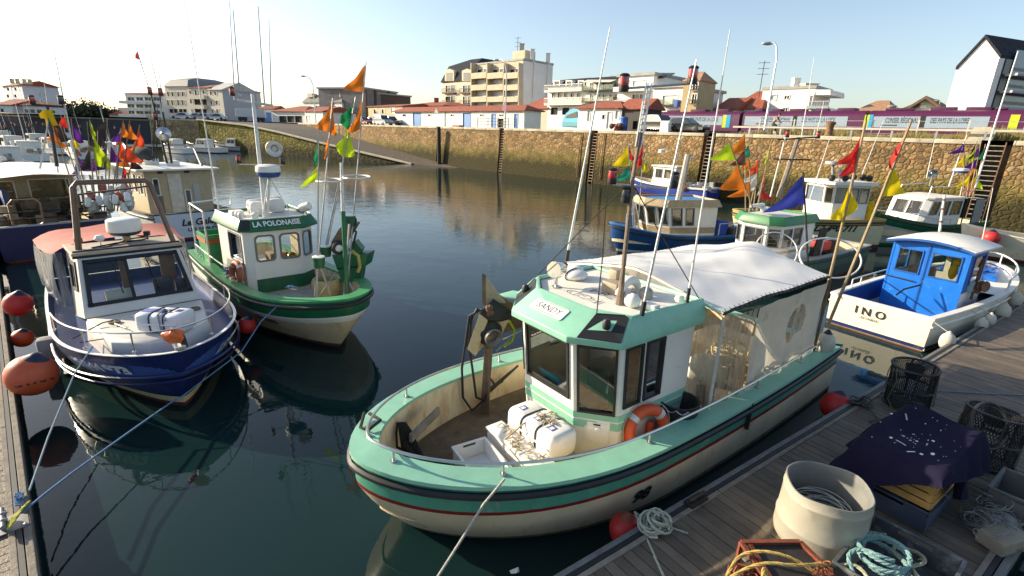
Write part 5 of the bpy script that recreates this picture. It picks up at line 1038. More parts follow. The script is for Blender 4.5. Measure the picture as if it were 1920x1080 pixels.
# awning frame and cover
AX0, AX1 = -.15, -4.0
def tz(x, y):
    u = (AX0-x)/(AX0-AX1); e = abs((y+.15)/1.7); r = .30*(1-e**1.15)*(0.75+.25*cos(u*pi*2))+.03; pull = .10*exp_(-((u-.98)/.13)**2-((e)/.25)**2)
    return lerp(2.58, 2.52, u)+r+pull-.035*sin(u*pi*1)*(1-e)+.005*sin(y*9+u*7)+.006*sin(u*23+y*4)*e**1.5+.012*sin(u*11-y*6)*max(0, sin(u*3))+.010*max(0, sin((u*4+y)*6))**3
exp_ = math.exp
def tp(u, v): x = lerp(AX0, AX1, u); y0, y1 = lerp(-1.85, -1.58, u), lerp(1.52, 1.42, u); y = lerp(y0, y1, v)-.05*sin(pi*u)*(1 if v > .5 else -1)*abs(v*2-1)**4; return V((x-.04*sin(pi*v)*(u > .9), y, tz(x, y)))
sd.mb().grid(tp, 36, 30).build('awning', TARP, sd.root, ang=60)
pip = M('awning_pole_white', (.62, .6, .55), .45, .2, dirt=.5); 
for v in (0, 1): sd.mb().tube([tp(i/12, v)-V((0, 0, .035)) for i in range(13)], .022, 7).build('awning_side_pole', DARKM if v else pip, sd.root)
for u in (0, 1): sd.mb().tube([tp(u, i/12)-V((0, 0, .035)) for i in range(13)], .02, 7).build('awning_cross_pole', pip, sd.root)
m = sd.mb()
for v in (0, 1):
    for i in range(26): p = tp((i+.5)/26, v); m.tube([p+V((0, -.03*(1 if v else -1), .015)), p+V((.03, .03*(1 if v else -1), -.03)), p+V((.05, -.01, -.07))], .007, 4)
m.build('lacing', ROPEK, sd.root)
for x, y in ((-.22, 1.5), (-.3, -1.78)): sd.mb().tube([(x, y, .95), (x, y, 2.5)], .025, 8).build('awning_post', pip, sd.root)
sd.mb().tube([(-3.98, 1.45, .95), (-3.98, 1.45, 2.5)], .028, 8).build('awning_post', RUSTY, sd.root); sd.mb().tube([(-3.98, -1.55, .95), (-3.98, -1.55, 2.5)], .028, 8).build('awning_post', RUSTY, sd.root)
def curt(pa, pb, z0, z1, n=26, amp=.03, ph=0.):
    return lambda u, v: V((lerp(pa[0], pb[0], u)+amp*.4*sin(u*31+ph), lerp(pa[1], pb[1], u)+amp*(sin(u*n+ph)+.5*sin(u*n*2.3+v*2))*(1-.6*v)-.03*sin(pi*v), lerp(z0+.04*sin(u*8), z1, v)))
sd.mb().grid(curt((-.1, 1.18), (-.24, 1.48), .95, 2.46, 8, .015), 8, 8).build('clear_curtain', CLEAR, sd.root); sd.mb().grid(curt((-.24, 1.49), (-1.25, 1.5), .98, 2.47, 18, .02), 30, 10).build('clear_curtain', CLEAR, sd.root)
ga = curt((-1.25, 1.5), (-3.96, 1.45), .98, 2.47, 15, .03, 1.)
mb = sd.mb(); nu, nv = 110, 56; fs = []; g = [[ga(i/nu, j/nv) for j in range(nv+1)] for i in range(nu+1)]
def hole(u, v): return (((u-.60)/.14)**2+((v-.58)/.24)**2 < 1+.35*sin(u*40)*.5) and (v > .40+.4*(u-.6)) 
for i in range(nu):
    for j in range(nv):
        u, v = (i+.5)/nu, (j+.5)/nv
        mb.add([g[i][j], g[i+1][j], g[i+1][j+1], g[i][j+1]], [(0, 1, 2, 3)], 1 if hole(u, v) else 0)
mb.build('canvas_curtain', [CANV, CLEAR], sd.root, merge=True)
sd.mb().grid(curt((-.3, -1.78), (-3.96, -1.55), 1.0, 2.47, 15, .03, 2.), 30, 8).build('canvas_curtain', CANV, sd.root)
# cargo under the awning
for nm, lb, f in (('white_sack', 'white crumpled sack seen through the clear curtain of the mint boat', lambda m: [m.ball((-.85+RN.uniform(-.2, .2), .95+RN.uniform(-.1, .1), 1.25+RN.uniform(-.12, .15)), RN.uniform(.14, .24), 10, 7) for _ in range(9)]),
                  ('grey_crate_stack', 'dark grey crates stacked under the white awning', lambda m: [m.box((-.9+RN.uniform(-.02, .02), .75, .55+k*.2), (.75, .5, .19)) for k in range(3)])):
    m = sd.mb(); f(m); tag(m.build(nm, M('white_sack', (.75, .74, .72), .7) if 'sack' in nm else M('dark_grey_plastic', (.06, .06, .065), .6), smooth='sack' in nm), lb, 'sack' if 'sack' in nm else 'crates')
m = sd.mb()
for k in range(40): a = RN.uniform(0, 6.28); m.tube(arc((-1.75+RN.uniform(-.25, .25), .8+RN.uniform(-.15, .15), .9+RN.random()*.5), .22, (cos(a), sin(a), .2), (-sin(a), cos(a), .4), 0, 5.5, 8), .02, 4)
tag(m.build('rope_pile', M('pale_rope', (.55, .48, .33), .9, var=.3)), 'pile of pale rope under the awning behind the clear plastic', 'rope')
sd.mb().box((-2.9, .3, .75), (1.3, 1.5, .65)).build('hatch_cover', INCREAM, sd.root, bev=.03)
# bin, life ring
th = thing('black_bin', 'black mesh bin with chained rim on the side deck beside the orange life ring', 'bin', sd.w(.28, 1.28, .5)); sd.mb().lathe([(.25, .0), (.29, .3), (.31, .68), (.32, .72), (.29, .72), (.22, .1)], (.22, 1.24, .46), 22, cap=False).build('bin_body', M('black_plastic_mesh', (.02, .02, .02), .6, var=.4, sc=30, bump=.8, bsc=60), th); sd.mb().tube([(.22+.325*cos(a), 1.24+.325*sin(a), 1.15-.05*abs(sin(a*6))) for a in [2*pi*i/60 for i in range(60)]], .009, 4, 0, True).build('chain', STEEL, th)
def liferin(bt, label, c, ax, R=.30, r=.075, mat=ORANGE, nm='life_ring'):
    th = thing(nm, label, 'life ring', bt.T @ V(c)); ax = V(ax).normalized(); x = ax.cross(V((0, 0, 1))).normalized(); y = x.cross(ax); c = V(c); N = 36
    P3 = lambda a, k=R: c+(x*cos(a)+y*sin(a))*k
    bt.mb().tube([P3(2*pi*i/N) for i in range(N)], r, 12, 0, True).build('ring_body', mat, th)
    for k in range(4): a = pi/4+k*pi/2; bt.mb().tube([P3(a-.12), P3(a), P3(a+.12)], r*1.05, 12).build('reflective_band', M('silver_tape', (.62, .62, .6), .35, .2), th)
    bt.mb().tube([P3(2*pi*i/48, R+r+.012+.03*abs(sin(4*pi*i/48*1))) for i in range(48)], .009, 5, 0, True).build('grab_line', ROPEG, th); return th
liferin(sd, 'orange life ring with silver bands leaning on the mint wheelhouse beside the black bin', (.98, 1.27, .93), (.25, 1, .18), .31, .085)
sd.mb().lathe([(.04, 0), (.06, .04), (.06, .34), (.03, .38)], (.8, 1.2, .6), 12).build('light_buoy', ORANGE, sd.root)
# life raft and boxes on the foredeck
def raft(bt, label, c, rz, d, straps=True, mat=WHITEP, nm='life_raft_canister', lettering=True):
    th = thing(nm, label, 'life raft', bt.T @ V((c[0], c[1], c[2]-d[2]/2))); R3 = RZ(rz); c = V(c); k = [(-.5, .42), (-.47, .48), (-.44, .5), (.44, .5), (.47, .48), (.5, .42)]
    rings = []
    for u, s_ in ((-.5, .80), (-.475, .93), (-.42, 1.0), (-.20, 1.0), (-.185, .97), (-.13, .97), (-.115, 1.0), (.115, 1.0), (.13, .97), (.185, .97), (.2, 1), (.42, 1.0), (.475, .93), (.5, .80)):
        rg = []
        for j in range(24):
            a = 2*pi*j/24; cx = abs(cos(a))**.42*(1 if cos(a) > 0 else -1); cz = abs(sin(a))**.42*(1 if sin(a) > 0 else -1); rg.append(c+R3 @ V((cx*d[0]/2*s_, u*d[1], cz*d[2]/2*s_)))
        rings.append(rg)
    ob = bt.mb().loft(rings, 0, True, False, True).build('canister', mat, th, ang=50)
    seam = [c+R3 @ V((sx*d[0]/2*1.012, u*d[1], 0)) for sx, u in ((1, -.42), (1, .42), (.0, .5), (-1, .42), (-1, -.42), (0, -.5))]
    bt.mb().tube(seam, .018, 6, 0, True).build('seam_rim', mat, ob)
    if straps:
        for u in (-.158, .158):
            bt.mb().tube([c+R3 @ V((abs(cos(a))**.42*(1 if cos(a) > 0 else -1)*d[0]/2*1.0, u*d[1], abs(sin(a))**.42*(1 if sin(a) > 0 else -1)*d[2]/2*1.0)) for a in [2*pi*i/28 for i in range(28)]], .012, 5, 0, True).build('strap', BLACKR, th)
    if lettering:
        for u in (-.33, 0., .3):
            p = c+R3 @ V((.06, u*d[1], d[2]/2+.002)); bt.mb().box(p, (.11, .1, .004), R3).box(p+R3 @ V((.01, 0, .002)), (.07, .06, .004), R3, 1).build('blue_label', [M('blue_label', (.07, .09, .42), .5), WHITEP], th, smooth=False)
    return th
raft(sd, 'white life raft canister with dark straps in front of the mint green wheelhouse', (2.24, .38, .93), 0., (.50, 1.02, .40))
sd.mb().box((2.22, .38, .57), (.44, .9, .30)).build('raft_cradle', M('cradle_grey', (.25, .25, .2), .7), sd.root, bev=.02)
th = thing('deck_locker', 'white deck locker under the life raft canister on the foredeck', 'locker', sd.w(2.62, .35, .42)); sd.mb().box((2.62, .38, .6), (.26, 1.25, .36)).build('locker_body', WHITEP, th, bev=.02); sd.mb().box((2.62, .38, .8), (.3, 1.29, .04)).build('locker_lid', WHITEP, th, bev=.01)
m = sd.mb()
for k in range(26): p = V((2.62+RN.uniform(-.09, .12), .38+RN.uniform(-.5, .5), .83)); a = RN.uniform(0, 6); m.tube([p, p+V((.06*cos(a), .08*sin(a), .03)), p+V((.12*cos(a+.8), .13*sin(a+.8), .0))], RN.uniform(.006, .012), 4)
for k in range(16): p = V((2.2+RN.uniform(-.12, .1), .45+RN.uniform(-.12, .14), 1.14)); a = RN.uniform(0, 6); m.tube([p, p+V((.05*cos(a), .05*sin(a), .03)), p+V((.1*cos(a+.8), .1*sin(a+.8), -.0))], .009, 4)
m.tube([(2.75, .2, .85), (2.48, .3, 1.08), (2.2, .4, 1.15), (2.0, .55, 1.05)], .012); tag(m.build('tangled_line', M('tan_line', (.42, .33, .2), .9, var=.4, sc=20)), 'tangled tan line lying over the white life raft canister', 'rope')
def crate(T, label, c, rz, d, mat, wall=.018, cat='crate', nm='fish_crate', group=None, ribs=True, tilt=0.):
    c = V(c); wp = (T @ c) if T is not None else c; th = thing(nm, label, cat, wp-V((0, 0, 0)), 0, group); R3 = RZ(rz) @ Matrix.Rotation(tilt, 3, 'X'); m = MB(T); L_, W_, H_ = d; B_ = lambda p, s_: m.box(c+R3 @ V(p), s_, R3)
    B_((0, 0, wall/2), (L_*.94, W_*.94, wall))
    for sx in (-1, 1): B_((sx*(L_/2-wall/2), 0, H_*.38), (wall, W_-2*wall-.001, H_*.72)); B_((0, sx*(W_/2-wall/2), H_*.5), (L_, wall, H_))
    for sx in (-1, 1):
        for yy in (-1, 1): B_((sx*(L_/2-wall/2), yy*W_*.33, H_*.85), (wall, W_*.3-wall, H_*.26))
        B_((sx*(L_/2-wall/2), 0, H_*.96), (wall, W_*.38, H_*.08))
    m.build('crate_shell', mat, th, smooth=False, bev=.003); m2 = MB(T)
    for sx in (-1, 1): m2.box(c+R3 @ V((0, sx*(W_/2+.006), H_-.015)), (L_+.03, .028, .03), R3); m2.box(c+R3 @ V((sx*(L_/2+.006), 0, H_-.0151)), (.028, W_+.03, .03), R3)
    m2.build('crate_rim', mat, th, smooth=False, bev=.006); return th
crate(sd.T, 'white plastic fish crate standing open on the foredeck of the mint boat', (3.18, .28, .5), pi/2-.12, (.86, .5, .26), M('white_crate_plastic', (.74, .74, .72), .45, var=.05, dirt=.25, dcol=(.3, .28, .25)))
m = sd.mb(); m.box((1.95, 1.1, .45), (.5, .3, .05)); tag(m.build('lime_board', M('lime_board', (.4, .5, .05), .6), bev=.01), 'lime green board lying beside the white locker', 'board')
# black rope bundle hanging inside the bow, plank, rust streak
m = sd.mb()
for k in range(22):
    o = RN.uniform(-.13, .13); z = RN.uniform(-.1, .1); m.tube([sd.l(P(752+o*60, 792, 1.1)), sd.l(P(758+o*130, 812, .95)), sd.l(P(764+o*170, 838, .8+z*.4)), sd.l(P(785+o*120, 858+o*60, .68+z*.3)), sd.l(P(815+o*70, 872+o*110, .6+z*.3)), sd.l(P(848+o*40, 884+o*100, .56+z*.2))], .017, 5)
tag(m.build('black_rope_bundle', ROPEK), 'thick bundle of black rope slumped inside the bow of the mint boat', 'rope')
m = sd.mb(); a = P(770, 822, .95); b = P(822, 770, .95); MB().bar(a, b, .05, .13).build('bow_plank', TIMB, sd.root, bev=.008)
# net hauler
nh = thing('net_hauler', 'rusty cream net hauler on a steel post with black hoses in the mint boat', 'net hauler', sd.w(2.18, -1.15, .42)); HB = M('hauler_cream', (.62, .48, .26), .5, var=.15, dirt=.6, dcol=(.25, .11, .03), dsc=5); BRN = M('brown_steel', (.20, .14, .09), .6, .3, var=.3, dirt=.5)
Yh = sd.w(2.18, -1.15, 1).y; k = lambda x, y, d=0.: PY(x, y, Yh+d)
pb = sd.w(2.18, -1.15, .42); MB().bar(pb, k(917, 640), .14, .11, up=(0, 1, .3)).build('post', BRN, nh, bev=.008); MB().bar(k(915, 650, -.02), k(917, 775, .0), .03, .16, up=(0, 1, .3)).build('post_flange', BRN, nh)
MB().prism([k(876, 655, -.2), k(891, 668, -.2), k(914, 600, -.2), k(899, 588, -.2)], V((.08, .3, .0))).build('side_plate', HB, nh, bev=.008); MB().prism([k(899, 588, -.2), k(914, 600, -.2), k(958, 600, .05), k(962, 585, .1), k(925, 560, .1)], V((0, .05, -.05))).build('hood', DARKM, nh, bev=.006); MB().prism([k(910, 605, .0), k(955, 600, .0), k(930, 648, .0), k(893, 655, .0)], V((.0, .25, 0))).build('hauler_body', HB, nh, bev=.01)
dc = k(921, 628, -.12); ax = V((.45, -.85, -.15)).normalized(); MB().lathe([(.2, 0), (.215, .04), (.16, .1), (.13, .12)], dc-ax*.08, 22, ax).build('drum', BLACKR, nh); MB().lathe([(.125, .1), (.15, .16), (.14, .19), (.1, .12)], dc-ax*.08, 20, ax).build('drum_cone', M('drum_metal', (.3, .27, .24), .5, .6), nh)
MB().prism([k(904, 514, .1), k(911, 517, .1), k(911, 572, .1), k(904, 575, .1)], V((0, .05, 0))).build('guide_upright', BRN, nh); MB().prism([k(911, 519, .1), k(948, 568, .15), k(911, 570, .1)], V((0, .03, 0))).build('guide_plate', M('plywood', (.42, .34, .22), .8, var=.2, dirt=.4), nh); MB().prism([k(935, 552, .2), k(970, 575, .3), k(982, 612, .3), k(945, 625, .25)], V((0, .03, 0))).build('guide_plate', MATS['brown_steel'], nh)
for pts in ([(900, 582), (880, 592), (873, 640), (866, 690), (868, 745), (885, 770), (905, 752)], [(904, 580), (886, 590), (880, 650), (887, 700), (893, 745), (908, 752), (912, 740)], [(895, 578), (878, 610), (874, 650)]): MB().tube([k(x, y, -.12) for x, y in pts], .021, 7).build('hose', BLACKR, nh)
MB().tube([k(955, 602, -.1), k(966, 620), k(960, 640), k(945, 650)], .02, 7).build('yellow_hose', CLOTH['lime'], nh); MB().tube([k(958, 633), k(940, 650), k(930, 658)], .012, 6).build('lanyard', ROPEG, nh); MB().tube([k(942, 636, -.1), k(985, 617, .1)], .012).build('guide_bar', STEEL, nh)
mb = MB()
for i in range(8): mb.ball(k(915+RN.uniform(-8, 8), 585+RN.uniform(-9, 9), -.12), .045, 7, 5)
mb.build('rusty_valves', RUSTY, nh)
m = sd.mb()
for pts in ([(1.5, -1.25, 1.0), (1.8, -1.3, .8), (2.05, -1.3, .7)], [(1.35, -1.32, 1.0), (1.7, -1.34, .78), (2.1, -1.35, .55)], [(2.0, -1.36, 1.0), (1.85, -1.3, .75), (1.7, -1.3, .8)]): m.tube(pts, .022)
m.build('loose_hose', BLACKR, nh)
# lettering on hull, fender straps
sd.text('98', .26, 1.55, .36, 1, BLK, shear=.2, sx=1.2, bold=.012)
p = [sd.on(-1.0, z, 1, .03) for z in (.98, .8, .6, .5)]; sd.mb().tube(p, .035).build('rubber_strap', BLACKR, sd.root)
# ropes and fenders
rope('mooring_rope', 'grey mooring rope with a knot running down from the mint bow', [P(946, 898, 1.34), P(918, 932, 1.2), P(907, 945, 1.12), P(860, 1020, .7), P(815, 1090, .4), P(740, 1200, .3)], .016, ROPEG)
MB_ = MB().tube([sd.w(4.4, -.75, 1.36), sd.w(4.55, -.5, 1.33), sd.w(4.5, -.35, 1.35), sd.w(4.3, -.45, 1.37), sd.w(4.35, -.7, 1.36)], .022); MB_.build('bow_lashing', ROPEK, sd.root)
fender('netted_fender', 'red ball fender wrapped in netting between the mint hull and the pontoon', P(1172, 992, .28), .2, REDB, (1, 1, 1.0), topmat=M('faded_red_neck', (.25, .05, .03), .7))
fender('red_fender', 'round red fender at the stern of the mint boat beside the pontoon', P(1568, 762, .35), .27, REDB, (1, 1, .95), tilt=(.3, .2, 1))
m = MB(); c = P(1228, 985, .56)
for i in range(14): a = RN.uniform(0, 6.3); r = RN.uniform(.07, .15); m.tube(arc(c+V((RN.uniform(-.1, .1), RN.uniform(-.06, .06), RN.uniform(0, .08))), r, (cos(a), sin(a), .25), (-sin(a), cos(a), .3), 0, 5.2, 10), .016, 5)
m.tube([c, P(1190, 960, .5), sd.on(2.0, .5, 1)], .015); m.tube([c, P(1260, 990, .51), P(1290, 1000, .51)], .012); tag(m.build('mooring_knot', M('pale_green_rope', (.36, .38, .30), .9, var=.3, sc=30)), 'knotted pale rope on the pontoon edge beside the netted fender', 'rope')
# ================= the other boats =================
NAVY = M('navy_hull_paint', (.011, .020, .095), .34, var=.12, sc=2, coat=.12, dirt=.3, dcol=(.07, .07, .09), dsc=4, zs=.3); NAVYI = M('blue_deck_paint', (.02, .055, .20), .5, var=.15, sc=3, dirt=.3, dcol=(.14, .14, .15))
GREYW = M('grey_white_deck', (.62, .59, .54), .55, var=.07, sc=2, dirt=.3, dcol=(.36, .31, .25)); CREAMS = M('cream_stripe', (.62, .52, .27), .5, var=.1)
OXIDE = M('oxide_antifouling', (.10, .022, .018), .7, var=.3); BROWNM = M('brown_varnish', (.14, .075, .048), .35, var=.2, sc=5, coat=.3); TANR = M('tan_roof', (.40, .32, .24), .7, var=.12, sc=3, dirt=.35, dcol=(.22, .17, .12))
REDC = M('faded_red_canvas', (.42, .115, .09), .85, var=.14, sc=4, bump=.2, bsc=15, dirt=.2, dcol=(.5, .28, .24)); GREYPVC = glassy('grey_pvc_sheet', (.7, .72, .75), .05, .15, .62, (.40, .42, .46))
SILV = M('silver_lettering', (.62, .63, .65), .5, 0); NAVYINK = M('navy_ink', (.02, .03, .16), .5)
# ---- blue cabin boat
bl = Boat('fishing_boat', 'navy blue cabin boat with brown arch, white radar dome and faded red canopy', (-8.33, 10.54), -46, 7.5, 3.15, (1.0, 1.0, 1.2), rake=.55, full=.55, e=2.3, tr=.92, flare=.08, belt=.9)
bl.hull([(.10, OXIDE), (.24, CREAMS), (('s', 0), NAVY)], 44); bl.gunwale(WHITEP, .045, .014, .012); bl.inner(NAVYI, .72, .06, NAVYI)
bl.strake(NAVY, .026, -.40, .02, 'upper_rub_rail'); bl.strake(NAVY, .02, -.52, .012, 'lower_rub_rail'); bl.rail(STAIN, .60, .40, .07, .015, 6, True)
bl.text('LS 544 973', .27, 2.72, .87, -1, SILV, shear=.25, sx=.95, bold=.014, out=.045); bl.text('LS 544 973', .27, 2.72, .87, 1, SILV, shear=.25, sx=.95, bold=.014, out=.045)
# cuddy trunk
cp = [(3.05, -.28), (3.1, .28), (2.55, .82), (.9, 1.06), (.9, -1.06), (2.5, -.82)]
bl.mb().loft([[V((x, y, z)) for x, y in [(a*k if a > 1 else a, b*k) for a, b in cp]] for z, k in ((.72, 1.0), (1.14, .96), (1.19, .93))], 0, True, False, True).build('cuddy', GREYW, bl.root, bev=.015)
for x, y in ((1.45, -.62), (1.55, .74)): bl.mb().lathe([(.1, 0), (.1, .03), (.07, .035), (.07, .02)], (x, y, 1.2), 16).build('deck_light', BRN, bl.root)
bl.mb().tube([(1.6, -.62, 1.22), (2.05, -.5, 1.25)], .018).tube([(1.62, -.62, 1.3), (1.6, -.62, 1.2)], .014).build('deck_handle', STAIN, bl.root)
ft = [(.78, -1.02), (.78, 1.02), (-1.0, 1.12), (-1.0, -1.12)]; rk2 = [(-.85, .12), (-.85, -.12), (-.12, -.1), (-.12, .1)]
z0s = [1.16, 1.16, .72, .72]
h2, q2 = house(bl, ft, [1.17, 1.17, .75, .75], 2.25, rk2, GREYW, {0: [(.04, .96, .16, .93, (('v', .42),))], 1: [(.2, .72, .42, .88)], 3: [(.3, .8, .42, .88, (('v', .5),))]}, fw=.075, frame=[BLK, GREYW], t=.05, skip=(2,), imat=M('varnished_lining', (.30, .20, .12), .5, var=.2))
bl.mb().prism([(-.02, -.98, 2.22), (-.02, .98, 2.22), (-.15, .95, 2.36), (-.15, -.95, 2.36)], (-.06, 0, 0)).build('brow', BLK, bl.root, bev=.01)
slab(bl, [(-.06, -.98), (-.06, .98), (-1.25, 1.06), (-1.25, -1.06)], 2.26, .07, TANR, 'roof', .05, .02)
for u in (.3, .62): a, b, c, d = q2[0]; p = a.lerp(b, u).lerp(d.lerp(c, u), .9); q = a.lerp(b, u+.04).lerp(d.lerp(c, u+.04), .3); n = (b-a).cross(d-a).normalized()*.04; MB().tube([p+n, q+n], .012, 5).build('wiper', BLK, bl.root)
bl.mb().box((.2, -.35, 1.35), (.35, .5, .3), Matrix.Rotation(-.4, 3, 'Y')).build('chart_table', WHITE, bl.root, bev=.02); bl.mb().box((.15, .45, 1.45), (.12, .36, .34)).box((.2, .82, 1.42), (.12, .3, .28)).build('plotter_screens', M('dark_screen', (.03, .035, .05), .3), bl.root, bev=.015); bl.mb().box((-.9, -.1, 1.6), (.06, .16, 1.2)).box((-.9, .75, 1.6), (.05, .3, 1.2)).build('aft_post', M('varnished_wood', (.32, .17, .07), .5, var=.2), bl.root)
bl.mb().box((.5, 0, 1.14), (.5, 1.8, .06)).build('shelf', MATS['varnished_lining'], bl.root)
# canopy with red top
def cz(u, v): return 2.28-.06*u+.14*(1-abs(v*2-1)**2.2)+.02*sin(v*15+u*6)*(.3+u)-.05*sin(pi*u)
bl.mb().grid(lambda u, v: V((lerp(-1.05, -3.4, u), lerp(-1.25-.28*u**.5, 1.2+.2*u**.5, v), cz(u, v)-.10*abs(v*2-1)**6)), 14, 18).build('canopy_top', REDC, bl.root)
for sg in (-1, 1):
    yy = lambda u: (-1.25-.28*u**.5 if sg < 0 else 1.2+.2*u**.5)
    bl.mb().grid(lambda u, v: V((lerp(-1.05, -3.4, u)+.02*sin(v*8), yy(u)+sg*(.03*sin(u*14+v*3)+.03*sin(pi*v)), lerp(.98, cz(u, 0)-.1, v))), 22, 8).build('canopy_side', GREYPVC, bl.root)
bl.mb().grid(lambda u, v: V((-1.03+.02*sin(u*9), lerp(-1.1, -1.27, u), lerp(.98, 2.2, v))), 5, 6).build('canopy_side', GREYPVC, bl.root)
# arch, radar, lamps
AL = [bl.w(-.42, -.84, 2.3), bl.w(-.46, -.70, 3.62), bl.w(-.46, -.62, 3.72), bl.w(-.46, .55, 3.72), bl.w(-.44, .62, 3.66), bl.w(-.30, .86, 2.3)]
MB().tube(AL, .055, 10).build('arch', BROWNM, bl.root); MB().tube([p+V((.06, .0, -.0)) for p in AL[:2]], .02).tube([AL[1].lerp(AL[0], .04)+V((.05, .03, -.09)), AL[4]+V((-.05, .03, -.07))], .022).build('arch_inner_bar', BROWNM, bl.root)
for p in (AL[0], AL[-1]): MB().lathe([(.12, -.02), (.12, .03)], p, 12).build('arch_foot', DARKM, bl.root)
rd = bl.w(-.78, .05, 2.36); MB().lathe([(.09, 0), (.07, .14)], rd, 14).build('radar_foot', M('yellowed_bracket', (.4, .33, .2), .6), bl.root); r_ = MB().lathe([(.1, .13), (.26, .15), (.31, .2), (.31, .24)], rd, 28).build('radar_base', M('navy_radome_base', (.02, .03, .07), .4), bl.root); MB().lathe([(.325, .235), (.335, .26), (.32, .48), (.29, .505), (.02, .52)], rd, 32).build('radome', WHITEP, r_)
g = bl.w(-.42, -.45, 2.36); MB().tube([g, g+V((0, 0, .12))], .014).lathe([(.02, .1), (.075, .13), (.1, .18), (.06, .24), (.02, .25)], g, 16).build('gps_dome', WHITEP, bl.root)
for x, y in ((-.4, -.8), (-.55, .42)): c = bl.w(x-.05, y, 2.52); MB().box(c, (.11, .13, .1), RZ(.4)).tube([c-V((0, 0, .15)), c], .015).build('flood_lamp', BLK, bl.root, bev=.02)
bl.mb().tube([(-.35, -.62, 2.36), (-.45, -.2, 2.39), (-.6, .3, 2.38), (-.5, .4, 2.42)], .016).tube([(-.2, -.75, 2.35), (-.25, -.4, 2.36), (-.7, 0, 2.38)], .013).build('roof_cable', BLK, bl.root)
raft(bl, 'blue lettered white life raft strapped on the foredeck of the navy cabin boat', (2.5, .08, 1.40), radians(-47), (.52, .86, .38), True, M('shade_tinted_gelcoat', (.72, .73, .76), .4, var=.04), lettering=False)  # canister tinted cool to carry the shade it lies in
m3_ = Matrix.Rotation(radians(-47), 3, 'Z'); cc = V((2.5, .08, 1.40))
for u, wd in ((-.33, .2), (.0, .2), (.32, .14)): bl.mb().box(cc+m3_ @ V((-.03 if u > .2 else .03, u*.86, .192)), (.17 if u < .2 else .12, wd*1.05 if u < .2 else .12, .004), m3_).build('printed_panel', NAVYINK if u >= 0 else M('pale_blue_print', (.14, .18, .45), .6, var=.5, sc=40), bl.root, smooth=False)
bl.mb().tube([cc+m3_ @ V((.28, .1, -.18)), cc+m3_ @ V((.25, .06, .2)), cc+m3_ @ V((.0, .0, .22)), cc+m3_ @ V((.05, .14, .21)), cc+m3_ @ V((.28, .2, .1))], .018).build('webbing', M('grey_webbing', (.3, .32, .36), .8), bl.root)
th = thing('orange_bag', 'crumpled orange bag hung on the bow rail of the navy cabin boat', 'bag', bl.w(3.7, 0, 1.4)); m = MB(); c = P(325, 630, 1.47)
def bagf(i, j, n=16, k=9):
    a = 2*pi*j/n; b = pi*(i+.02)/(k+.04); r = .15*(1+.12*sin(a*3+i)+.1*sin(a*5+i*2)); return c+V((cos(a)*sin(b)*r*1.25, sin(a)*sin(b)*r*.6, -cos(b)*r*.78+.02*sin(a*4)))
m.loft([[bagf(i, j) for j in range(16)] for i in range(10)], 0, True, False, True); m.build('bag_body', M('orange_plastic_bag', (.75, .15, .03), .45, var=.2, sc=12), th)
p = bl.w(3.5, .12, 1.25); MB().lathe([(.16, -.05), (.17, 0), (.16, .05)], p, 16, (.7, .7, 0)).build('bow_roller', DARKM, bl.root); bl.mb().box((3.62, .05, 1.26), (.3, .16, .05)).build('anchor_chock', STEEL, bl.root)
for (a, b, c_) in (((455, 582, 1.5), (462, 600, 1.2), 1),): pass
rope('mooring_rope', 'thin blue rope from the navy bow down to the cleat on the left pontoon', [P(330, 748, .35), P(235, 815, .45), P(137, 885, .5), P(85, 925, .55), P(40, 962, .58)], .014, M('blue_rope', (.10, .19, .34), .9, var=.2, sc=40))
rope('mooring_rope', 'pale rope from the navy rail straight down to the left pontoon edge', [bl.w(2.6, -1.05, 1.2), P(140, 700, .9), P(90, 820, .66), P(55, 920, .56)], .014, M('blue_grey_rope', (.22, .28, .32), .9, var=.2, sc=40))
rope('mooring_rope', 'blue rope tying the green boat bow across to the navy boat', [P(535, 560, 1.25), P(490, 602, 1.0), P(452, 660, .7), P(330, 752, .33)], .013, MATS['blue_rope'])
bl.mb().tube([(1.8, -1.28, 1.15), (1.5, -.8, 1.25), (1.6, -.6, 1.3)], .012).tube([(2.1, -1.2, 1.15), (1.9, -.6, 1.05), (1.65, -.6, 1.25)], .010).build('loose_line', ROPEK, bl.root)
for i, (x, y, z, r, sq, lb) in enumerate(((34, 570, .85, .275, 1.0, 'bright red buoy fender highest beside the left pontoon'), (42, 634, .35, .2, .95, 'small shaded orange fender low behind the red buoy'), (60, 703, .72, .37, .92, 'large orange buoy fender with black letters, nearest at the left pontoon'), (463, 610, .6, .2, .9, 'red fender squeezed between the navy and green boats'))):
    c = P(x, y, z); f = fender('buoy_fender', lb, c, r, [REDB, ORANGE, M('sunfaded_orange', (.55, .09, .03), .5, var=.15, sc=3, dirt=.3, dcol=(.25, .04, .02)), REDB][i], (1, 1, sq), tilt=(.25, .1, 1) if i != 2 else (.3, .2, 1))
    if i == 2:
        v = (V((0, 0, CAM_H))-c).normalized(); u_ = V((0, 0, 1)); rt = u_.cross(v).normalized(); up_ = v.cross(rt); mm = MB()
        R_ = r*1.01; mm.text('NVAR', .2, (0, 0, 0), (1, 0, 0), (0, 0, 1), bold=.006, warp=lambda x_, y_: c+(v*sqrt(max(.001, R_**2-min(.9*R_**2, x_**2+(y_-.14)**2*1.5)))+rt*x_*-1.0-up_*(y_+.12)*.8)*1.0); mm.build('lettering', BLK, f, smooth=False)
tag(MB().box(P(98, 652, .45), (.45, .3, .5), RZ(.6)).build('tyre_wrap', M('grey_foam', (.30, .29, .28), .9), bev=.1), 'worn grey foam pad between the navy hull and the left pontoon', 'pad')

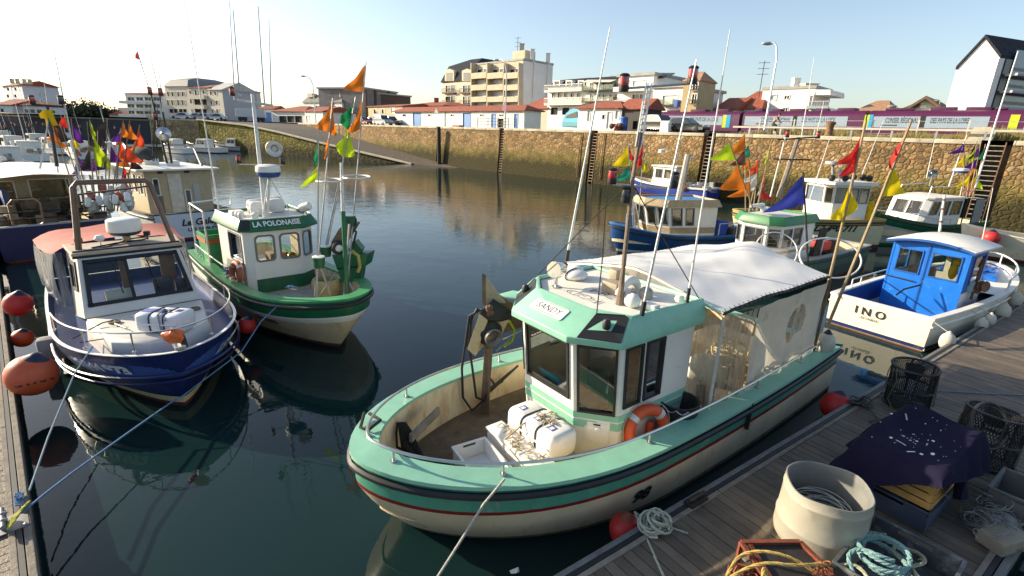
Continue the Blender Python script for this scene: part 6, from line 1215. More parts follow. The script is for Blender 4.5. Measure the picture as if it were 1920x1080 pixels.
# ---- green boat LA POLONAISE
GRN = M('bottle_green_paint', (.010, .115, .048), .4, var=.15, sc=3, dirt=.34, dcol=(.10, .17, .10), dsc=5, zs=.4); GRNL = M('mid_green_paint', (.05, .27, .10), .5, var=.15, sc=3, dirt=.35, dcol=(.25, .3, .18))
pl = Boat('fishing_boat', 'bottle green and white boat lettered LA POLONAISE with flag poles on its bow', (-6.55, 13.44), -46, 8.7, 2.8, (1.0, 1.05, 1.40), rake=1.3, full=.60, e=2.6, tr=.9, flare=.1, belt=.82)
pl.hull([(.09, OXIDE), (.14, SCUM), (('s', .52), HCREAM), (('s', .36), WHITEP), (('s', 0), GRN)], 44); pl.gunwale(GRNL, .24, .05, .05); pl.strake(BLACKR, .045, -.1, .045); pl.inner(HCREAM, .70, .22, M('pale_deck', (.45, .42, .36), .8, var=.2))
pl.text('LS 922606', .17, 2.3, .60, -1, BLK, shear=.1, sx=1.05, bold=.006)
f3 = [(.62, -.92), (.72, .45), (.40, .84), (-1.3, .95), (-1.3, -1.05), (.50, -1.02)]; f3 = [(.66, -.78), (.72, .42), (.45, .82), (-1.3, .9), (-1.3, -1.05), (.56, -.98)]; r3 = [(.04, 0)]*3+[(0, 0), (0, 0), (.04, 0)]
GF = M('grey_rubber_seal', (.16, .165, .17), .6)
h3, q3 = house(pl, f3, .74, 2.42, r3, WHITE, {0: [(.03, .44, .50, .92), (.53, .96, .50, .92)], 1: [(.10, .92, .50, .92)], 4: [(.42, .94, .45, .93)], 2: [(.15, .45, .5, .92)]}, frame=[GF, WHITE], fw=.045, rounded=.1, skip=(3,))
band(pl, f3, r3, .74, 2.42, .745, 1.12, (0, 1), GRN); 
vb3 = [(.86, -.86), (.94, .48), (.58, .98), (-1.35, 1.04), (-1.35, -1.18), (.70, -1.10)]; vt3 = [(.70, -.78), (.76, .42), (.48, .84), (-1.35, .92), (-1.35, -1.05), (.56, -.98)]
pl.mb().loft([ring([(x*.97, y*.96) for x, y in vb3], 2.40), ring(vb3, 2.42), ring(vb3, 2.46), ring(vt3, 2.70), ring([(x-.05, y*.95) for x, y in vt3], 2.70), ring([(x-.05, y*.95) for x, y in vt3], 2.62)]).build('visor', GRN, pl.root, bev=.01)
pl.mb().tube([V((x, y, 2.705)) for x, y in vt3], .016, 6, 0, True).build('visor_trim', WHITE, pl.root); slab(pl, [(x-.05, y*.96) for x, y in vt3], 2.58, .05, GREYW, 'roof', .02, 0); slab(pl, [(x*.97, y*.96) for x, y in vb3], 2.40, .02, WHITE, 'ceiling', 0, 0)
a, b, c, d = V((.86, -.86, 2.46)), V((.94, .48, 2.46)), V((.76, .42, 2.70)), V((.70, -.78, 2.70)); upv = ((d+c)/2-(a+b)/2).normalized(); rv = (b-a).normalized(); nv = rv.cross(upv)
pl.mb().text('LA POLONAISE', .20, (a+b+c+d)/4+nv*.012-upv*.01, rv, upv, depth=.002, sx=.86, bold=.006).build('name_lettering', WHITEP, pl.root, smooth=False)
pl.mb().prism([V((.74, -1.06, 2.46)), V((.87, -.87, 2.46)), V((.72, -.80, 2.68)), V((.60, -.96, 2.68))], (.012, -.012, .004)).build('nav_light_niche', BLK, pl.root)
pl.mb().box((.2, 0, 1.3), (.5, 1.4, .1)).box((-.6, .2, 1.1), (.4, .5, .8)).build('wheelhouse_bench', M('brown_bench', (.2, .15, .1), .7), pl.root); pl.mb().ball((.45, .25, 1.55), .14, 10, 7).build('compass', M('brass', (.4, .3, .1), .3, .8), pl.root)
for k, (x, y) in enumerate(((.0, -.3), (-.35, .28))): raft(pl, ['white life raft canister on the green roof, left of the mast', 'white life raft canister on the green roof, right of the mast'][k], (x-.4, y+.05, 2.83), pi/2-.15, (.42, .66, .38), True, lettering=False, mat=M('roof_raft_white', (.7, .69, .66), .45, var=.06, dirt=.2))
pl.mb().box((-.5, -.75, 2.7), (.3, .3, .16)).build('roof_box', WHITE, pl.root, bev=.015)
for x, y, k in ((.35, -.55, 1.6), (.2, -.85, 1), (.05, -.88, 1)): pl.mb().lathe([(.05*k, 0), (.065*k, .12), (.03, .17)], (x, y, 2.66), 12).build('roof_vent', WHITE, pl.root)
c = PY(572, 388, 13.2); MB().tube([c-V((0, 0, .22)), c], .03).lathe([(.09, -.14), (.11, -.05), (.11, .13), (.095, .14)], c, 16, (.85, -.1, .25)).build('searchlight', WHITE, pl.root)
m0 = PY(498, 408, 13.1); m1 = PY(473, 176, 13.7)
MB().tube([m0, m0.lerp(m1, .5), m1], [.06, .05, .04], 9).build('mast', POLEW, pl.root)
rb = PY(504, 330, 13.2); MB().tube([PY(502, 408, 13.1), rb+V((0, 0, -.02))], .035).tube([PY(492, 408, 12.9), rb], .014).tube([PY(545, 400, 13.2), rb], .012).build('radar_post', POLEW, pl.root); ra = MB().lathe([(.05, -.06), (.24, -.02), (.29, .05), (.29, .11)], rb, 26).build('radar_base', M('blue_radome_base', (.03, .08, .25), .4), pl.root); MB().lathe([(.295, .11), (.305, .14), (.29, .25), (.2, .29), (.02, .3)], rb, 26).build('radome', WHITEP, ra)
hp = PY(514, 279, 13.6); MB().lathe([(.20, .0), (.215, .02), (.12, .05), (.055, .09), (.05, .2)], hp, 22, (-.25, .9, .15), cap=False).lathe([(.06, .02), (.06, .06), (.01, .08)], hp, 12, (-.25, .9, .15)).build('loudhailer', M('pale_horn', (.55, .54, .52), .35, .3), pl.root)
MB().tube([PY(448, 308, 13.4), PY(530, 310, 13.4)], .014).build('crossbar', POLEW, pl.root)
for x, y, r_c in ((448, 306, 1), (530, 308, 0), (436, 180, 1)): navlamp(pl.root, PY(x, y, 13.4), r_c, 1.3)
MB().tube([PY(444, 187, 13.7), PY(511, 198, 13.7)], .035).tube([PY(452, 180, 13.7), PY(446, 175, 13.7)], .02).build('top_crossbar', POLEW, pl.root)
for (x0, y0), (x1, y1) in (((440, 188), (430, 2)), ((450, 186), (437, 18)), ((496, 196), (484, 12)), ((509, 197), (504, 35))): mast(pl, PY(x0, y0, 13.7), PY(x1, y1, 13.8), .017, M('grey_whip', (.30, .30, .30), .5), 'whip_antenna', .008)
mast(pl, PY(411, 398, 14.2), PY(346, 0, 14.5), .022, POLEW, 'whip_antenna', .006)
m = MB(); R_ = [P(355, 381, 2.62), P(380, 397, 2.62), P(432, 384, 2.62), P(432, 371, 2.62)]; m.tube(R_+[R_[0]], .025)
for x, y in ((355, 381), (380, 397)): p = P(x, y, 2.62); m.tube([p, V((p.x, p.y, .95))], .025)
m.build('gantry_frame', POLEW, pl.root)
th = thing('green_bin', 'tall green plastic bin with an orange band on the side deck of the green boat', 'bin', pl.w(-2.3, -.85, .75)); pl.mb().loft([[V((x, y, z)) for x, y in ((-2.85*1, -1.28+.08*k), (-1.9-.08*k, -1.28+.08*k), (-1.9-.08*k, -.45), (-2.85, -.45))] for z, k in ((.8, 1), (1.92, 0))]+[[V((x, y, z)) for x, y in ((-2.81, -1.24+.08*k), (-1.94-.08*k, -1.24+.08*k), (-1.94-.08*k, -.49), (-2.81, -.49))] for z, k in ((1.92, 0), (.9, 1))], 0, True, False, True).build('bin_body', GRNL, th, smooth=False); pl.mb().loft([[V((x, y, z)) for x, y in ((-2.86, -1.29), (-1.89, -1.29), (-1.89, -.44), (-2.86, -.44))] for z in (1.68, 1.8)]).build('orange_band', M('orange_band', (.45, .10, .03), .6), th, smooth=False)
liferin(pl, 'faded orange life ring in a dark holder on the side of the green wheelhouse', (.35, -1.16, 1.30), (.15, -1, .15), .26, .075, M('faded_orange', (.42, .09, .04), .6, var=.25)); pl.mb().box((.3, -1.1, 1.3), (.25, .06, .5)).build('ring_holder', BRN, pl.root)
pl.rail(POLEW, .05, .32, .12, .018, 5, False, sides=(-1,), tend=.5)
m = MB()
for i in range(12): c = pl.w(-.2, -1.15, 1.15); a = RN.uniform(0, 6.3); m.tube(arc(c+V((RN.uniform(-.12, .12), RN.uniform(-.1, .1), RN.uniform(0, .15))), .09, (cos(a), sin(a), .25), (-sin(a), cos(a), .3), 0, 5.2, 8), .014, 5)
tag(m.build('blue_rope_tangle', MATS['blue_rope']), 'tangle of blue rope on the green gunwale beside the life ring', 'rope')
c = pl.w(2.55, -.62, 1.33); m = MB()
for i in range(8): a = RN.uniform(0, 6.3); m.tube(arc(c+V((RN.uniform(-.1, .1), RN.uniform(-.06, .06), RN.uniform(0, .05))), .05, (cos(a), sin(a), .25), (-sin(a), cos(a), .3), 0, 5.2, 8), .012, 5)
m.build('bow_knot', MATS['blue_rope'], pl.root)
# foredeck: foremast, rings, hauler
fm0 = PY(651, 552, 11.95); fm1 = PY(640, 332, 12.2); fm2 = PY(640, 305, 12.2)
MB().tube([fm0, fm0.lerp(fm1, .72)], .055, 9).build('foremast_lower', GRN, pl.root); MB().tube([fm0.lerp(fm1, .70), fm2], [.05, .035], 9).build('foremast_upper', POLEW, pl.root)
for cx, cy, rx in ((616, 338, 26), (668, 332, 26)): MB().tube([PY(cx+rx*cos(a), cy+3.5*sin(a), 12.2-.3*sin(a)) for a in [2*pi*i/24 for i in range(24)]], .022, 6, 0, True).build('guide_ring', POLEW, pl.root)
MB().tube([PY(640, 334, 12.2), PY(614, 461, 12.6)], .012).tube([PY(655, 530, 12.0), PY(672, 562, 11.8)], .02).tube([PY(630, 510, 12.4), PY(595, 560, 11.8)], .012).build('foremast_stay', POLEG, pl.root)
fh = thing('pot_hauler', 'dark green pot hauler with brown hood and black wheel on the green foredeck', 'pot hauler', pl.w(2.3, .75, .75)); k = lambda x, y, d=0.: PY(x, y, 12.5+d)
MB().prism([k(622, 478), k(690, 476), k(684, 500), k(632, 506)], (.05, .5, 0)).build('hauler_table', GRN, fh, bev=.01); MB().prism([k(633, 503), k(680, 498), k(676, 525), k(640, 530)], (0, .35, 0)).build('hauler_base', GRN, fh)
MB().prism([k(620, 455), k(635, 430), k(650, 415), k(668, 420), k(650, 450), k(640, 462)], (.02, .3, 0)).build('hauler_hood', BRN, fh, bev=.01); MB().prism([k(655, 470), k(665, 452), k(678, 468), k(674, 476)], (0, .3, 0)).build('side_guard', GRN, fh)
MB().lathe([(.16, 0), (.18, .03), (.1, .06), (.1, .12), (.18, .15), (.16, .18)], k(633, 463, -.1), 20, (.5, -.85, 0)).build('hauler_wheel', BLACKR, fh); MB().lathe([(.09, .18), (.06, .22), (.02, .23)], k(633, 463, -.1), 14, (.5, -.85, 0)).build('wheel_hub', WHITEP, fh)
MB().tube([k(660, 470), k(672, 480), k(675, 500), k(671, 510)], .045, 8).build('yellow_hose', M('straw_hose', (.45, .38, .1), .7), fh); MB().tube([k(650, 420), k(668, 435), k(664, 452), k(655, 470)], .03, 8).tube([k(662, 402), k(668, 412), k(666, 425)], .02).build('black_hose', BLACKR, fh)
th = thing('yellowed_tub', 'yellowed round tub on the foredeck of the green boat under the drum floats', 'tub', pl.w(1.5, .55, .72)); pl.mb().lathe([(.3, 0), (.36, .12), (.38, .38), (.34, .45), (.3, .45), (.3, .1)], (1.75, .6, .72), 20, cap=False).build('tub_body', M('yellowed_plastic', (.50, .42, .19), .6, var=.2, dirt=.4), th)
GDR = M('green_drum', (.012, .10, .045), .5, var=.2)
def drum(par, p, r=.14, h=.22): 
    p = V(p); o = MB().lathe([(.02, -h), (r*.78, -h), (r*.9, -h*.6), (r, -.02), (r, 0)], p, 18).build('drum_float', GDR, par); MB().lathe([(r*.98, 0), (r*.98, .02), (.02, .035)], p, 18).build('float_lid', WHITEP, o)
Yp = 12.2
for (x0, y0, Y0), (x1, y1, Y1), fl, dp, lb in (
    ((594, 560, 11.6), (597, 243, 12.0), [(245, 298, (590, 299), 'green'), (306, 330, (569, 348), 'lime')], (597, 482), 'grey dan pole with green and lime flags, leftmost on the green boat'),
    ((590, 556, 11.7), (624, 184, 12.3), [(186, 236, (597, 234), 'orange'), (196, 240, (628, 250), 'orange'), (240, 278, (608, 294), 'orange')], None, 'grey dan pole with three stacked orange flags on the green boat'),
    ((607, 480, 12.5), (667, 182, 13.0), [(184, 236, (640, 216), 'green'), (234, 286, (634, 268), 'lime'), (240, 284, (661, 287), 'lime')], (610, 462), 'grey dan pole with a dark green flag above a lime one'),
    ((652, 530, 12.3), (686, 116, 12.9), [(119, 162, (651, 163), 'orange'), (180, 228, (657, 244), 'orange')], (655, 404), 'tallest grey dan pole with orange flag flying high and another below')):
    B0, T0 = PY(x0, y0, Y0), PY(x1, y1, Y1); fr_ = lambda y: (y0-y)/(y0-y1); px_ = lambda y: x0+(x1-x0)*fr_(y); fs = [(fr_(a), fr_(b_+.15*(b_-a)), PY(px_(t[1])+(t[0]-px_(t[1]))*1.3, t[1]+.1*(b_-a), lerp(Y0, Y1, fr_(t[1]))), c_) for a, b_, t, c_ in fl]
    o = danbuoy(lb, B0, T0, fs, POLEG, .018, seed=int(x0))
    if dp: p = PY(dp[0], dp[1], lerp(Y0, Y1, fr_(dp[1]))); drum(o, p, .15, .26)
MB().tube([PY(620, 552, 11.9), PY(597, 490, 11.7)], .03).tube([PY(645, 560, 12.0), PY(655, 420, 12.3)], .03).build('float_stand', POLEG, pl.root)

# ---- INO
INOB = M('bright_blue_paint', (.012, .145, .56), .32, var=.1, sc=3, coat=.15, dirt=.36, dcol=(.10, .27, .58), dsc=6); INOD = M('deep_blue_paint', (.012, .05, .22), .5, var=.2, sc=4, dirt=.25, dcol=(.08, .1, .16)); IVORY = M('ivory_hull_paint', (.74, .68, .54), .45, var=.06, sc=2, dirt=.45, dcol=(.42, .33, .20), dsc=4, zs=.3)
io = Boat('fishing_boat', 'ivory open boat with bright blue cabin doors and INO on its stern', (13.41, 15.03), 33, 8.6, 2.75, (.88, .86, 1.12), rake=.5, full=.52, e=2.4, tr=.88, flare=.06, belt=.9)
io.hull([(.03, OXIDE), (.06, SCUM), (.15, NAVY), (('s', 0), IVORY)], 40); io.gunwale(WHITE, .13, .05, .025); io.inner(INOD, .28, .12, M('scuffed_white_deck', (.5, .48, .43), .7, var=.2, dirt=.4)); io.strake(WHITE, .025, -.18, .01)
sp = (io.pt(0, .86, 1)+io.pt(0, .86, -1))/2
io.mb().text('I N O', .30, sp+V((-.02, .15, -.22)), (0, -1, 0), (0, 0, 1), bold=.004, sx=1.05, depth=.004).build('name_lettering', BLK, io.root, smooth=False); io.mb().text('LES SABLES', .085, sp+V((-.02, .15, -.40)), (0, -1, 0), (0, 0, 1), depth=.004, sx=1.1, bold=.001).build('port_lettering', BLK, io.root, smooth=False)
f4 = [(.05, -.86), (.05, .86), (-1.75, .92), (-1.75, -.92)]; r4 = [(-.1, .02), (-.1, -.02), (0, 0), (0, 0)]
h4, q4 = house(io, f4, .28, 2.32, r4, INOB, {2: [(.09, .43, .55, .90), (.54, .92, .55, .90)], 3: [(.25, .85, .5, .9)], 1: [(.3, .8, .5, .9)], 0: [(.08, .46, .5, .92), (.54, .92, .5, .92)]}, frame=[M('blue_frame', (.015, .1, .38), .4), INOB], fw=.03, imat=M('white_lining', (.45, .43, .38), .7))
side_w = MB(); 
io.mb().prism([V((-1.74, -.923, .28)), V((.05, -.863, .28)), V((.05, -.863, 1.1)), V((-1.74, -.923, 1.1))], (0, -.012, 0)).build('side_panel', WHITE, io.root, smooth=False)
m = io.mb(); n = 9; top = [V((-1.75, lerp(-.92, .92, i/n), 2.315+.13*(1-(2*i/n-1)**2))) for i in range(n+1)]; m.add(top+[V((-1.75, .92, 2.31)), V((-1.75, -.92, 2.31))], [tuple(range(n+2))]); m.add([p+V((.06, 0, 0)) for p in top]+[V((-1.69, .92, 2.31)), V((-1.69, -.92, 2.31))], [tuple(range(n+2))]); m.build('door_arch', INOB, io.root, smooth=False)
m = io.mb(); rr = []
for x in (-2.02, -1.98, .12, .16):
    rr.append([V((x, lerp(-1.04, 1.04, i/14), 2.33+.17*(1-(2*i/14-1)**2)+(.0 if -1.99 < x < .13 else -.03))) for i in range(15)]+[V((x, lerp(1.04, -1.04, i/14), 2.28+.15*(1-(2*i/14-1)**2))) for i in range(15)])
m.loft(rr, 0, True, False, True).build('roof', WHITE, io.root); m = io.mb(); m.loft([[V((-2.025, lerp(-1.04, 1.04, i/14), 2.32+.16*(1-(2*i/14-1)**2)+dz)) for i in range(15)] for dz in (-.07, .0)], 0, False).build('roof_edge', M('blue_trim', (.015, .08, .30), .4), io.root)
a, b, c, d = q4[2]; n = (b-a).cross(d-a).normalized(); pq = lambda u, v, o=.0: a.lerp(b, u).lerp(d.lerp(c, u), v)+n*o
MB().bar(pq(.485, 0, .015), pq(.485, 1, .015), .05, .02, up=n).build('door_joint', M('blue_frame', (.015, .1, .38), .4), io.root); MB().tube([pq(.0, .46, .05), pq(.40, .45, .06)], .016, 7).build('door_bar', BLK, io.root)
for u0, u1, v0, v1 in ((.01, .47, .01, .98), (.50, .99, .01, .98)):
    o = MB(); 
    for s_ in (((u0, v0), (u1, v0)), ((u1, v0), (u1, v1)), ((u1, v1), (u0, v1)), ((u0, v1), (u0, v0))): o.bar(pq(*s_[0], .004), pq(*s_[1], .004), .05, .012, up=n)
    o.build('door_frame', INOB, io.root, smooth=False)
io.mb().box((-1.2, .25, 1.1), (.5, .5, .9)).build('helm_console', M('wood_console', (.16, .09, .05), .6), io.root); m = io.mb(); m.ball((-1.35, -.52, 1.62), .2, 12, 9, 0, (.5, .55, 1.2)); m.ball((-1.35, -.58, 1.9), .12, 10, 7); tag(m.build('oilskin_jacket', CLOTH['yellow']), 'yellow oilskin jacket hanging behind the right cabin window of the blue boat', 'jacket')
io.mb().tube([(-2.6, .25, .86), (-2.45, .15, 1.05), (-2.1, -.1, 1.2)], .025).build('tiller', BLK, io.root)
m = io.mb(); m.loft([[V((x, y, z)) for x, y in ((2.0, -.75), (3.9, -.35), (3.9, .35), (2.0, .75))] for z in (.9, 1.06)], 0, True, False, True); m.build('bow_hatch', INOB, io.root, bev=.02)
m = io.mb()
for y in (-.3, 0, .3): m.box((2.9, y*.9, 1.09), (1.75, .07, .05))
m.box((2.75, 0, 1.095), (.09, 1.0, .06)); m.build('hatch_ribs', INOB, io.root, bev=.01); m = io.mb(); R_ = io.ring(-.04, .12); h_ = len(R_)//2; idx = [i for i in range(h_+1) if R_[i].x > .1]
for i in idx[:-1]: m.add([R_[i], R_[i+1], R_[len(R_)-2-i], R_[len(R_)-1-i]], [(0, 1, 2, 3)])
m.build('foredeck', WHITE, io.root, merge=True)
io.rail(WHITEP, .60, .38, .08, .026, 5, True); io.rail(WHITEP, .12, .30, .1, .02, 2, False, sides=(1,), tend=.5)
m = io.mb(); m.tube([(-.95, -.98, .85), (-.95, -.98, 1.85)], .035); m.box((-.95, -1.02, 1.2), (.18, .2, .28)); m.lathe([(.15, 0), (.16, .03), (.08, .06), (.08, .1), (.16, .13), (.15, .15)], (-1.0, -1.1, 1.3), 18, (-.3, -.9, .1)); m.tube([(-.95, -.95, 1.8), (-1.0, -1.0, 2.05)], .05); m.build('line_hauler', RUSTY, io.root); io.mb().box((-1.15, -.9, 1.25), (.18, .22, .3)).build('hauler_cover', M('pale_teal_plastic', (.3, .42, .42), .5), io.root, bev=.03); io.mb().tube([(-.9, -.9, 1.1), (-.5, -.7, .7), (.2, -.6, .9)], .03).build('hydraulic_hose', M('olive_hose', (.1, .11, .06), .6), io.root)
m = io.mb()
for k_ in range(5): m.tube([(.9+.28*cos(a)+.02*k_, -.15+.34*sin(a), .95+.02*k_) for a in [2*pi*i/20 for i in range(20)]], .016, 5, 0, True)
tag(m.build('coiled_hose', M('teal_grey_hose', (.10, .18, .2), .6)), 'coil of dark teal hose on the white foredeck beside the blue cabin', 'hose')
mast(io, PY(1762, 434, 13.8), PY(1771, 366, 13.9), .035, POLEW, 'mast_stub', .03); m = MB()
for t_ in (.25, .6, .85): p = PY(1762, 434, 13.8).lerp(PY(1771, 366, 13.9), t_); m.tube([p, p+V((.0, 0, .05))], .04)
m.build('mast_tape', RUSTY, io.root); mast(io, PY(1842, 449, 14.2), PY(1862, 352, 14.3), .014)
for i, (x, y, z, r) in enumerate(((1776, 640, .52, .16), (1840, 610, .52, .14), (1856, 600, .6, .13), (1881, 585, .6, .17), (1905, 562, .65, .17))):
    fender('white_fender', ['grubby white fender nearest the stern of the ivory boat', 'small yellowed fender second along the ivory boat', 'small grey fender third along the ivory boat', 'plump white fender fourth along the ivory boat', 'plump white fender nearest the bow of the ivory boat'][i], P(x, y, z), r, M('grubby_fender', (.52, .49, .40), .6, var=.15, dirt=.5, dcol=(.3, .26, .18)), (1, 1, 1.35), topmat=MATS['grubby_fender'], group='white fenders along the ivory boat'); p = P(x, y, z)
    MB().tube([p+V((0, 0, r*1.3)), io.T @ (io.ring(.04, .02)[-6-i*4] if False else io.on(io.l(p).x, .86, -1, 0))], .01, 5).build('fender_line', ROPEG, bpy.data.objects[[o.name for o in COL.objects if o.name.startswith('white_fender')][-1]])
io.mb().tube([(-4.05, -1.05, .9), (-4.2, -1.15, .3), (-4.3, -1.2, .05)], .018).build('stern_line', ROPEG, io.root)

# ---- generic working boats further off
def workboat(name, label, loc, deg, L, B, sheer, bands, gun, foot, z0, z1, lean, wall, wins, roofm, roofh=.12, over=.12, strake=BLACKR, rake=.8, railm=None, deckm=None, inner=None, deckz=.55, full=.55, belt=.85, cat='fishing boat', visor=None):
    b = Boat('fishing_boat' if not name else name, label, loc, deg, L, B, sheer, rake=rake, full=full, e=2.3, tr=.9, flare=.1, belt=belt, cat=cat)
    b.hull(bands, 30); b.gunwale(gun, .16, .05, .03); b.inner(inner or HCREAM, deckz, .15, deckm or M('worn_deck', (.25, .23, .2), .85, var=.25))
    if strake: b.strake(strake, .04, -.12, .03)
    hb, q = house(b, foot, z0, z1, lean, wall, wins, frame=[WHITE if wall != WHITE else GF, wall], fw=.04)
    fr = [(f[0]+l[0], f[1]+l[1]) for f, l in zip(foot, lean)]; cx = sum(f[0] for f in fr)/len(fr); cy = sum(f[1] for f in fr)/len(fr)
    o1 = [(f[0]+over*(1 if f[0] > cx else -1), f[1]+over*(1 if f[1] > cy else -1)) for f in fr]
    if visor: b.mb().loft([ring(o1, z1-.02), ring(o1, z1+.03), ring(fr, z1+.28), ring([(cx+(x-cx)*.94, cy+(y-cy)*.94) for x, y in fr], z1+.28), ring([(cx+(x-cx)*.94, cy+(y-cy)*.94) for x, y in fr], z1+.2)]).build('visor', visor, b.root, bev=.01); slab(b, [(cx+(x-cx)*.95, cy+(y-cy)*.95) for x, y in fr], z1+.14, .06, roofm, 'roof', .03, 0)
    else: slab(b, o1, z1, roofh, roofm, 'roof', .06, .02)
    if railm: b.rail(railm, .5, .35, .1, .02, 6, True)
    return b, q
GROOF = M('green_roof_paint', (.03, .17, .06), .45, var=.12, dirt=.15)
TANB = M('tan_wood_band', (.38, .29, .17), .6, var=.15)
gb, gq = workboat('fishing_boat', 'white wheelhouse boat with faceted green roof moored beyond the white awning', (10.52, 19.11), 215, 9, 2.9, (.95, .95, 1.3), [(.08, OXIDE), (('s', .45), M('dark_green_hull', (.02, .055, .04), .45, var=.2)), (('s', 0), M('teal_green_rail', (.05, .12, .09), .5, var=.2))], M('grey_gunwale', (.3, .3, .28), .7, var=.2),
    [(2.25, -.5), (2.3, .45), (2.0, .85), (-.1, .9), (-.1, -.95), (1.9, -.9)], .6, 2.22, [(.05, 0)]*3+[(0, 0)]*2+[(.05, 0)], WHITE, {0: [(.1, .9, .5, .9)], 1: [(.12, .88, .5, .9)], 2: [(.05, .3, .5, .9), (.36, .62, .5, .9)], 4: [(.3, .8, .5, .9)], 5: [(.1, .9, .5, .9)]}, GREYW, visor=GROOF, railm=None)
band(gb, [(2.25, -.5), (2.3, .45), (2.0, .85), (-.1, .9)], [(.05, 0)]*4, .6, 2.22, 1.18, 1.28, (0, 1, 2), TANB)
mast(gb, PY(1460, 370, 19.2), PY(1497, 258, 19.6), .1, M('tarred_mast', (.22, .18, .14), .7, var=.3, dirt=.4), 'mast', .08); mast(gb, PY(1444, 370, 19.2), PY(1474, 252, 19.5), .03, POLEW, 'side_pole', .025)
MB().tube([PY(1450, 298, 19.4), PY(1522, 300, 19.4)], .03).tube([PY(1458, 262, 19.5), PY(1532, 257, 19.5)], .03).build('crossbar', DARKM, gb.root)
for x, y in ((1533, 262), (1475, 260)): navlamp(gb.root, PY(x, y-2, 19.5), True, 1.6)
mast(gb, PY(1503, 255, 19.5), PY(1527, 107, 19.8), .02); mast(gb, PY(1530, 258, 19.5), PY(1545, 190, 19.6), .015)
c = gb.w(1.6, -.1, 2.55); MB().lathe([(.18, 0), (.2, .06), (.12, .16), (.02, .18)], c, 16).box(c+V((-.3, .1, .2)), (.9, .14, .1), RZ(.7)).tube([c, c+V((-.3, .1, .2))], .05).build('radar_scanner', WHITEP, gb.root)
pass
for k_ in range(9): gb.mb().box((-.9-.35*k_+RN.uniform(-.1, .1), RN.uniform(-.8, .8), .75+RN.random()*.35), (RN.uniform(.25, .5), RN.uniform(.3, .6), RN.uniform(.2, .6)), RZ(RN.random())).build('deck_gear', M('mixed_dark_gear', (.09, .07, .055), .85, var=.6, sc=2.5, island=.6), gb.root, bev=.02)
pass; gb.mb().prism([(-1.6, .6, .9), (-1.0, .6, .9), (-1.2, .65, 1.9), (-1.7, .65, 1.8)], (0, .06, 0)).build('fish_chute', DARKM, gb.root); gb.mb().box((-2.3, .3, 1.0), (.8, .5, .35)).build('red_crate', M('red_plastic', (.5, .03, .02), .5), gb.root, bev=.02)
gb.mb().tube([(-.6, 1.1, .9), (-.6, 1.1, 1.5), (-1.6, 1.15, 1.5), (-1.6, 1.15, .95)], .03).build('side_frame', STEEL, gb.root)
for nm, cx, cy, rx, ry, Y in (('hoop', 1456, 469, 39, 33, 14.5), ('hoop', 1557, 484, 58, 37, 12.4)):
    tag(MB().tube([PY(cx+rx*cos(a), cy+ry*sin(a)+.1*rx*cos(a), Y-.5*sin(a)) for a in [2*pi*i/40 for i in range(40)]], .022, 7, 0, True).build('steel_hoop', POLEW), 'slender pale steel hoop standing over the white awning, left one' if cx < 1500 else 'large pale steel hoop crossed by two dan poles behind the awning', 'hoop')
m = MB()
for i in range(9): a = -1.3+2.6*i/8; m.tube([PY(1440+26*cos(t_)*1.0-5+i*2, 469+30*sin(t_), 14.6) for t_ in (-1.3, -.6, 0, .6, 1.3)], .004, 4)
for i in range(6): y = 448+i*8; m.tube([PY(1432, y, 14.6), PY(1480, y+3, 14.6)], .004, 4)
m.build('hoop_netting', M('pale_net', (.45, .42, .36), .9), gb.root)
bb, bq = workboat('fishing_boat', 'blue bowed boat with slanted white wheelhouse windows and tan roof edge', (7.71, 22.67), 194, 7.2, 2.6, (.95, .9, 1.35), [(.08, OXIDE), (.2, WHITEP), (('s', 0), M('mid_blue_hull', (.02, .085, .25), .4, var=.1))], M('blue_gunwale', (.03, .14, .34), .5, var=.1),
    [(1.7, -.75), (1.75, .1), (1.15, .92), (-1.0, .95), (-1.0, -.95), (1.1, -.92)], .75, 2.2, [(.4, -.05), (.4, .1), (.32, .12), (.02, 0), (.02, 0), (.32, -.1)], WHITE, {0: [(.08, .92, .42, .95)], 1: [(.06, .44, .42, .95), (.54, .94, .42, .95)], 2: [(.05, .27, .42, .95), (.34, .52, .42, .95)]}, M('blue_roof', (.04, .2, .45), .5), visor=TANB)
band(bb, [(1.7, -.75), (1.75, .1), (1.15, .92), (-1.0, .95)], [(.4, -.05), (.4, .1), (.32, .12), (.02, 0)], .75, 2.2, 1.02, 1.28, (0, 1, 2), TANB)
bb.mb().box((2.4, -.5, 1.35), (.3, .3, .6)).build('blue_post', M('blue_roof', (.04, .2, .45), .5), bb.root); mast(bb, PY(1270, 385, 22), PY(1290, 290, 22.4), .14, M('grey_pink_mast', (.42, .36, .31), .6, var=.15), 'mast', .12); pass
for k_ in range(8): bb.mb().box((-1.4-.25*k_+RN.uniform(-.1, .1), RN.uniform(-.7, .7), .8+RN.random()*.3), (RN.uniform(.2, .5), RN.uniform(.3, .6), RN.uniform(.2, .7)), RZ(RN.random())).build('deck_gear', MATS['mixed_dark_gear'], bb.root, bev=.02)
pass; bb.mb().prism([(-1.7, .5, .9), (-1.2, .5, .9), (-1.3, .5, 1.55), (-1.75, .55, 1.5)], (0, .3, 0)).build('blue_tarp', M('cobalt_tarp', (.03, .08, .4), .7), bb.root); bb.mb().tube([(-1.1, 1.1, .95), (-1.1, 1.1, 1.45), (-2.0, 1.15, 1.5), (-2.0, 1.1, .95)], .03).build('side_frame', STEEL, bb.root)
navlamp(bb.root, PY(1271, 400, 21.9), False, 2.2); c = PY(1257, 400, 21.8)
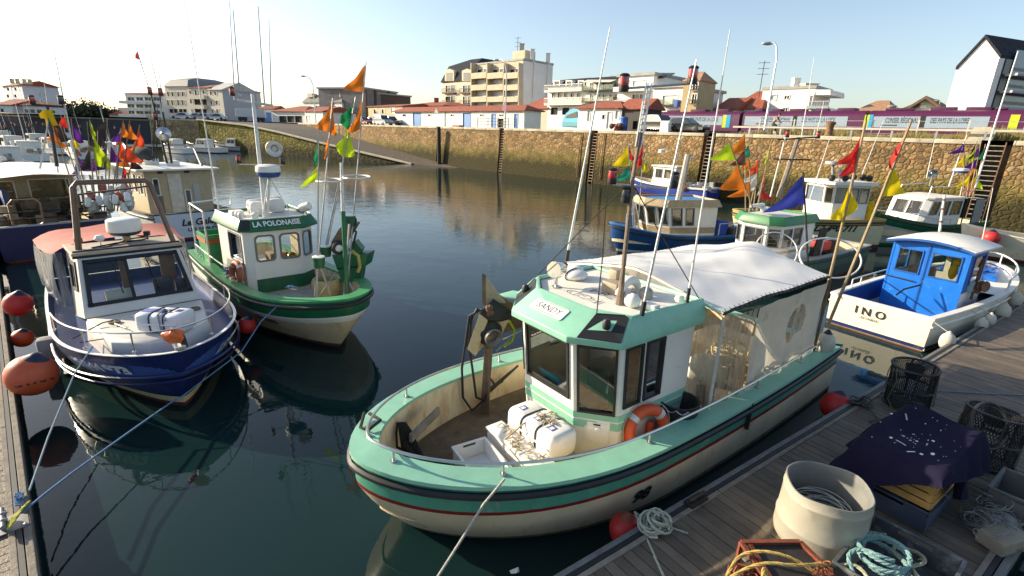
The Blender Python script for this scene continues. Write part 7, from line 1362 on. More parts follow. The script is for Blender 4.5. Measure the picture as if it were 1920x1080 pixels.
cb_, cq = workboat('fishing_boat', 'cream hulled boat with ochre gunwale lettered LS 490 711 by the stone wall', (14.65, 25.7), 186, 7.2, 3.0, (1.45, 1.4, 1.6), [(.2, OXIDE), (('s', .28), M('pale_yellow_hull', (.58, .54, .33), .45, var=.08, dirt=.15)), (('s', .20), M('brown_stripe', (.16, .08, .03), .6)), (('s', 0), M('ochre_paint', (.42, .27, .06), .5, var=.12))], M('ochre_gunwale', (.46, .31, .08), .6, var=.12),
    [(-.75, -.9), (-.7, .55), (-1.0, .9), (-2.75, .95), (-2.75, -1.0), (-.9, -.95)], 1.3, 3.05, [(.1, 0)]*3+[(0, 0)]*2+[(.1, 0)], WHITE, {0: [(.05, .95, .5, .93)], 1: [(.1, .9, .5, .93)], 2: [(.03, .35, .5, .93), (.38, .68, .5, .93), (.71, .97, .5, .93)]}, WHITE, roofh=.16, over=.2, rake=.6, belt=.9, deckz=1.1)
cb_.text('LS 490 711', .42, -.9, 1.0, 1, BLK, shear=.35, sx=1.2, bold=.02); mast(cb_, PY(1518, 376, 25), PY(1555, 262, 25.4), .03); mast(cb_, PY(1612, 338, 25), PY(1657, 226, 25.4), .022); c = PY(1577, 326, 25); MB().lathe([(.2, 0), (.22, .03), (.1, .1), (.05, .25)], c, 16, (.3, -.95, .2), cap=False).tube([c, c-V((0, 0, .4))], .03).build('loudhailer', STEEL, cb_.root)
for x in (1560, 1585, 1600, 1618, 1630): MB().ball(PY(x, 334+RN.uniform(-2, 1), 25), .16, 8, 5).build('roof_lamp', DARKM, cb_.root)
m = MB()
m.lathe([(.35, 0), (.35, .14)], PY(1562, 308, 25), 14); m.tube([PY(1562, 334, 25), PY(1562, 308, 25)], .06); m.build('roof_gear', M('grey_roof_gear', (.3, .3, .29), .5, island=.5), cb_.root)
cb_.text('TUNTA', .0001, -1.8, 1.2, 1, BLK) if False else None
a, b, c, d = cq[0]; 
cb_.mb().tube([(-3.0, .9, 1.4), (-3.0, .9, 2.3)], .12).build('yellow_vent', CLOTH['yellow'], cb_.root)
wg, wq = workboat('fishing_boat', 'white and green boat with rounded white cabin windows and canvas shelter aft', (22.3, 27.4), 205, 8.2, 2.9, (1.05, 1.05, 1.6), [(.12, GROOF), (('s', .45), M('shade_grey_hull', (.60, .60, .58), .45, var=.06)), (('s', 0), GRN)], M('dark_green_gunwale', (.02, .1, .045), .5),  # white hull greyed to hold the shade of its port side
    [(2.1, -.7), (2.1, .7), (1.9, .95), (-1.3, 1.05), (-1.3, -1.05), (1.9, -.95)], .95, 2.4, [(-.5, 0)]*3+[(0, 0)]*2+[(-.5, 0)], WHITE, {0: [(.05, .47, .45, .92), (.53, .95, .45, .92)], 2: [(.05, .27, .45, .92), (.34, .58, .42, .93), (.65, .95, .42, .93)], 4: [(.2, .7, .45, .9)]}, WHITE, roofh=.1, over=.1, railm=STEEL)
wg.mb().grid(lambda u, v: V((lerp(-1.35, -3.3, u), lerp(-1.1, 1.1, v), 2.45-.1*u+.02*sin(v*9))), 6, 6).build('aft_awning', GREYW, wg.root); wg.mb().grid(lambda u, v: V((lerp(-2.3, -3.2, u), 1.15+.04*sin(u*9), lerp(1.0, 2.35, v))), 8, 4).build('aft_curtain', M('grey_canvas', (.3, .29, .27), .85, var=.15), wg.root)
for x in (-1.4, -2.3, -3.4): wg.mb().tube([(x, 1.15, 1.0), (x-.05, 1.12, 2.4)], .03).build('shelter_post', DARKM, wg.root)
m = wg.mb(); m.tube([(1.5, .7, 2.45), (1.4, .7, 3.0), (-1.2, .8, 3.05), (-1.3, .8, 2.5)], .025); m.tube([(1.5, -.7, 2.45), (1.4, -.7, 3.0), (-1.2, -.8, 3.05)], .025); m.build('roof_rail', STEEL, wg.root)
wg.mb().prism([V((4.05, -.12, .6)), V((4.2, -.12, 1.75)), V((4.2, .12, 1.75)), V((4.05, .12, .6))], (-.1, 0, 0)).build('stem_post', GROOF, wg.root); wg.text('B 73', .34, 3.2, 1.05, -1, BLK, bold=.02)
mast(wg, PY(1828, 352, 26.5), PY(1909, 96, 27.5), .05, POLEW, 'mast', .025); mast(wg, PY(1779, 350, 26.5), PY(1813, 252, 27), .035); mast(wg, PY(1737, 334, 26), PY(1753, 262, 26.3), .02); rb = PY(1801, 322, 26.6); MB().lathe([(.3, -.06), (.33, 0), (.33, .05)], rb, 18).build('radar_base', M('blue_radome_base', (.03, .08, .25), .4), wg.root); MB().lathe([(.335, .05), (.32, .16), (.02, .2)], rb, 18).build('radome', WHITEP, wg.root)
c = PY(1749, 326, 26); MB().lathe([(.22, 0), (.24, .03), (.11, .1), (.05, .25)], c, 16, (.2, .9, .2), cap=False).tube([c, c-V((0, 0, .6))], .03).build('loudhailer', STEEL, wg.root)
fender('white_fender', 'long white fender on the green rail of the boat behind the blue cabin', P(1815, 432, 1.0), .17, WHITE, (1, 1, 1.6), tilt=(1, .1, 0), topmat=WHITE)
# cream bow at the right edge
rb_ = Boat('fishing_boat', 'cream boat whose blunt bow pokes in at the right edge behind the ivory boat', (25.2, 22.6), 160, 8, 3.0, (1.0, 1.0, 1.5), rake=.8, full=.5, belt=.9); rb_.hull([(.15, OXIDE), (('s', 0), IVORY)], 30); rb_.gunwale(IVORY, .2, .05, .03); rb_.inner(HCREAM, .7, .2)
fender('red_fender', 'red ball fender hanging at the cream bow near the right edge', P(1858, 446, 1.1), .34, REDB, (1, 1, .95))
# small blue boat under the wall
fb, fq = workboat('fishing_boat', 'small blue and white boat lying against the foot of the stone wall', (14.0, 45.9), 134.4, 8.0, 2.7, (1.0, .95, 1.35), [(.1, OXIDE), (('s', .1), M('royal_blue_hull', (.03, .05, .30), .4, var=.1)), (('s', 0), WHITEP)], WHITEP,
    [(1.6, -.6), (1.6, .6), (1.4, .8), (-.8, .85), (-.8, -.85), (1.4, -.8)], .6, 2.5, [(0, 0)]*6, WHITE, {2: [(.1, .4, .5, .9), (.5, .85, .5, .9)], 1: [(.1, .9, .5, .9)], 0: [(.1, .9, .5, .9)], 4: [(.1, .5, .5, .9)]}, WHITE, deckz=.5)
sp2 = (fb.pt(0, .7, 1)+fb.pt(0, .7, -1))/2; fb.mb().text('TANK LSL', .3, sp2+V((-.02, 0, .02)), (0, -1, 0), (0, 0, 1), depth=.01).build('name_lettering', WHITEP, fb.root, smooth=False)
mast(fb, PY(1262, 322, 45), PY(1270, 270, 45), .06, POLEW, 'mast'); MB().tube([PY(1265, 295, 45), PY(1302, 295, 45)], .06).lathe([(.3, 0), (.3, .25), (.1, .3)], PY(1241, 286, 45.5), 12).build('mast_gear', WHITEP, fb.root); pass
for k_ in range(14): fb.mb().box((-1.2-.2*k_+RN.uniform(-.1, .1), RN.uniform(-.8, .8), .75+RN.random()*.5), (RN.uniform(.2, .6), RN.uniform(.3, .6), RN.uniform(.2, .7)), RZ(RN.random())).build('deck_gear', M('mixed_pale_gear', (.3, .29, .27), .8, var=.6, sc=2, island=.7), fb.root, bev=.02)
pass
fender('buoy_fender', 'orange ball buoy on the side of the small blue boat', PY(1283, 352, 43.6), .3, M('pale_orange', (.7, .24, .07), .5), (1, 1, 1))
# ---- boats rafted at the left
BEIGE = M('beige_wheelhouse', (.46, .37, .23), .6, var=.1, dirt=.3, dcol=(.28, .2, .1)); PALEB = M('pale_blue_white_hull', (.60, .64, .68), .4, var=.05, dirt=.15)
gl_, gq_ = workboat('fishing_boat', 'white sterned boat lettered Le Galéjo with beige wheelhouse and flat white roof', (-17.6, 24.9), 140, 9, 3.5, (1.15, 1.05, 1.5), [(.1, OXIDE), (('s', 0), PALEB)], M('dark_gunwale', (.06, .06, .065), .6), 
    [(.9, -1.15), (.9, 1.15), (-3.0, 1.3), (-3.0, -1.3)], .7, 2.9, [(0, 0)]*4, BEIGE, {2: [(.1, .2, .5, .85), (.36, .5, .55, .9), (.56, .66, .1, .6)], 1: [(.2, .35, .5, .9), (.5, .65, .5, .9), (.75, .92, .5, .9)], 3: [(.08, .22, .5, .88), (.3, .44, .5, .88), (.6, .8, .5, .88)]}, WHITE, roofh=.08, over=.35)
a, b, c, d = gq_[2]; n = (b-a).cross(d-a).normalized(); pq = lambda u, v, o=.0: a.lerp(b, u).lerp(d.lerp(c, u), v)+n*o
for nm, u0, u1, v0, v1, mt in (('aft_door', .33, .53, .03, .93, M('white_door', (.6, .56, .46), .6)), ('grey_locker', .7, .8, .25, .7, GREYR), ('dark_panel', .14, .22, .05, .5, BRN), ('lamp_box', .2, .28, .94, .99, BLK), ('lamp_box', .6, .68, .94, .99, BLK)): MB().prism([pq(u0, v0, .004), pq(u1, v0, .004), pq(u1, v1, .004), pq(u0, v1, .004)], n*.04).build(nm, mt, gl_.root, bev=.008)
sp3 = (gl_.pt(0, .9, 1)+gl_.pt(0, .9, -1))/2; gl_.mb().text('Le Galéjo', .40, sp3+V((-.02, -.2, -.15)), (0, -1, 0), (0, 0, 1), shear=.25, depth=.01, bold=.012, sx=1.05).build('name_lettering', BLK, gl_.root, smooth=False); gl_.mb().text('LES SABLES', .19, sp3+V((-.02, -.2, -.47)), (0, -1, 0), (0, 0, 1), depth=.01, bold=.006, sx=1.3).build('port_lettering', BLK, gl_.root, smooth=False)
for (x0, y0), (x1, y1), r_m in (((313, 306), (283, 177), DARKM), ((322, 306), (300, 180), DARKM), ((283, 177), (257, 97), POLEG), ((300, 180), (277, 85), POLEG), ((306, 210), (294, 97), POLEG)): mast(gl_, PY(x0, y0, 23.5), PY(x1, y1, 23.8), .05 if r_m is DARKM else .02, r_m, 'mast', .035 if r_m is DARKM else .012)
for x, y in ((282, 178), (302, 180), (292, 225), (300, 250)): navlamp(gl_.root, PY(x, y, 23.5), True, 2.0)
c = PY(307, 251, 23.4); MB().lathe([(.28, 0), (.3, .04), (.16, .1), (.05, .25)], c, 18, (.4, -.9, .1), cap=False).build('loudhailer', STEEL, gl_.root); m = MB(); 
for k_ in range(6): m.tube([PY(290+RN.uniform(-4, 10), 302, 23.3), PY(285+RN.uniform(-4, 18), 190+RN.uniform(0, 30), 23.5)], .012)
m.build('mast_stays', DARKM, gl_.root); gl_.mb().box((-.6, .4, 3.15), (.8, .6, .3)).box((-1.6, -.3, 3.12), (.5, .4, .22)).build('roof_box', WHITE, gl_.root, bev=.03)
m = gl_.mb(); m.tube([(-2.2, 1.3, 3.0), (-1.2, 1.35, 3.9), (.6, 1.35, 3.9), (.9, 1.3, 3.0)], .06); m.tube([(-2.2, -1.3, 3.0), (-1.2, -1.35, 3.9), (-1.2, 1.35, 3.9)], .06); m.build('roof_frame', POLEG, gl_.root); m = gl_.mb(); m.ball((-.2, .5, 3.4), .55, 14, 8, 0, (1.7, .9, .75)); m.build('net_bale', M('dark_net_bale', (.05, .055, .055), .95, var=.4, sc=9, bump=1, bsc=30), gl_.root)
fl_ = danbuoy('red tipped thin mast with small red flag on the Galéjo roof', PY(283, 182, 23.6), PY(257, 93, 23.8), [(.98, .78, PY(252, 108, 23.8), 'red')], POLEG, .015, name='flag_mast', cat='flag mast')
lf, lq = workboat('fishing_boat', 'navy hulled boat with long white shelter roof at the left edge', (-20.45, 21.1), 140, 9.5, 3.7, (1.25, 1.15, 1.6), [(.1, OXIDE), (('s', 0), M('ink_blue_hull', (.012, .014, .07), .35, var=.2, dirt=.12, dcol=(.15, .15, .2)))], M('pale_edge', (.4, .4, .42), .6),
    [(.5, -1.25), (.5, 1.25), (-1.2, 1.3), (-1.2, -1.3)], .8, 2.75, [(0, 0)]*4, BEIGE, {2: [(.08, .3, .5, .9), (.45, .95, .5, .92)], 3: [(.15, .5, .5, .9), (.58, .9, .5, .9)], 1: [(.2, .5, .5, .9)]}, WHITE, roofh=.06, over=.2)
lf.mb().grid(lambda u, v: V((lerp(.8, -4.7, u), lerp(-1.75, 1.75, v), 2.98+.16*(1-(2*v-1)**2)-.1*u+.015*sin(v*14))), 10, 12).build('shelter_roof', WHITE, lf.root)
for x in (-2.6, -4.55):
    for y in (-1.65, 1.65): lf.mb().tube([(x, y, 1.2), (x, y, 2.92)], .045).build('shelter_post', GREYW, lf.root)
if 1: m = lf.mb(); m.tube([(-4.6, -1.6, 1.5), (-4.6, 1.6, 1.5)], .03); m.tube([(-4.6, -1.6, 1.75), (-4.6, 1.6, 1.75)], .03); m.build('stern_rail', DARKM, lf.root)
m = lf.mb(); m.tube([(-4.65, .3, 1.35), (-4.65, .3, 2.05), (-4.68, .42, 2.2), (-4.68, 1.0, 2.2), (-4.65, 1.12, 2.05), (-4.65, 1.12, 1.35), (-4.6, 1.0, 1.25), (-4.6, .42, 1.25)], .035, 7, 0, True) ; m.build('bent_tube_gate', M('coppery_tube', (.32, .2, .13), .4, .6), lf.root)
m = lf.mb(); GE = M('mixed_working_gear', (.2, .15, .1), .85, var=.6, sc=2, island=.7)
for k_ in range(26): m.box((-1.6-RN.random()*2.8, RN.uniform(-1.5, 1.5), 1.0+RN.random()*.8), (RN.uniform(.2, .5), RN.uniform(.2, .5), RN.uniform(.2, .7)), RZ(RN.random()))
m.build('deck_gear', GE, lf.root, bev=.03); m = lf.mb()
for k_ in range(8): m.tube([(-2+RN.uniform(-1, 1), RN.uniform(-1.5, 0), 1.0), (-2+RN.uniform(-1, 1), RN.uniform(-1.5, 0), 1.8), (-2+RN.uniform(-1, 1), RN.uniform(-1.5, 0), 1.1)], .03)
m.build('hydraulic_hoses', BLACKR, lf.root); lf.mb().box((-2.2, 1.0, 1.7), (1.3, .12, 1.3)).build('blue_panel', NAVYI, lf.root)
m = MB()
for i in range(34): p = PY(172+RN.uniform(-6, 74), 385+RN.uniform(-25, 20), 18.2+RN.random()); m.lathe([(.02, -.02), (.08, 0), (.1, .06), (.1, .26), (.08, .32), (.03, .34)], p, 9, (RN.uniform(-.4, .4), RN.uniform(-.3, .3), 1), i % 4 if i % 4 < 3 else 0)
tag(m.build('float_cluster', [WHITEP, M('dirty_white_float', (.5, .46, .4), .6), M('faded_red_float', (.4, .1, .06), .6)]), 'cluster of white and faded red floats hanging below the left bunch of flags', 'floats')
mast(lf, PY(107, 312, 18.3), PY(89, 200, 18.6), .06, M('dark_mast', (.05, .045, .04), .6), 'mast', .045); mast(lf, PY(75, 316, 18.3), PY(91, 226, 18.5), .03, POLEW, 'strut', .025); mast(lf, PY(151, 343, 18.6), PY(100, 90, 19.2), .03, POLEW, 'whip_antenna', .012); mast(lf, PY(110, 330, 19), PY(74, 95, 19.5), .022, POLEG, 'whip_antenna', .01); MB().tube([PY(60, 196, 18.6), PY(118, 200, 18.6)], .04).build('crossbar', DARKM, lf.root)
for x in (62, 116): navlamp(lf.root, PY(x, 196, 18.6), x < 80, 1.9)
# yellow oilskin on that mast
th = thing('yellow_oilskin', 'bright yellow oilskin flapping on the dark mast at the upper left', 'oilskin', PY(90, 220, 18.5)); m = MB(); q0 = [(72, 214), (80, 206), (93, 206), (97, 220), (104, 235), (86, 238), (84, 222), (75, 222)]
m.prism([PY(x, y, 18.5) for x, y in q0], (0, .12, 0)); m.build('cloth', CLOTH['yellow'], th, bev=.03)
# small cabin cruisers
def cruiser(label, p, deg, L, cabin=True, dark=False, hullm=None, name='motor_boat'):
    b = Boat(name, label, (p.x, p.y), deg, L, L*.34, (.85, .85, 1.25), rake=L*.14, full=.45, e=1.9, tr=.9, flare=.12, cat='motor boat', belt=.95); b.hull([(.08, OXIDE), (.16, NAVY if dark else WHITEP), (('s', 0), hullm or WHITEP)], 22); b.gunwale(WHITE, .1, .04, .02); b.inner(WHITE, .5, .1, GREYW); b.strake(BLACKR, .03, -.1, .015)
    w = L*.12
    if cabin:
        house(b, [(L*.16, -w), (L*.16, w), (-L*.14, w*1.08), (-L*.14, -w*1.08)], .7, 2.15, [(-.5, .05), (-.5, -.05), (-.05, 0), (-.05, 0)], WHITE, {0: [(.05, .95, .5, .92)], 1: [(.15, .5, .5, .9), (.56, .9, .5, .9)], 3: [(.1, .44, .5, .9), (.5, .85, .5, .9)]}, glass=GLASSD, fw=.05); slab(b, [(L*.16-.45, -w), (L*.16-.45, w), (-L*.16, w*1.1), (-L*.16, -w*1.1)], 2.15, .08, WHITE, 'roof', .08, .02)
    b.rail(STEEL, .62, .5, .1, .02, 4, True); return b
for x, y, z, deg, L, dk, hm, lb in ((385, 286, 0, 170, 7.5, 1, None, 'white cabin cruiser at the head of the basin, left of a similar one'), (438, 283, 0, 175, 7, 1, M('grey_gelcoat', (.35, .35, .36), .4), 'grey hulled cabin cruiser right of the white cruiser at the basin head'), (330, 287, 0, 160, 6.5, 0, None, 'low white motor boat left of the two cabin cruisers'),
                                    (14, 318, 0, 150, 8, 0, None, 'white boat at the far left edge behind the long shelter roof'), (58, 300, 0, 140, 8, 0, None, 'white cabin boat second along the crowded left berths'), (105, 288, 0, 150, 8.5, 1, None, 'white cabin boat third along the crowded left berths'), (25, 284, 0, 145, 8, 1, None, 'white boat further back at the far left'), (150, 297, 0, 150, 7, 0, None, 'white boat just behind the left bunch of flags'), (70, 276, 0, 150, 9, 1, M('slate_hull', (.12, .13, .15), .4), 'dark hulled boat far back on the left'), (215, 300, 0, 155, 7, 1, None, 'white motor boat between the flag bunch and the dark dock wall'), (8, 268, 0, 140, 9, 0, None, 'distant white boat at the left edge below the red gabled house'), (130, 272, 0, 140, 8, 1, None, 'distant white boat in front of the long dark wall')):
    p = P(x, y, z); b = cruiser(lb, p, deg+RN.uniform(-6, 6), L, True, dk, hm)
    if x < 240:
        for k_ in range(2): q = b.w(RN.uniform(-1, 1), RN.uniform(-.5, .5), 2.1); h_ = RN.uniform(3.5, 8.5); mast(b, q, q+V((-RN.uniform(.2, .8), .2, h_)), .035 if k_ else .05, (POLEW, POLEG)[k_], 'mast', .015)
        q = b.w(0, 0, 2.2); MB().tube([q, q+V((0, 0, 1.6))], .07).tube([q+V((-.8, 0, 1.5)), q+V((.8, .1, 1.55))], .04).build('antenna_frame', DARKM, b.root); navlamp(b.root, q+V((-.8, 0, 1.55)), True, 2.5); navlamp(b.root, q+V((.8, .1, 1.55)), bool(k_), 2.5)
        pass
        for k_ in range(7): b.mb().box((-L*.2-RN.random()*L*.2, RN.uniform(-.8, .8), .9+RN.random()*.5), (RN.uniform(.2, .6), RN.uniform(.3, .6), RN.uniform(.2, .7)), RZ(RN.random())).build('deck_gear', RN.choice((MATS['mixed_pale_gear'], GE, WHITE)), b.root, bev=.03)
        pass
# ================= dan buoys with flags =================
def pflags(label, b, t, Yb, Yt, fl, pole, r=.016, group=None, seed=0, flt=None):
    if 1:
        px = lambda y: b[0]+(t[0]-b[0])*(b[1]-y)/(b[1]-t[1])
        fl = [(a-.06*(c-a), c+.12*(c-a), (px(p[1])+(p[0]-px(p[1]))*(1.45 if group else 1.25), p[1]+.12*(c-a)), col) for a, c, p, col in fl]
    B0, T0 = PY(b[0], b[1], Yb), PY(t[0], t[1], Yt); s_ = lambda y: (b[1]-y)/(b[1]-t[1]); return danbuoy(label, B0, T0, [(s_(a), s_(c), PY(p[0], p[1], lerp(Yb, Yt, s_(p[1]))), col) for a, c, p, col in fl], pole, r, flt, group, seed=seed)
GL = 'dan buoys bunched at the left'
for i, (lb, b, t, fl) in enumerate((
    ('dan buoy with an orange flag under a brown one at the left of the bunch', (150, 390), (96, 228), [(232, 252, (114, 250), 'brown'), (252, 275, (121, 272), 'orange'), (248, 268, (91, 258), 'orange')]),
    ('dan buoy with a black brown flag leaning left in the bunch', (165, 395), (112, 232), [(236, 262, (104, 262), 'black'), (240, 262, (128, 262), 'black')]),
    ('dan buoy with a small red pennant above yellow in the left bunch', (172, 392), (121, 215), [(217, 238, (113, 232), 'red'), (228, 242, (128, 240), 'yellow'), (255, 275, (148, 272), 'yellow')]),
    ('dan buoy with a deep purple flag over a bright purple one', (158, 396), (133, 222), [(226, 262, (153, 263), 'purple'), (282, 308, (152, 303), 'purple'), (300, 325, (138, 325), 'purple')]),
    ('dan buoy with two long black flags in the left bunch', (180, 394), (163, 228), [(232, 268, (176, 270), 'black'), (280, 312, (150, 316), 'black')]),
    ('dan buoy with one very long lime pennant in the left bunch', (190, 396), (168, 226), [(228, 300, (200, 308), 'lime'), (228, 250, (178, 252), 'lime')]),
    ('dan buoy with a dark navy flag at the top of the left bunch', (196, 395), (201, 222), [(223, 243, (181, 240), 'black'), (275, 312, (164, 315), 'purple')]),
    ('dan buoy with an orange flag beside a purple one, right half of the bunch', (205, 395), (231, 226), [(229, 254, (237, 252), 'orange'), (240, 262, (212, 262), 'purple'), (260, 290, (232, 294), 'scarlet')]),
    ('dan buoy with a purple pennant low in the right half of the bunch', (200, 396), (208, 270), [(274, 300, (221, 300), 'purple')]),
    ('dan buoy with two orange flags, second from the right of the bunch', (220, 396), (243, 226), [(232, 256, (252, 258), 'orange'), (272, 300, (258, 300), 'scarlet'), (308, 330, (236, 332), 'red')]),
    ('dan buoy with a purple flag beside a yellow rag', (162, 395), (128, 225), [(238, 262, (142, 264), 'purple'), (262, 286, (150, 290), 'brown')]),
    ('dan buoy with two dark flags in the middle of the left bunch', (186, 395), (183, 236), [(240, 268, (196, 272), 'black'), (284, 310, (198, 312), 'purple')]),
    ('dan buoy with a red flag tucked behind the orange ones', (214, 396), (226, 240), [(244, 268, (216, 270), 'red'), (284, 308, (240, 310), 'orange')]),
    ('dan buoy with an orange flag at the far right of the left bunch', (226, 394), (262, 234), [(240, 270, (266, 272), 'scarlet'), (298, 314, (262, 315), 'black'), (262, 290, (240, 285), 'orange')]))):
    pflags(lb, b, t, 18.4+.1*i, 18.7+.1*i, fl, POLEM, .02, GL, i)
GM = 'dan buoys on the green roofed boat'
for i, (lb, b, t, fl) in enumerate((
    ('dan buoy with a big lime flag at the left of the green roofed bunch', (1412, 392), (1366, 262), [(268, 296, (1343, 296), 'lime'), (310, 350, (1364, 350), 'orange')]),
    ('dan buoy with a large orange flag at the top of the bunch', (1398, 396), (1396, 248), [(252, 282, (1374, 284), 'orange'), (280, 306, (1378, 306), 'brown')]),
    ('dan buoy with a teal flag over two orange ones', (1406, 396), (1405, 268), [(272, 292, (1387, 298), 'teal'), (292, 314, (1394, 315), 'orange'), (340, 364, (1377, 366), 'orange')]),
    ('dan buoy with a vivid orange flag above white streamers', (1412, 395), (1424, 292), [(297, 322, (1405, 324), 'scarlet'), (325, 352, (1402, 354), 'white')]),
    ('dan buoy with a narrow lime pennant standing alone', (1418, 396), (1446, 266), [(270, 300, (1434, 305), 'lime'), (312, 346, (1431, 347), 'scarlet')]),
    ('dan buoy with a long white flag beside a scarlet one', (1420, 396), (1435, 318), [(322, 358, (1421, 362), 'white'), (352, 370, (1442, 372), 'red')]),
    ('dan buoy with a small yellow flag low in the bunch', (1404, 398), (1420, 322), [(326, 352, (1409, 356), 'yellow'), (326, 340, (1390, 338), 'white')]))):
    pflags(lb, b, t, 18.0+.1*i, 18.3+.1*i, fl, POLEM, .02, GM, 20+i)
GR = 'dan buoys on the white and green boat'
for i, (lb, b, t, fl) in enumerate((
    ('dan buoy with a purple flag left of the right hand bunch', (1806, 368), (1808, 264), [(269, 284, (1788, 286), 'purple'), (292, 308, (1794, 310), 'yellow')]),
    ('dan buoy with a lime flag under a black one in the right bunch', (1812, 368), (1832, 264), [(267, 290, (1818, 296), 'black'), (280, 300, (1812, 298), 'lime'), (325, 345, (1800, 348), 'yellow')]),
    ('dan buoy with dark purple flags in the right bunch', (1818, 368), (1839, 268), [(273, 292, (1824, 293), 'purple'), (298, 314, (1809, 314), 'purple')]),
    ('dan buoy with a green flag at the right of the right bunch', (1824, 368), (1848, 270), [(275, 295, (1835, 296), 'green'), (318, 345, (1822, 350), 'yellow')]),
    ('dan buoy with an orange flag over pink streamers', (1816, 369), (1834, 298), [(302, 322, (1815, 324), 'orange'), (335, 360, (1806, 362), 'pink')]),
    ('dan buoy with pink and pale streamers lowest in the right bunch', (1826, 369), (1832, 318), [(326, 360, (1818, 364), 'pink'), (330, 350, (1840, 352), 'lime')]))):
    pflags(lb, b, t, 26.6+.1*i, 26.9+.1*i, fl, POLEM, .025, GR, 40+i)
for i, (lb, b, t, fl, Y) in enumerate((
    ('dan buoy with yellow and dark red flags left of the lattice mast', (1188, 432), (1178, 268), [(274, 306, (1154, 306), 'yellow'), (276, 296, (1190, 298), 'red')], 21.5),
    ('dan buoy with a green flag below red left of the lattice mast', (1192, 434), (1180, 300), [(310, 332, (1157, 336), 'teal'), (308, 326, (1192, 326), 'red')], 21.3),
    ('dan buoy with a long red flag right of the lattice mast', (1196, 434), (1207, 258), [(264, 304, (1194, 308), 'red'), (296, 318, (1214, 320), 'yellow')], 21.7),
    ('bamboo pole with torn red flag above a drooping yellow flag', (1551, 540), (1624, 226), [(250, 312, (1580, 322), 'red'), (262, 300, (1578, 300), 'red'), (340, 402, (1564, 400), 'yellow'), (345, 398, (1604, 384), 'yellow')], 10.2),
    ('longest bamboo pole with furled red flag and large yellow flag', (1551, 614), (1709, 226), [(226, 300, (1668, 306), 'red'), (240, 280, (1678, 284), 'red'), (306, 380, (1642, 386), 'yellow'), (308, 356, (1690, 356), 'yellow')], 9.6),
    ('dark pole with one large plain blue flag behind the awning', (1516, 520), (1506, 322), [(330, 376, (1446, 393), 'blue')], 14.2),)):
    pflags(lb, b, t, Y, Y+.4, fl, DARKM if 'blue' in lb else (POLEM if 'bamboo' in lb else POLEG), .028 if i > 2 else .02, None, 60+i)
fender('white_fender', 'grubby pear shaped fender hanging at the stern corner of the mint boat', P(1548, 645, 1.15), .17, MATS['grubby_fender'], (1, 1, 1.5), topmat=BLACKR)
# ================= things lying on the pontoons =================
TP = Matrix.Translation(V((PE0.x, PE0.y, 0))) @ Matrix((PD, PNn, (0, 0, 1))).transposed().to_4x4(); DZ = .5
tp_ = lambda x, y, z=DZ: TP @ V((x, y, z))
TUB = M('putty_plastic', (.36, .335, .265), .5, var=.08, sc=2, bump=.15, bsc=12, dirt=.35, dcol=(.24, .2, .13), dsc=2.2); TUBI = M('stained_tub_inside', (.07, .075, .08), .6, var=.3)
bx, by = 3.0, 1.26; th = thing('plastic_barrel', 'big putty coloured cut off plastic barrel standing open on the pontoon', 'barrel', tp_(bx, by))
def bell(prof, n=44): return [[V((bx+r*cos(2*pi*j/n)*(1+.012*sin(2*pi*j/n*2+z)), by+r*sin(2*pi*j/n), z+(.014*sin(2*pi*j/n*3+1)+.01*sin(2*pi*j/n*5) if z > 1.1 else 0))) for j in range(n)] for r, z in prof]
pr_ = [(.45, DZ), (.468, DZ+.03), (.470, DZ+.10), (.468, DZ+.22), (.473, DZ+.24), (.473, DZ+.255), (.463, DZ+.27), (.455, DZ+.45), (.451, DZ+.60), (.456, DZ+.61), (.456, DZ+.63), (.450, DZ+.64), (.447, DZ+.70), (.447, DZ+.735)]
MB(TP).loft(bell(pr_)).build('barrel_wall', TUB, th); MB(TP).loft(bell([(.447, DZ+.735), (.436, DZ+.74), (.425, DZ+.73), (.425, DZ+.6), (.43, DZ+.3), (.43, DZ+.16), (.02, DZ+.15)])).build('barrel_inside', M('tub_inner_wall', (.20, .20, .185), .55, var=.2, dirt=.5, dcol=(.08, .08, .075)), th)
m = MB(TP)
for i in range(26):
    a = RN.uniform(0, 6.3); r = RN.uniform(.18, .36); c = V((bx+RN.uniform(-.07, .07), by+RN.uniform(-.07, .07), DZ+.2+RN.random()*.22)); m.tube(arc(c, r, (cos(a), sin(a), .15*RN.uniform(-1, 1)), (-sin(a), cos(a), .25*RN.uniform(-1, 1)), 0, RN.uniform(4, 6), 18), .0055, 4)
tag(m.build('fishing_line', M('pale_nylon_line', (.42, .44, .40), .4)), 'loose loops of pale nylon line inside the putty coloured barrel', 'fishing line')
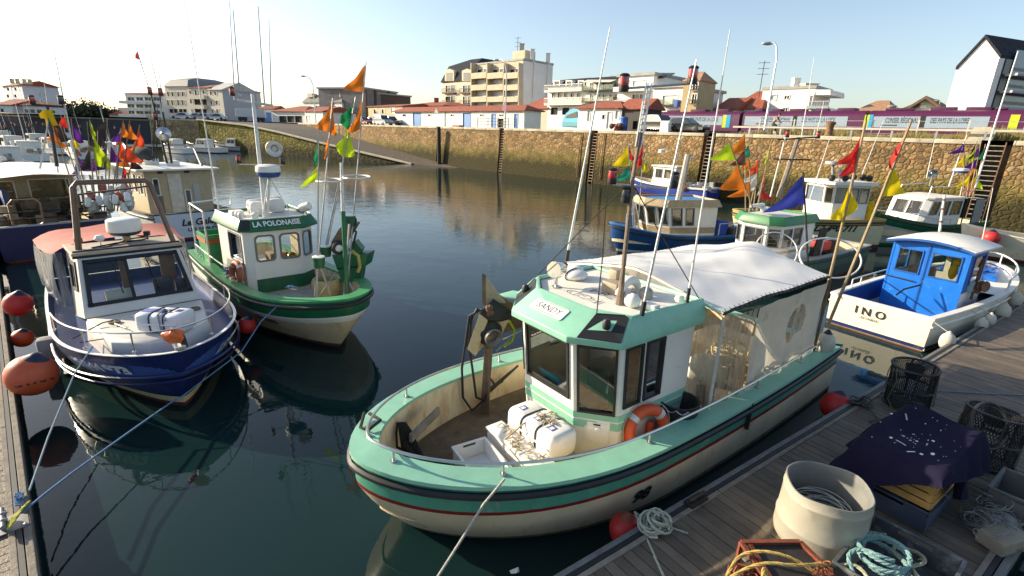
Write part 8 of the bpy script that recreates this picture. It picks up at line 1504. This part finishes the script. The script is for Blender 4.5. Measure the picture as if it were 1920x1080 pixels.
# lobster pots
POTM = M('black_pot_netting', (.013, .013, .012), .75, var=.4, sc=30)
def pot(label, c, r, h, tilt, lid):
    th = thing('lobster_pot', label, 'lobster pot', c, 0, None); R_ = Matrix.Rotation(tilt[0], 3, 'X') @ Matrix.Rotation(tilt[1], 3, 'Y'); c = V(c); q = lambda a, z, k=1.: c+R_ @ V((r*k*cos(a), r*k*sin(a), z))
    for z in (.03, h*.5, h): MB().tube([q(2*pi*i/28, z) for i in range(28)], .022, 7, 0, True).build('hoop', BLACKR, th)
    m = MB()
    for i in range(6): a = 2*pi*i/6; m.tube([q(a, 0), q(a, h)], .017, 6)
    m.build('frame_bars', BLACKR, th); m = MB(); N = 58
    for i in range(N):
        for s_ in (-1, 1): m.tube([q(2*pi*(i/N+s_*.16*t), h*t, .985-.03*sin(pi*t*2)**2) for t in (0, .25, .5, .75, 1)], .0052, 3)
    m.build('net_sides', POTM, th, smooth=False)
    for zz in (.03, h):
        m = MB()
        for i in range(-7, 8):
            y = i/7.5; k = sqrt(1-y*y); m.tube([c+R_ @ V((-k*r, y*r, zz)), c+R_ @ V((k*r, y*r, zz))], .004, 3); m.tube([c+R_ @ V((y*r, -k*r, zz)), c+R_ @ V((y*r, k*r, zz))], .004, 3)
        m.build('net_end', POTM, th, smooth=False)
    MB().lathe([(r*.42, h), (r*.36, h-.12), (r*.3, h-.2), (r*.33, h-.2), (r*.4, h-.1)], c, 18, R_ @ V((0, 0, 1)), cap=False).build('entry_funnel', POTM, th); MB().lathe([(r*.9, .02), (r*.9, .05), (.02, .05)], c, 20, R_ @ V((0, 0, 1))).build('weighted_base', M('pot_base', (.05, .045, .038), .8, var=.3), th)
    for k_ in range(3): a = RN.uniform(0, 6); MB().tube([q(a, h), q(a+.3, h*.7, 1.06), q(a+.1, h*.2, 1.1), q(a+.5, .02, 1.2)], .009, 4).build('lanyard', M('olive_line', (.14, .13, .08), .9), th)
    if lid: MB().tube([c+R_ @ V((-r*1.0+.30*cos(2*pi*i/24)*.9, -r*.75+.12*sin(2*pi*i/24), h*.86+.30*sin(2*pi*i/24))) for i in range(24)], .022, 7, 0, True).build('hinged_hoop', BLACKR, th)
    return th
pot('black netted lobster pot standing at the pontoon edge by the ivory boat', tp_(7.72, .60), .34, .78, (.03, -.05), False)
pot('black netted lobster pot with a side hoop behind the purple cloth', tp_(6.72, 1.88), .36, .80, (-.06, .1), True)
m = MB(TP)
for i in range(16): a = RN.uniform(0, 6.3); m.tube(arc(V((8.1+RN.uniform(-.25, .35), .55+RN.uniform(-.25, .2), DZ+RN.uniform(.03, .1))), RN.uniform(.08, .18), (cos(a), sin(a), .2), (-sin(a), cos(a), .2), 0, 5, 9), .012, 4)
m.tube([(8.3, .5, .52), (8.9, .75, .52), (9.6, 1.3, .515), (10.6, 2.0, .515)], .012); tag(m.build('blue_line_heap', M('faded_blue_line', (.16, .22, .26), .9, var=.4, sc=20, island=.4)), 'heap of faded blue line beside the farther lobster pot', 'rope')
m = MB(TP)
for i in range(10): a = RN.uniform(0, 6.3); m.tube(arc(V((6.95+RN.uniform(-.2, .2), .22+RN.uniform(-.15, .15), DZ+RN.uniform(.02, .1))), RN.uniform(.06, .13), (cos(a), sin(a), .2), (-sin(a), cos(a), .2), 0, 5, 9), .013, 4)
m.tube([(6.9, .3, .53), (6.7, .55, .515), (6.45, .5, .515), (6.3, .75, .515), (6.55, .85, .515)], .010); tag(m.build('mooring_line', M('dark_grey_line', (.09, .085, .075), .9, var=.3)), 'dark mooring line knotted at the pontoon edge by the red stern fender', 'rope')
for x in (7.0, 2.25): MB(TP).box((x, .12, DZ+.03), (.32, .14, .05)).tube([(x-.16, .12, DZ+.1), (x+.16, .12, DZ+.1)], .025).box((x-.07, .12, DZ+.06), (.03, .05, .08)).box((x+.07, .12, DZ+.06), (.03, .05, .08)).build('cleat', DARKM, bpy.data.objects['pontoon'], smooth=False)
# wooden crates under the purple cloth
WOODY = M('orange_pine', (.52, .29, .08), .6, var=.2, sc=4, bump=.2, bsc=30)
th = thing('wooden_crate', 'orange wooden slatted crate half covered by the dark purple cloth', 'crate', tp_(4.55, 1.75)); cx, cy = 4.62, 1.54
for i in range(4):
    z = DZ+.36+.11*i
    for sx in (-1, 1): MB(TP).box((cx+sx*.42, cy, z), (.025, .8, .09)).build('slat', WOODY, th, smooth=False, bev=.004)
    for sy in (-1, 1): MB(TP).box((cx, cy+sy*.40, z), (.82, .025, .09)).build('slat', WOODY, th, smooth=False, bev=.004)
for sx in (-1, 1):
    for sy in (-1, 1): MB(TP).box((cx+sx*.39, cy+sy*.37, DZ+.52), (.05, .05, .42)).build('corner_post', WOODY, th, smooth=False)
crate(TP, 'slate blue plastic crate under the orange wooden crate', (cx, cy, DZ), 0., (.9, .85, .30), M('slate_blue_crate', (.05, .065, .10), .55, var=.15))
crate(TP, 'dark plastic crate hidden beneath the far side of the purple cloth', (5.34, 1.52, DZ), 0., (.6, .78, .55), M('black_crate', (.03, .03, .032), .6))
cl = M('dark_purple_cloth', (.013, .011, .030), .95, spec=.12, var=.12, sc=3, bump=.25, bsc=150); sp_ = M('bird_lime', (.7, .7, .68), .8)
NX, NY = 44, 40; vs = []
def cloth(u, v):
    x = lerp(3.88, 5.90, u); y = lerp(.84, 2.16, v); ex = max(0, abs(x-4.94)-.80); ey = max(0, abs(y-1.52)-.44); e = (ex**1.6+ey**1.6)**(1/1.6)
    top = DZ+.875+.03*sin(x*5+y*3)+.02*sin(y*9-x*4)-.07*(1-min(1, ((x-4.94)/.8)**2))*(1-min(1, ((y-1.52)/.45)**2))
    drop = min(1., e*3.2)*(.55+.10*sin(x*7)+.12*sin(y*6+1))
    k = min(1, e*4); fold = .055*sin(x*13+y*4)*k+.03*sin(y*17)*k
    if x < 4.25: drop *= min(1, max(.22, .95-1.1*max(0, y-1.3)))
    xx = 4.94+(x-4.94)*(1-.06*k)+fold*.7; yy = 1.52+(y-1.52)*(1-.07*k)+fold
    return V((xx, yy, max(DZ+.02, top-drop)))
pc = tag(MB(TP).grid(cloth, NX, NY).build('purple_cloth', cl, ang=75), 'dark purple cloth splashed with white droppings draped over crates on the pontoon', 'cloth')
m = MB(TP)
for i in range(48):
    u, v = RN.gauss(.52, .17), RN.gauss(.5, .16)
    if not (.15 < u < .88 and .15 < v < .85): continue
    p = cloth(u, v)+V((0, 0, .006)); r = RN.uniform(.003, .009) if i > 6 else RN.uniform(.012, .022); a0 = RN.uniform(0, 6); el = RN.uniform(1, 2.2)
    m.add([p+V((cos(a)*r*el, sin(a)*r, .0)) for a in [2*pi*j/7 for j in range(7)]], [tuple(range(7))])
for (u0, v0, du, dv) in ((.28, .42, -.02, .09), (.20, .55, .05, .04), (.75, .26, -.06, .05)):
    for k_ in range(8):
        t = k_/8; p = cloth(u0+du*t, v0+dv*t)+V((0, 0, .007)); m.add([p+V((cos(a)*.009, sin(a)*.012, 0)) for a in [2*pi*j/6 for j in range(6)]], [tuple(range(6))])
m.build('droppings', sp_, pc, smooth=False)
# dark crate of rope in the bottom right corner
crate(TP, 'dark grey fish crate with pale worn rim full of rope at the lower right', (3.02, 2.05, DZ), -.06, (1.15, .84, .30), M('worn_grey_crate', (.085, .088, .09), .5, var=.3, sc=5, dirt=.6, dcol=(.34, .35, .34), dsc=5))
BG = M('blue_green_rope', (.17, .30, .30), .85, var=.25, sc=25, bump=.6, bsc=90); OL = M('olive_pale_rope', (.34, .33, .22), .85, var=.3, sc=25, bump=.6, bsc=90)
def lay(m, pts, r):          # three-strand rope
    n = len(pts)*5; P_ = []; pts = [V(p) for p in pts]
    for i in range(n):
        t = i/(n-1)*(len(pts)-1); k_ = min(int(t), len(pts)-2); f_ = t-k_; p0 = pts[max(k_-1, 0)]; p1 = pts[k_]; p2 = pts[k_+1]; p3 = pts[min(k_+2, len(pts)-1)]
        P_.append(.5*((2*p1)+(p2-p0)*f_+(2*p0-5*p1+4*p2-p3)*f_*f_+(3*p1-p0-3*p2+p3)*f_**3))
    for s_ in range(3):
        q = []
        for i, p in enumerate(P_):
            d = (P_[min(i+1, n-1)]-P_[max(i-1, 0)]); d.normalize(); x = d.cross(V((.1, .2, 1))).normalized(); y = d.cross(x); a = i*.75+s_*2*pi/3; q.append(p+(x*cos(a)+y*sin(a))*r*.55)
        m.tube(q, r*.62, 6)
m = MB(TP); c = V((2.92, 1.92, DZ+.30))
pp = []
for i in range(46): a = i*.45; r = .215+.02*sin(i*.7); pp.append(c+V((r*cos(a)*1.05, r*sin(a), -.05+i*.0035+.02*sin(a*1.7))))
lay(m, pp, .021); lay(m, [c+V(p) for p in ((-.1, .12, .1), (-.18, 0, .12), (-.2, -.15, .08), (-.32, -.2, .02), (-.42, -.1, -.06))], .021); tag(m.build('rope_coil', BG), 'coil of blue green rope lying in the dark crate at the lower right', 'rope')
m = MB(TP)
for pts in (((.10, .22, .04), (.3, .28, .05), (.42, .18, .02), (.35, .02, .0), (.2, .05, .02), (.05, .28, .04), (-.15, .36, .05), (-.35, .3, .02)), ((-.05, -.2, .06), (.1, -.32, .04), (.25, -.28, .02), (.38, -.1, .05)), ((-.3, .3, .05), (-.45, .15, .0), (-.35, -.1, .02), (-.5, -.25, -.02))): lay(m, [c+V(p)-V((0, 0, .04)) for p in pts], .018)
tag(m.build('olive_rope', OL), 'olive and pale rope straggling round the blue green coil', 'rope'); m = MB(TP)
for i in range(60): p = V((3.02+RN.uniform(-.48, .48), 2.05+RN.uniform(-.34, .34), DZ+.08+RN.random()*.08)); m.add([p+V((RN.uniform(-.05, .05), RN.uniform(-.05, .05), RN.uniform(-.02, .03))) for _ in range(4)], [(0, 1, 2, 3)], i % 2)
stuff(m.build('shell_debris', [M('shell_bits', (.42, .33, .22), .8, var=.4), M('dark_bits', (.06, .055, .05), .8)], smooth=False))
# rusty frame with yellow rope
th = thing('rusty_frame', 'rust red metal pot frame lying at the bottom beside the barrel', 'frame', tp_(2.0, 1.35)); RR = M('rust_red_metal', (.20, .05, .025), .75, .15, var=.4, sc=8, bump=.4, dirt=.5, dcol=(.05, .02, .015))
A_ = [P(1390, 1017, .85), P(1500, 1016, .85), P(1560, 1075, .78), P(1460, 1120, .72)]
for i in range(4): MB().bar(A_[i], A_[(i+1) % 4], .05, .035).build('frame_bar', RR, th, smooth=False, bev=.004)
MB().bar(A_[0].lerp(A_[1], .12), A_[3].lerp(A_[2], .05), .045, .03).build('frame_bar', RR, th, smooth=False)
MB().prism([A_[0].lerp(A_[1], .15)-V((0, 0, .03)), A_[1]-V((0, 0, .03)), A_[2]-V((0, 0, .03)), A_[3].lerp(A_[2], .1)-V((0, 0, .03))], (0, 0, .012)).build('dark_panel', M('dark_worn_panel', (.035, .028, .024), .6, var=.4, dirt=.3, dcol=(.12, .1, .08)), th, smooth=False)
for p in A_: MB().bar(p, V((p.x, p.y, DZ)), .04).build('frame_leg', RR, th, smooth=False)
MB().bar(P(1395, 1050, .7), P(1440, 1030, .7), .05, .02).build('pale_batten', TIMB, th)
m = MB(); YR = M('straw_yellow_rope', (.50, .35, .10), .85, var=.25, sc=25, bump=.6, bsc=90)
for pts in (((1362, 1082, .75), (1385, 1045, .82), (1420, 1034, .9), (1465, 1040, .92), (1500, 1055, .88), (1530, 1075, .82)), ((1358, 1090, .72), (1400, 1066, .85), (1440, 1056, .92), (1490, 1060, .93), (1540, 1058, .9), (1552, 1066, .85)), ((1430, 1090, .8), (1432, 1066, .9), (1440, 1085, .8), (1450, 1100, .75))): lay(m, [P(*p) for p in pts], .016)
tag(m.build('yellow_rope', YR), 'straw yellow rope thrown over the rust red frame at the bottom', 'rope'); m = MB()
for i in range(30): c = P(1540+RN.uniform(-14, 12), 1064+RN.uniform(-9, 14), .84+RN.random()*.05); a = RN.uniform(0, 6.3); m.tube(arc(c, RN.uniform(.015, .035), (cos(a), sin(a), .4), (-sin(a), cos(a), .4), 0, 5, 6), .005, 3)
tag(m.build('red_twine', M('rust_twine', (.30, .10, .04), .9, var=.4, island=.4)), 'tangle of rust red twine at the corner of the dark crate', 'twine'); m = MB()
for i in range(40): c = P(1400+RN.uniform(-25, 50), 1078+RN.uniform(-6, 18), .62+RN.random()*.1); a = RN.uniform(0, 6.3); m.tube(arc(c, RN.uniform(.04, .1), (cos(a), sin(a), .4), (-sin(a), cos(a), .4), 0, 5, 7), .012, 4)
tag(m.build('red_net_heap', M('rust_red_net', (.22, .06, .025), .9, var=.4, island=.4)), 'heap of rust red net under the straw yellow rope', 'net')
# right hand edge: grey crate, pale net, plank
crate(TP, 'long grey crate against the right edge behind the pale net', (5.75, 2.62, DZ), .0, (.7, .8, .34), M('mid_grey_crate', (.12, .12, .115), .55, var=.2, dirt=.3))
m = MB(TP)
for i in range(90): a = RN.uniform(0, 6.3); m.tube(arc(V((5.05+RN.gauss(0, .2), 2.42+RN.gauss(0, .13), DZ+.04+abs(RN.gauss(0, .1)))), RN.uniform(.05, .16), (cos(a), sin(a), .3), (-sin(a), cos(a), .3), 0, 5, 8), .006, 3)
m.ball((5.05, 2.45, DZ+.02), .3, 14, 8, 0, (1.1, .75, .62)); tag(m.build('pale_net_heap', M('grey_mono_net', (.20, .195, .175), .8, var=.4, sc=12, bump=.6, bsc=40)), 'heap of pale grey net beside the dark purple cloth', 'net')
tag(MB(TP).box((4.75, 2.55, DZ+.1), (.5, .28, .16), RZ(.3)).build('pale_board', M('dusty_board', (.25, .22, .16), .8, var=.2), bev=.01), 'pale wooden block in front of the grey net heap', 'board')
# cleat on the left pontoon
cp = P(8, 985, .53); th = thing('mooring_cleat', 'heavy galvanised cleat on a bolted plate at the left pontoon', 'cleat', cp); TL = Matrix.Translation(V((cp.x, cp.y, .5))) @ Matrix((LD, -LN, (0, 0, 1))).transposed().to_4x4(); GALV = M('dull_galvanised', (.20, .20, .21), .5, .5, var=.2)
MB(TL).box((0, .03, .02), (.34, .34, .012)).build('base_plate', GALV, th, smooth=False); m = MB(TL); m.lathe([(.03, .02), (.035, .1), (.05, .14), (.02, .16)], (-.07, 0, 0), 12).lathe([(.03, .02), (.035, .1), (.05, .14), (.02, .16)], (.07, 0, 0), 12); m.build('horn_post', GALV, th); MB(TL).tube([(-.2, 0, .13), (0, 0, .125), (.2, 0, .13)], .026, 9).build('cross_bar', GALV, th)
for x in (-.13, .13):
    for y in (-.1, .17): MB(TL).lathe([(.018, .026), (.018, .04), (.004, .045)], (x, y, 0), 8).build('bolt', STEEL, th)
m = MB()
for k_ in range(5): lay(m, [P(48+k_*2, 952-k_*3, .56), P(34+k_*2, 962-k_*2, .60+.01*k_), P(22, 972+k_*3, .62), P(14, 985+k_*2, .6)], .013)
tag(m.build('yellow_lashing', M('yellow_lashing', (.42, .40, .06), .85, var=.25, sc=25)), 'yellow rope loops lashed round the cleat on the left pontoon', 'rope'); m = MB()
for i in range(8): a = RN.uniform(0, 6.3); m.tube(arc(P(36, 925+i*3, .57), .035, (cos(a), sin(a), .4), (-sin(a), cos(a), .4), 0, 5.5, 8), .012, 5)
tag(m.build('blue_knot', MATS['blue_rope']), 'blue rope knot on the edge of the left pontoon by the cleat', 'rope')
tag(MB().add([P(955, 1070, .01), P(972, 1063, .05), P(968, 1075, .015), P(958, 1076, .01)], [(0, 1, 2, 3)]).add([P(968, 1075, .015), P(972, 1063, .05), P(974, 1072, .01)], [(0, 1, 2)]).build('floating_litter', WHITEP, smooth=False), 'scrap of pale litter floating near the bottom middle', 'litter')
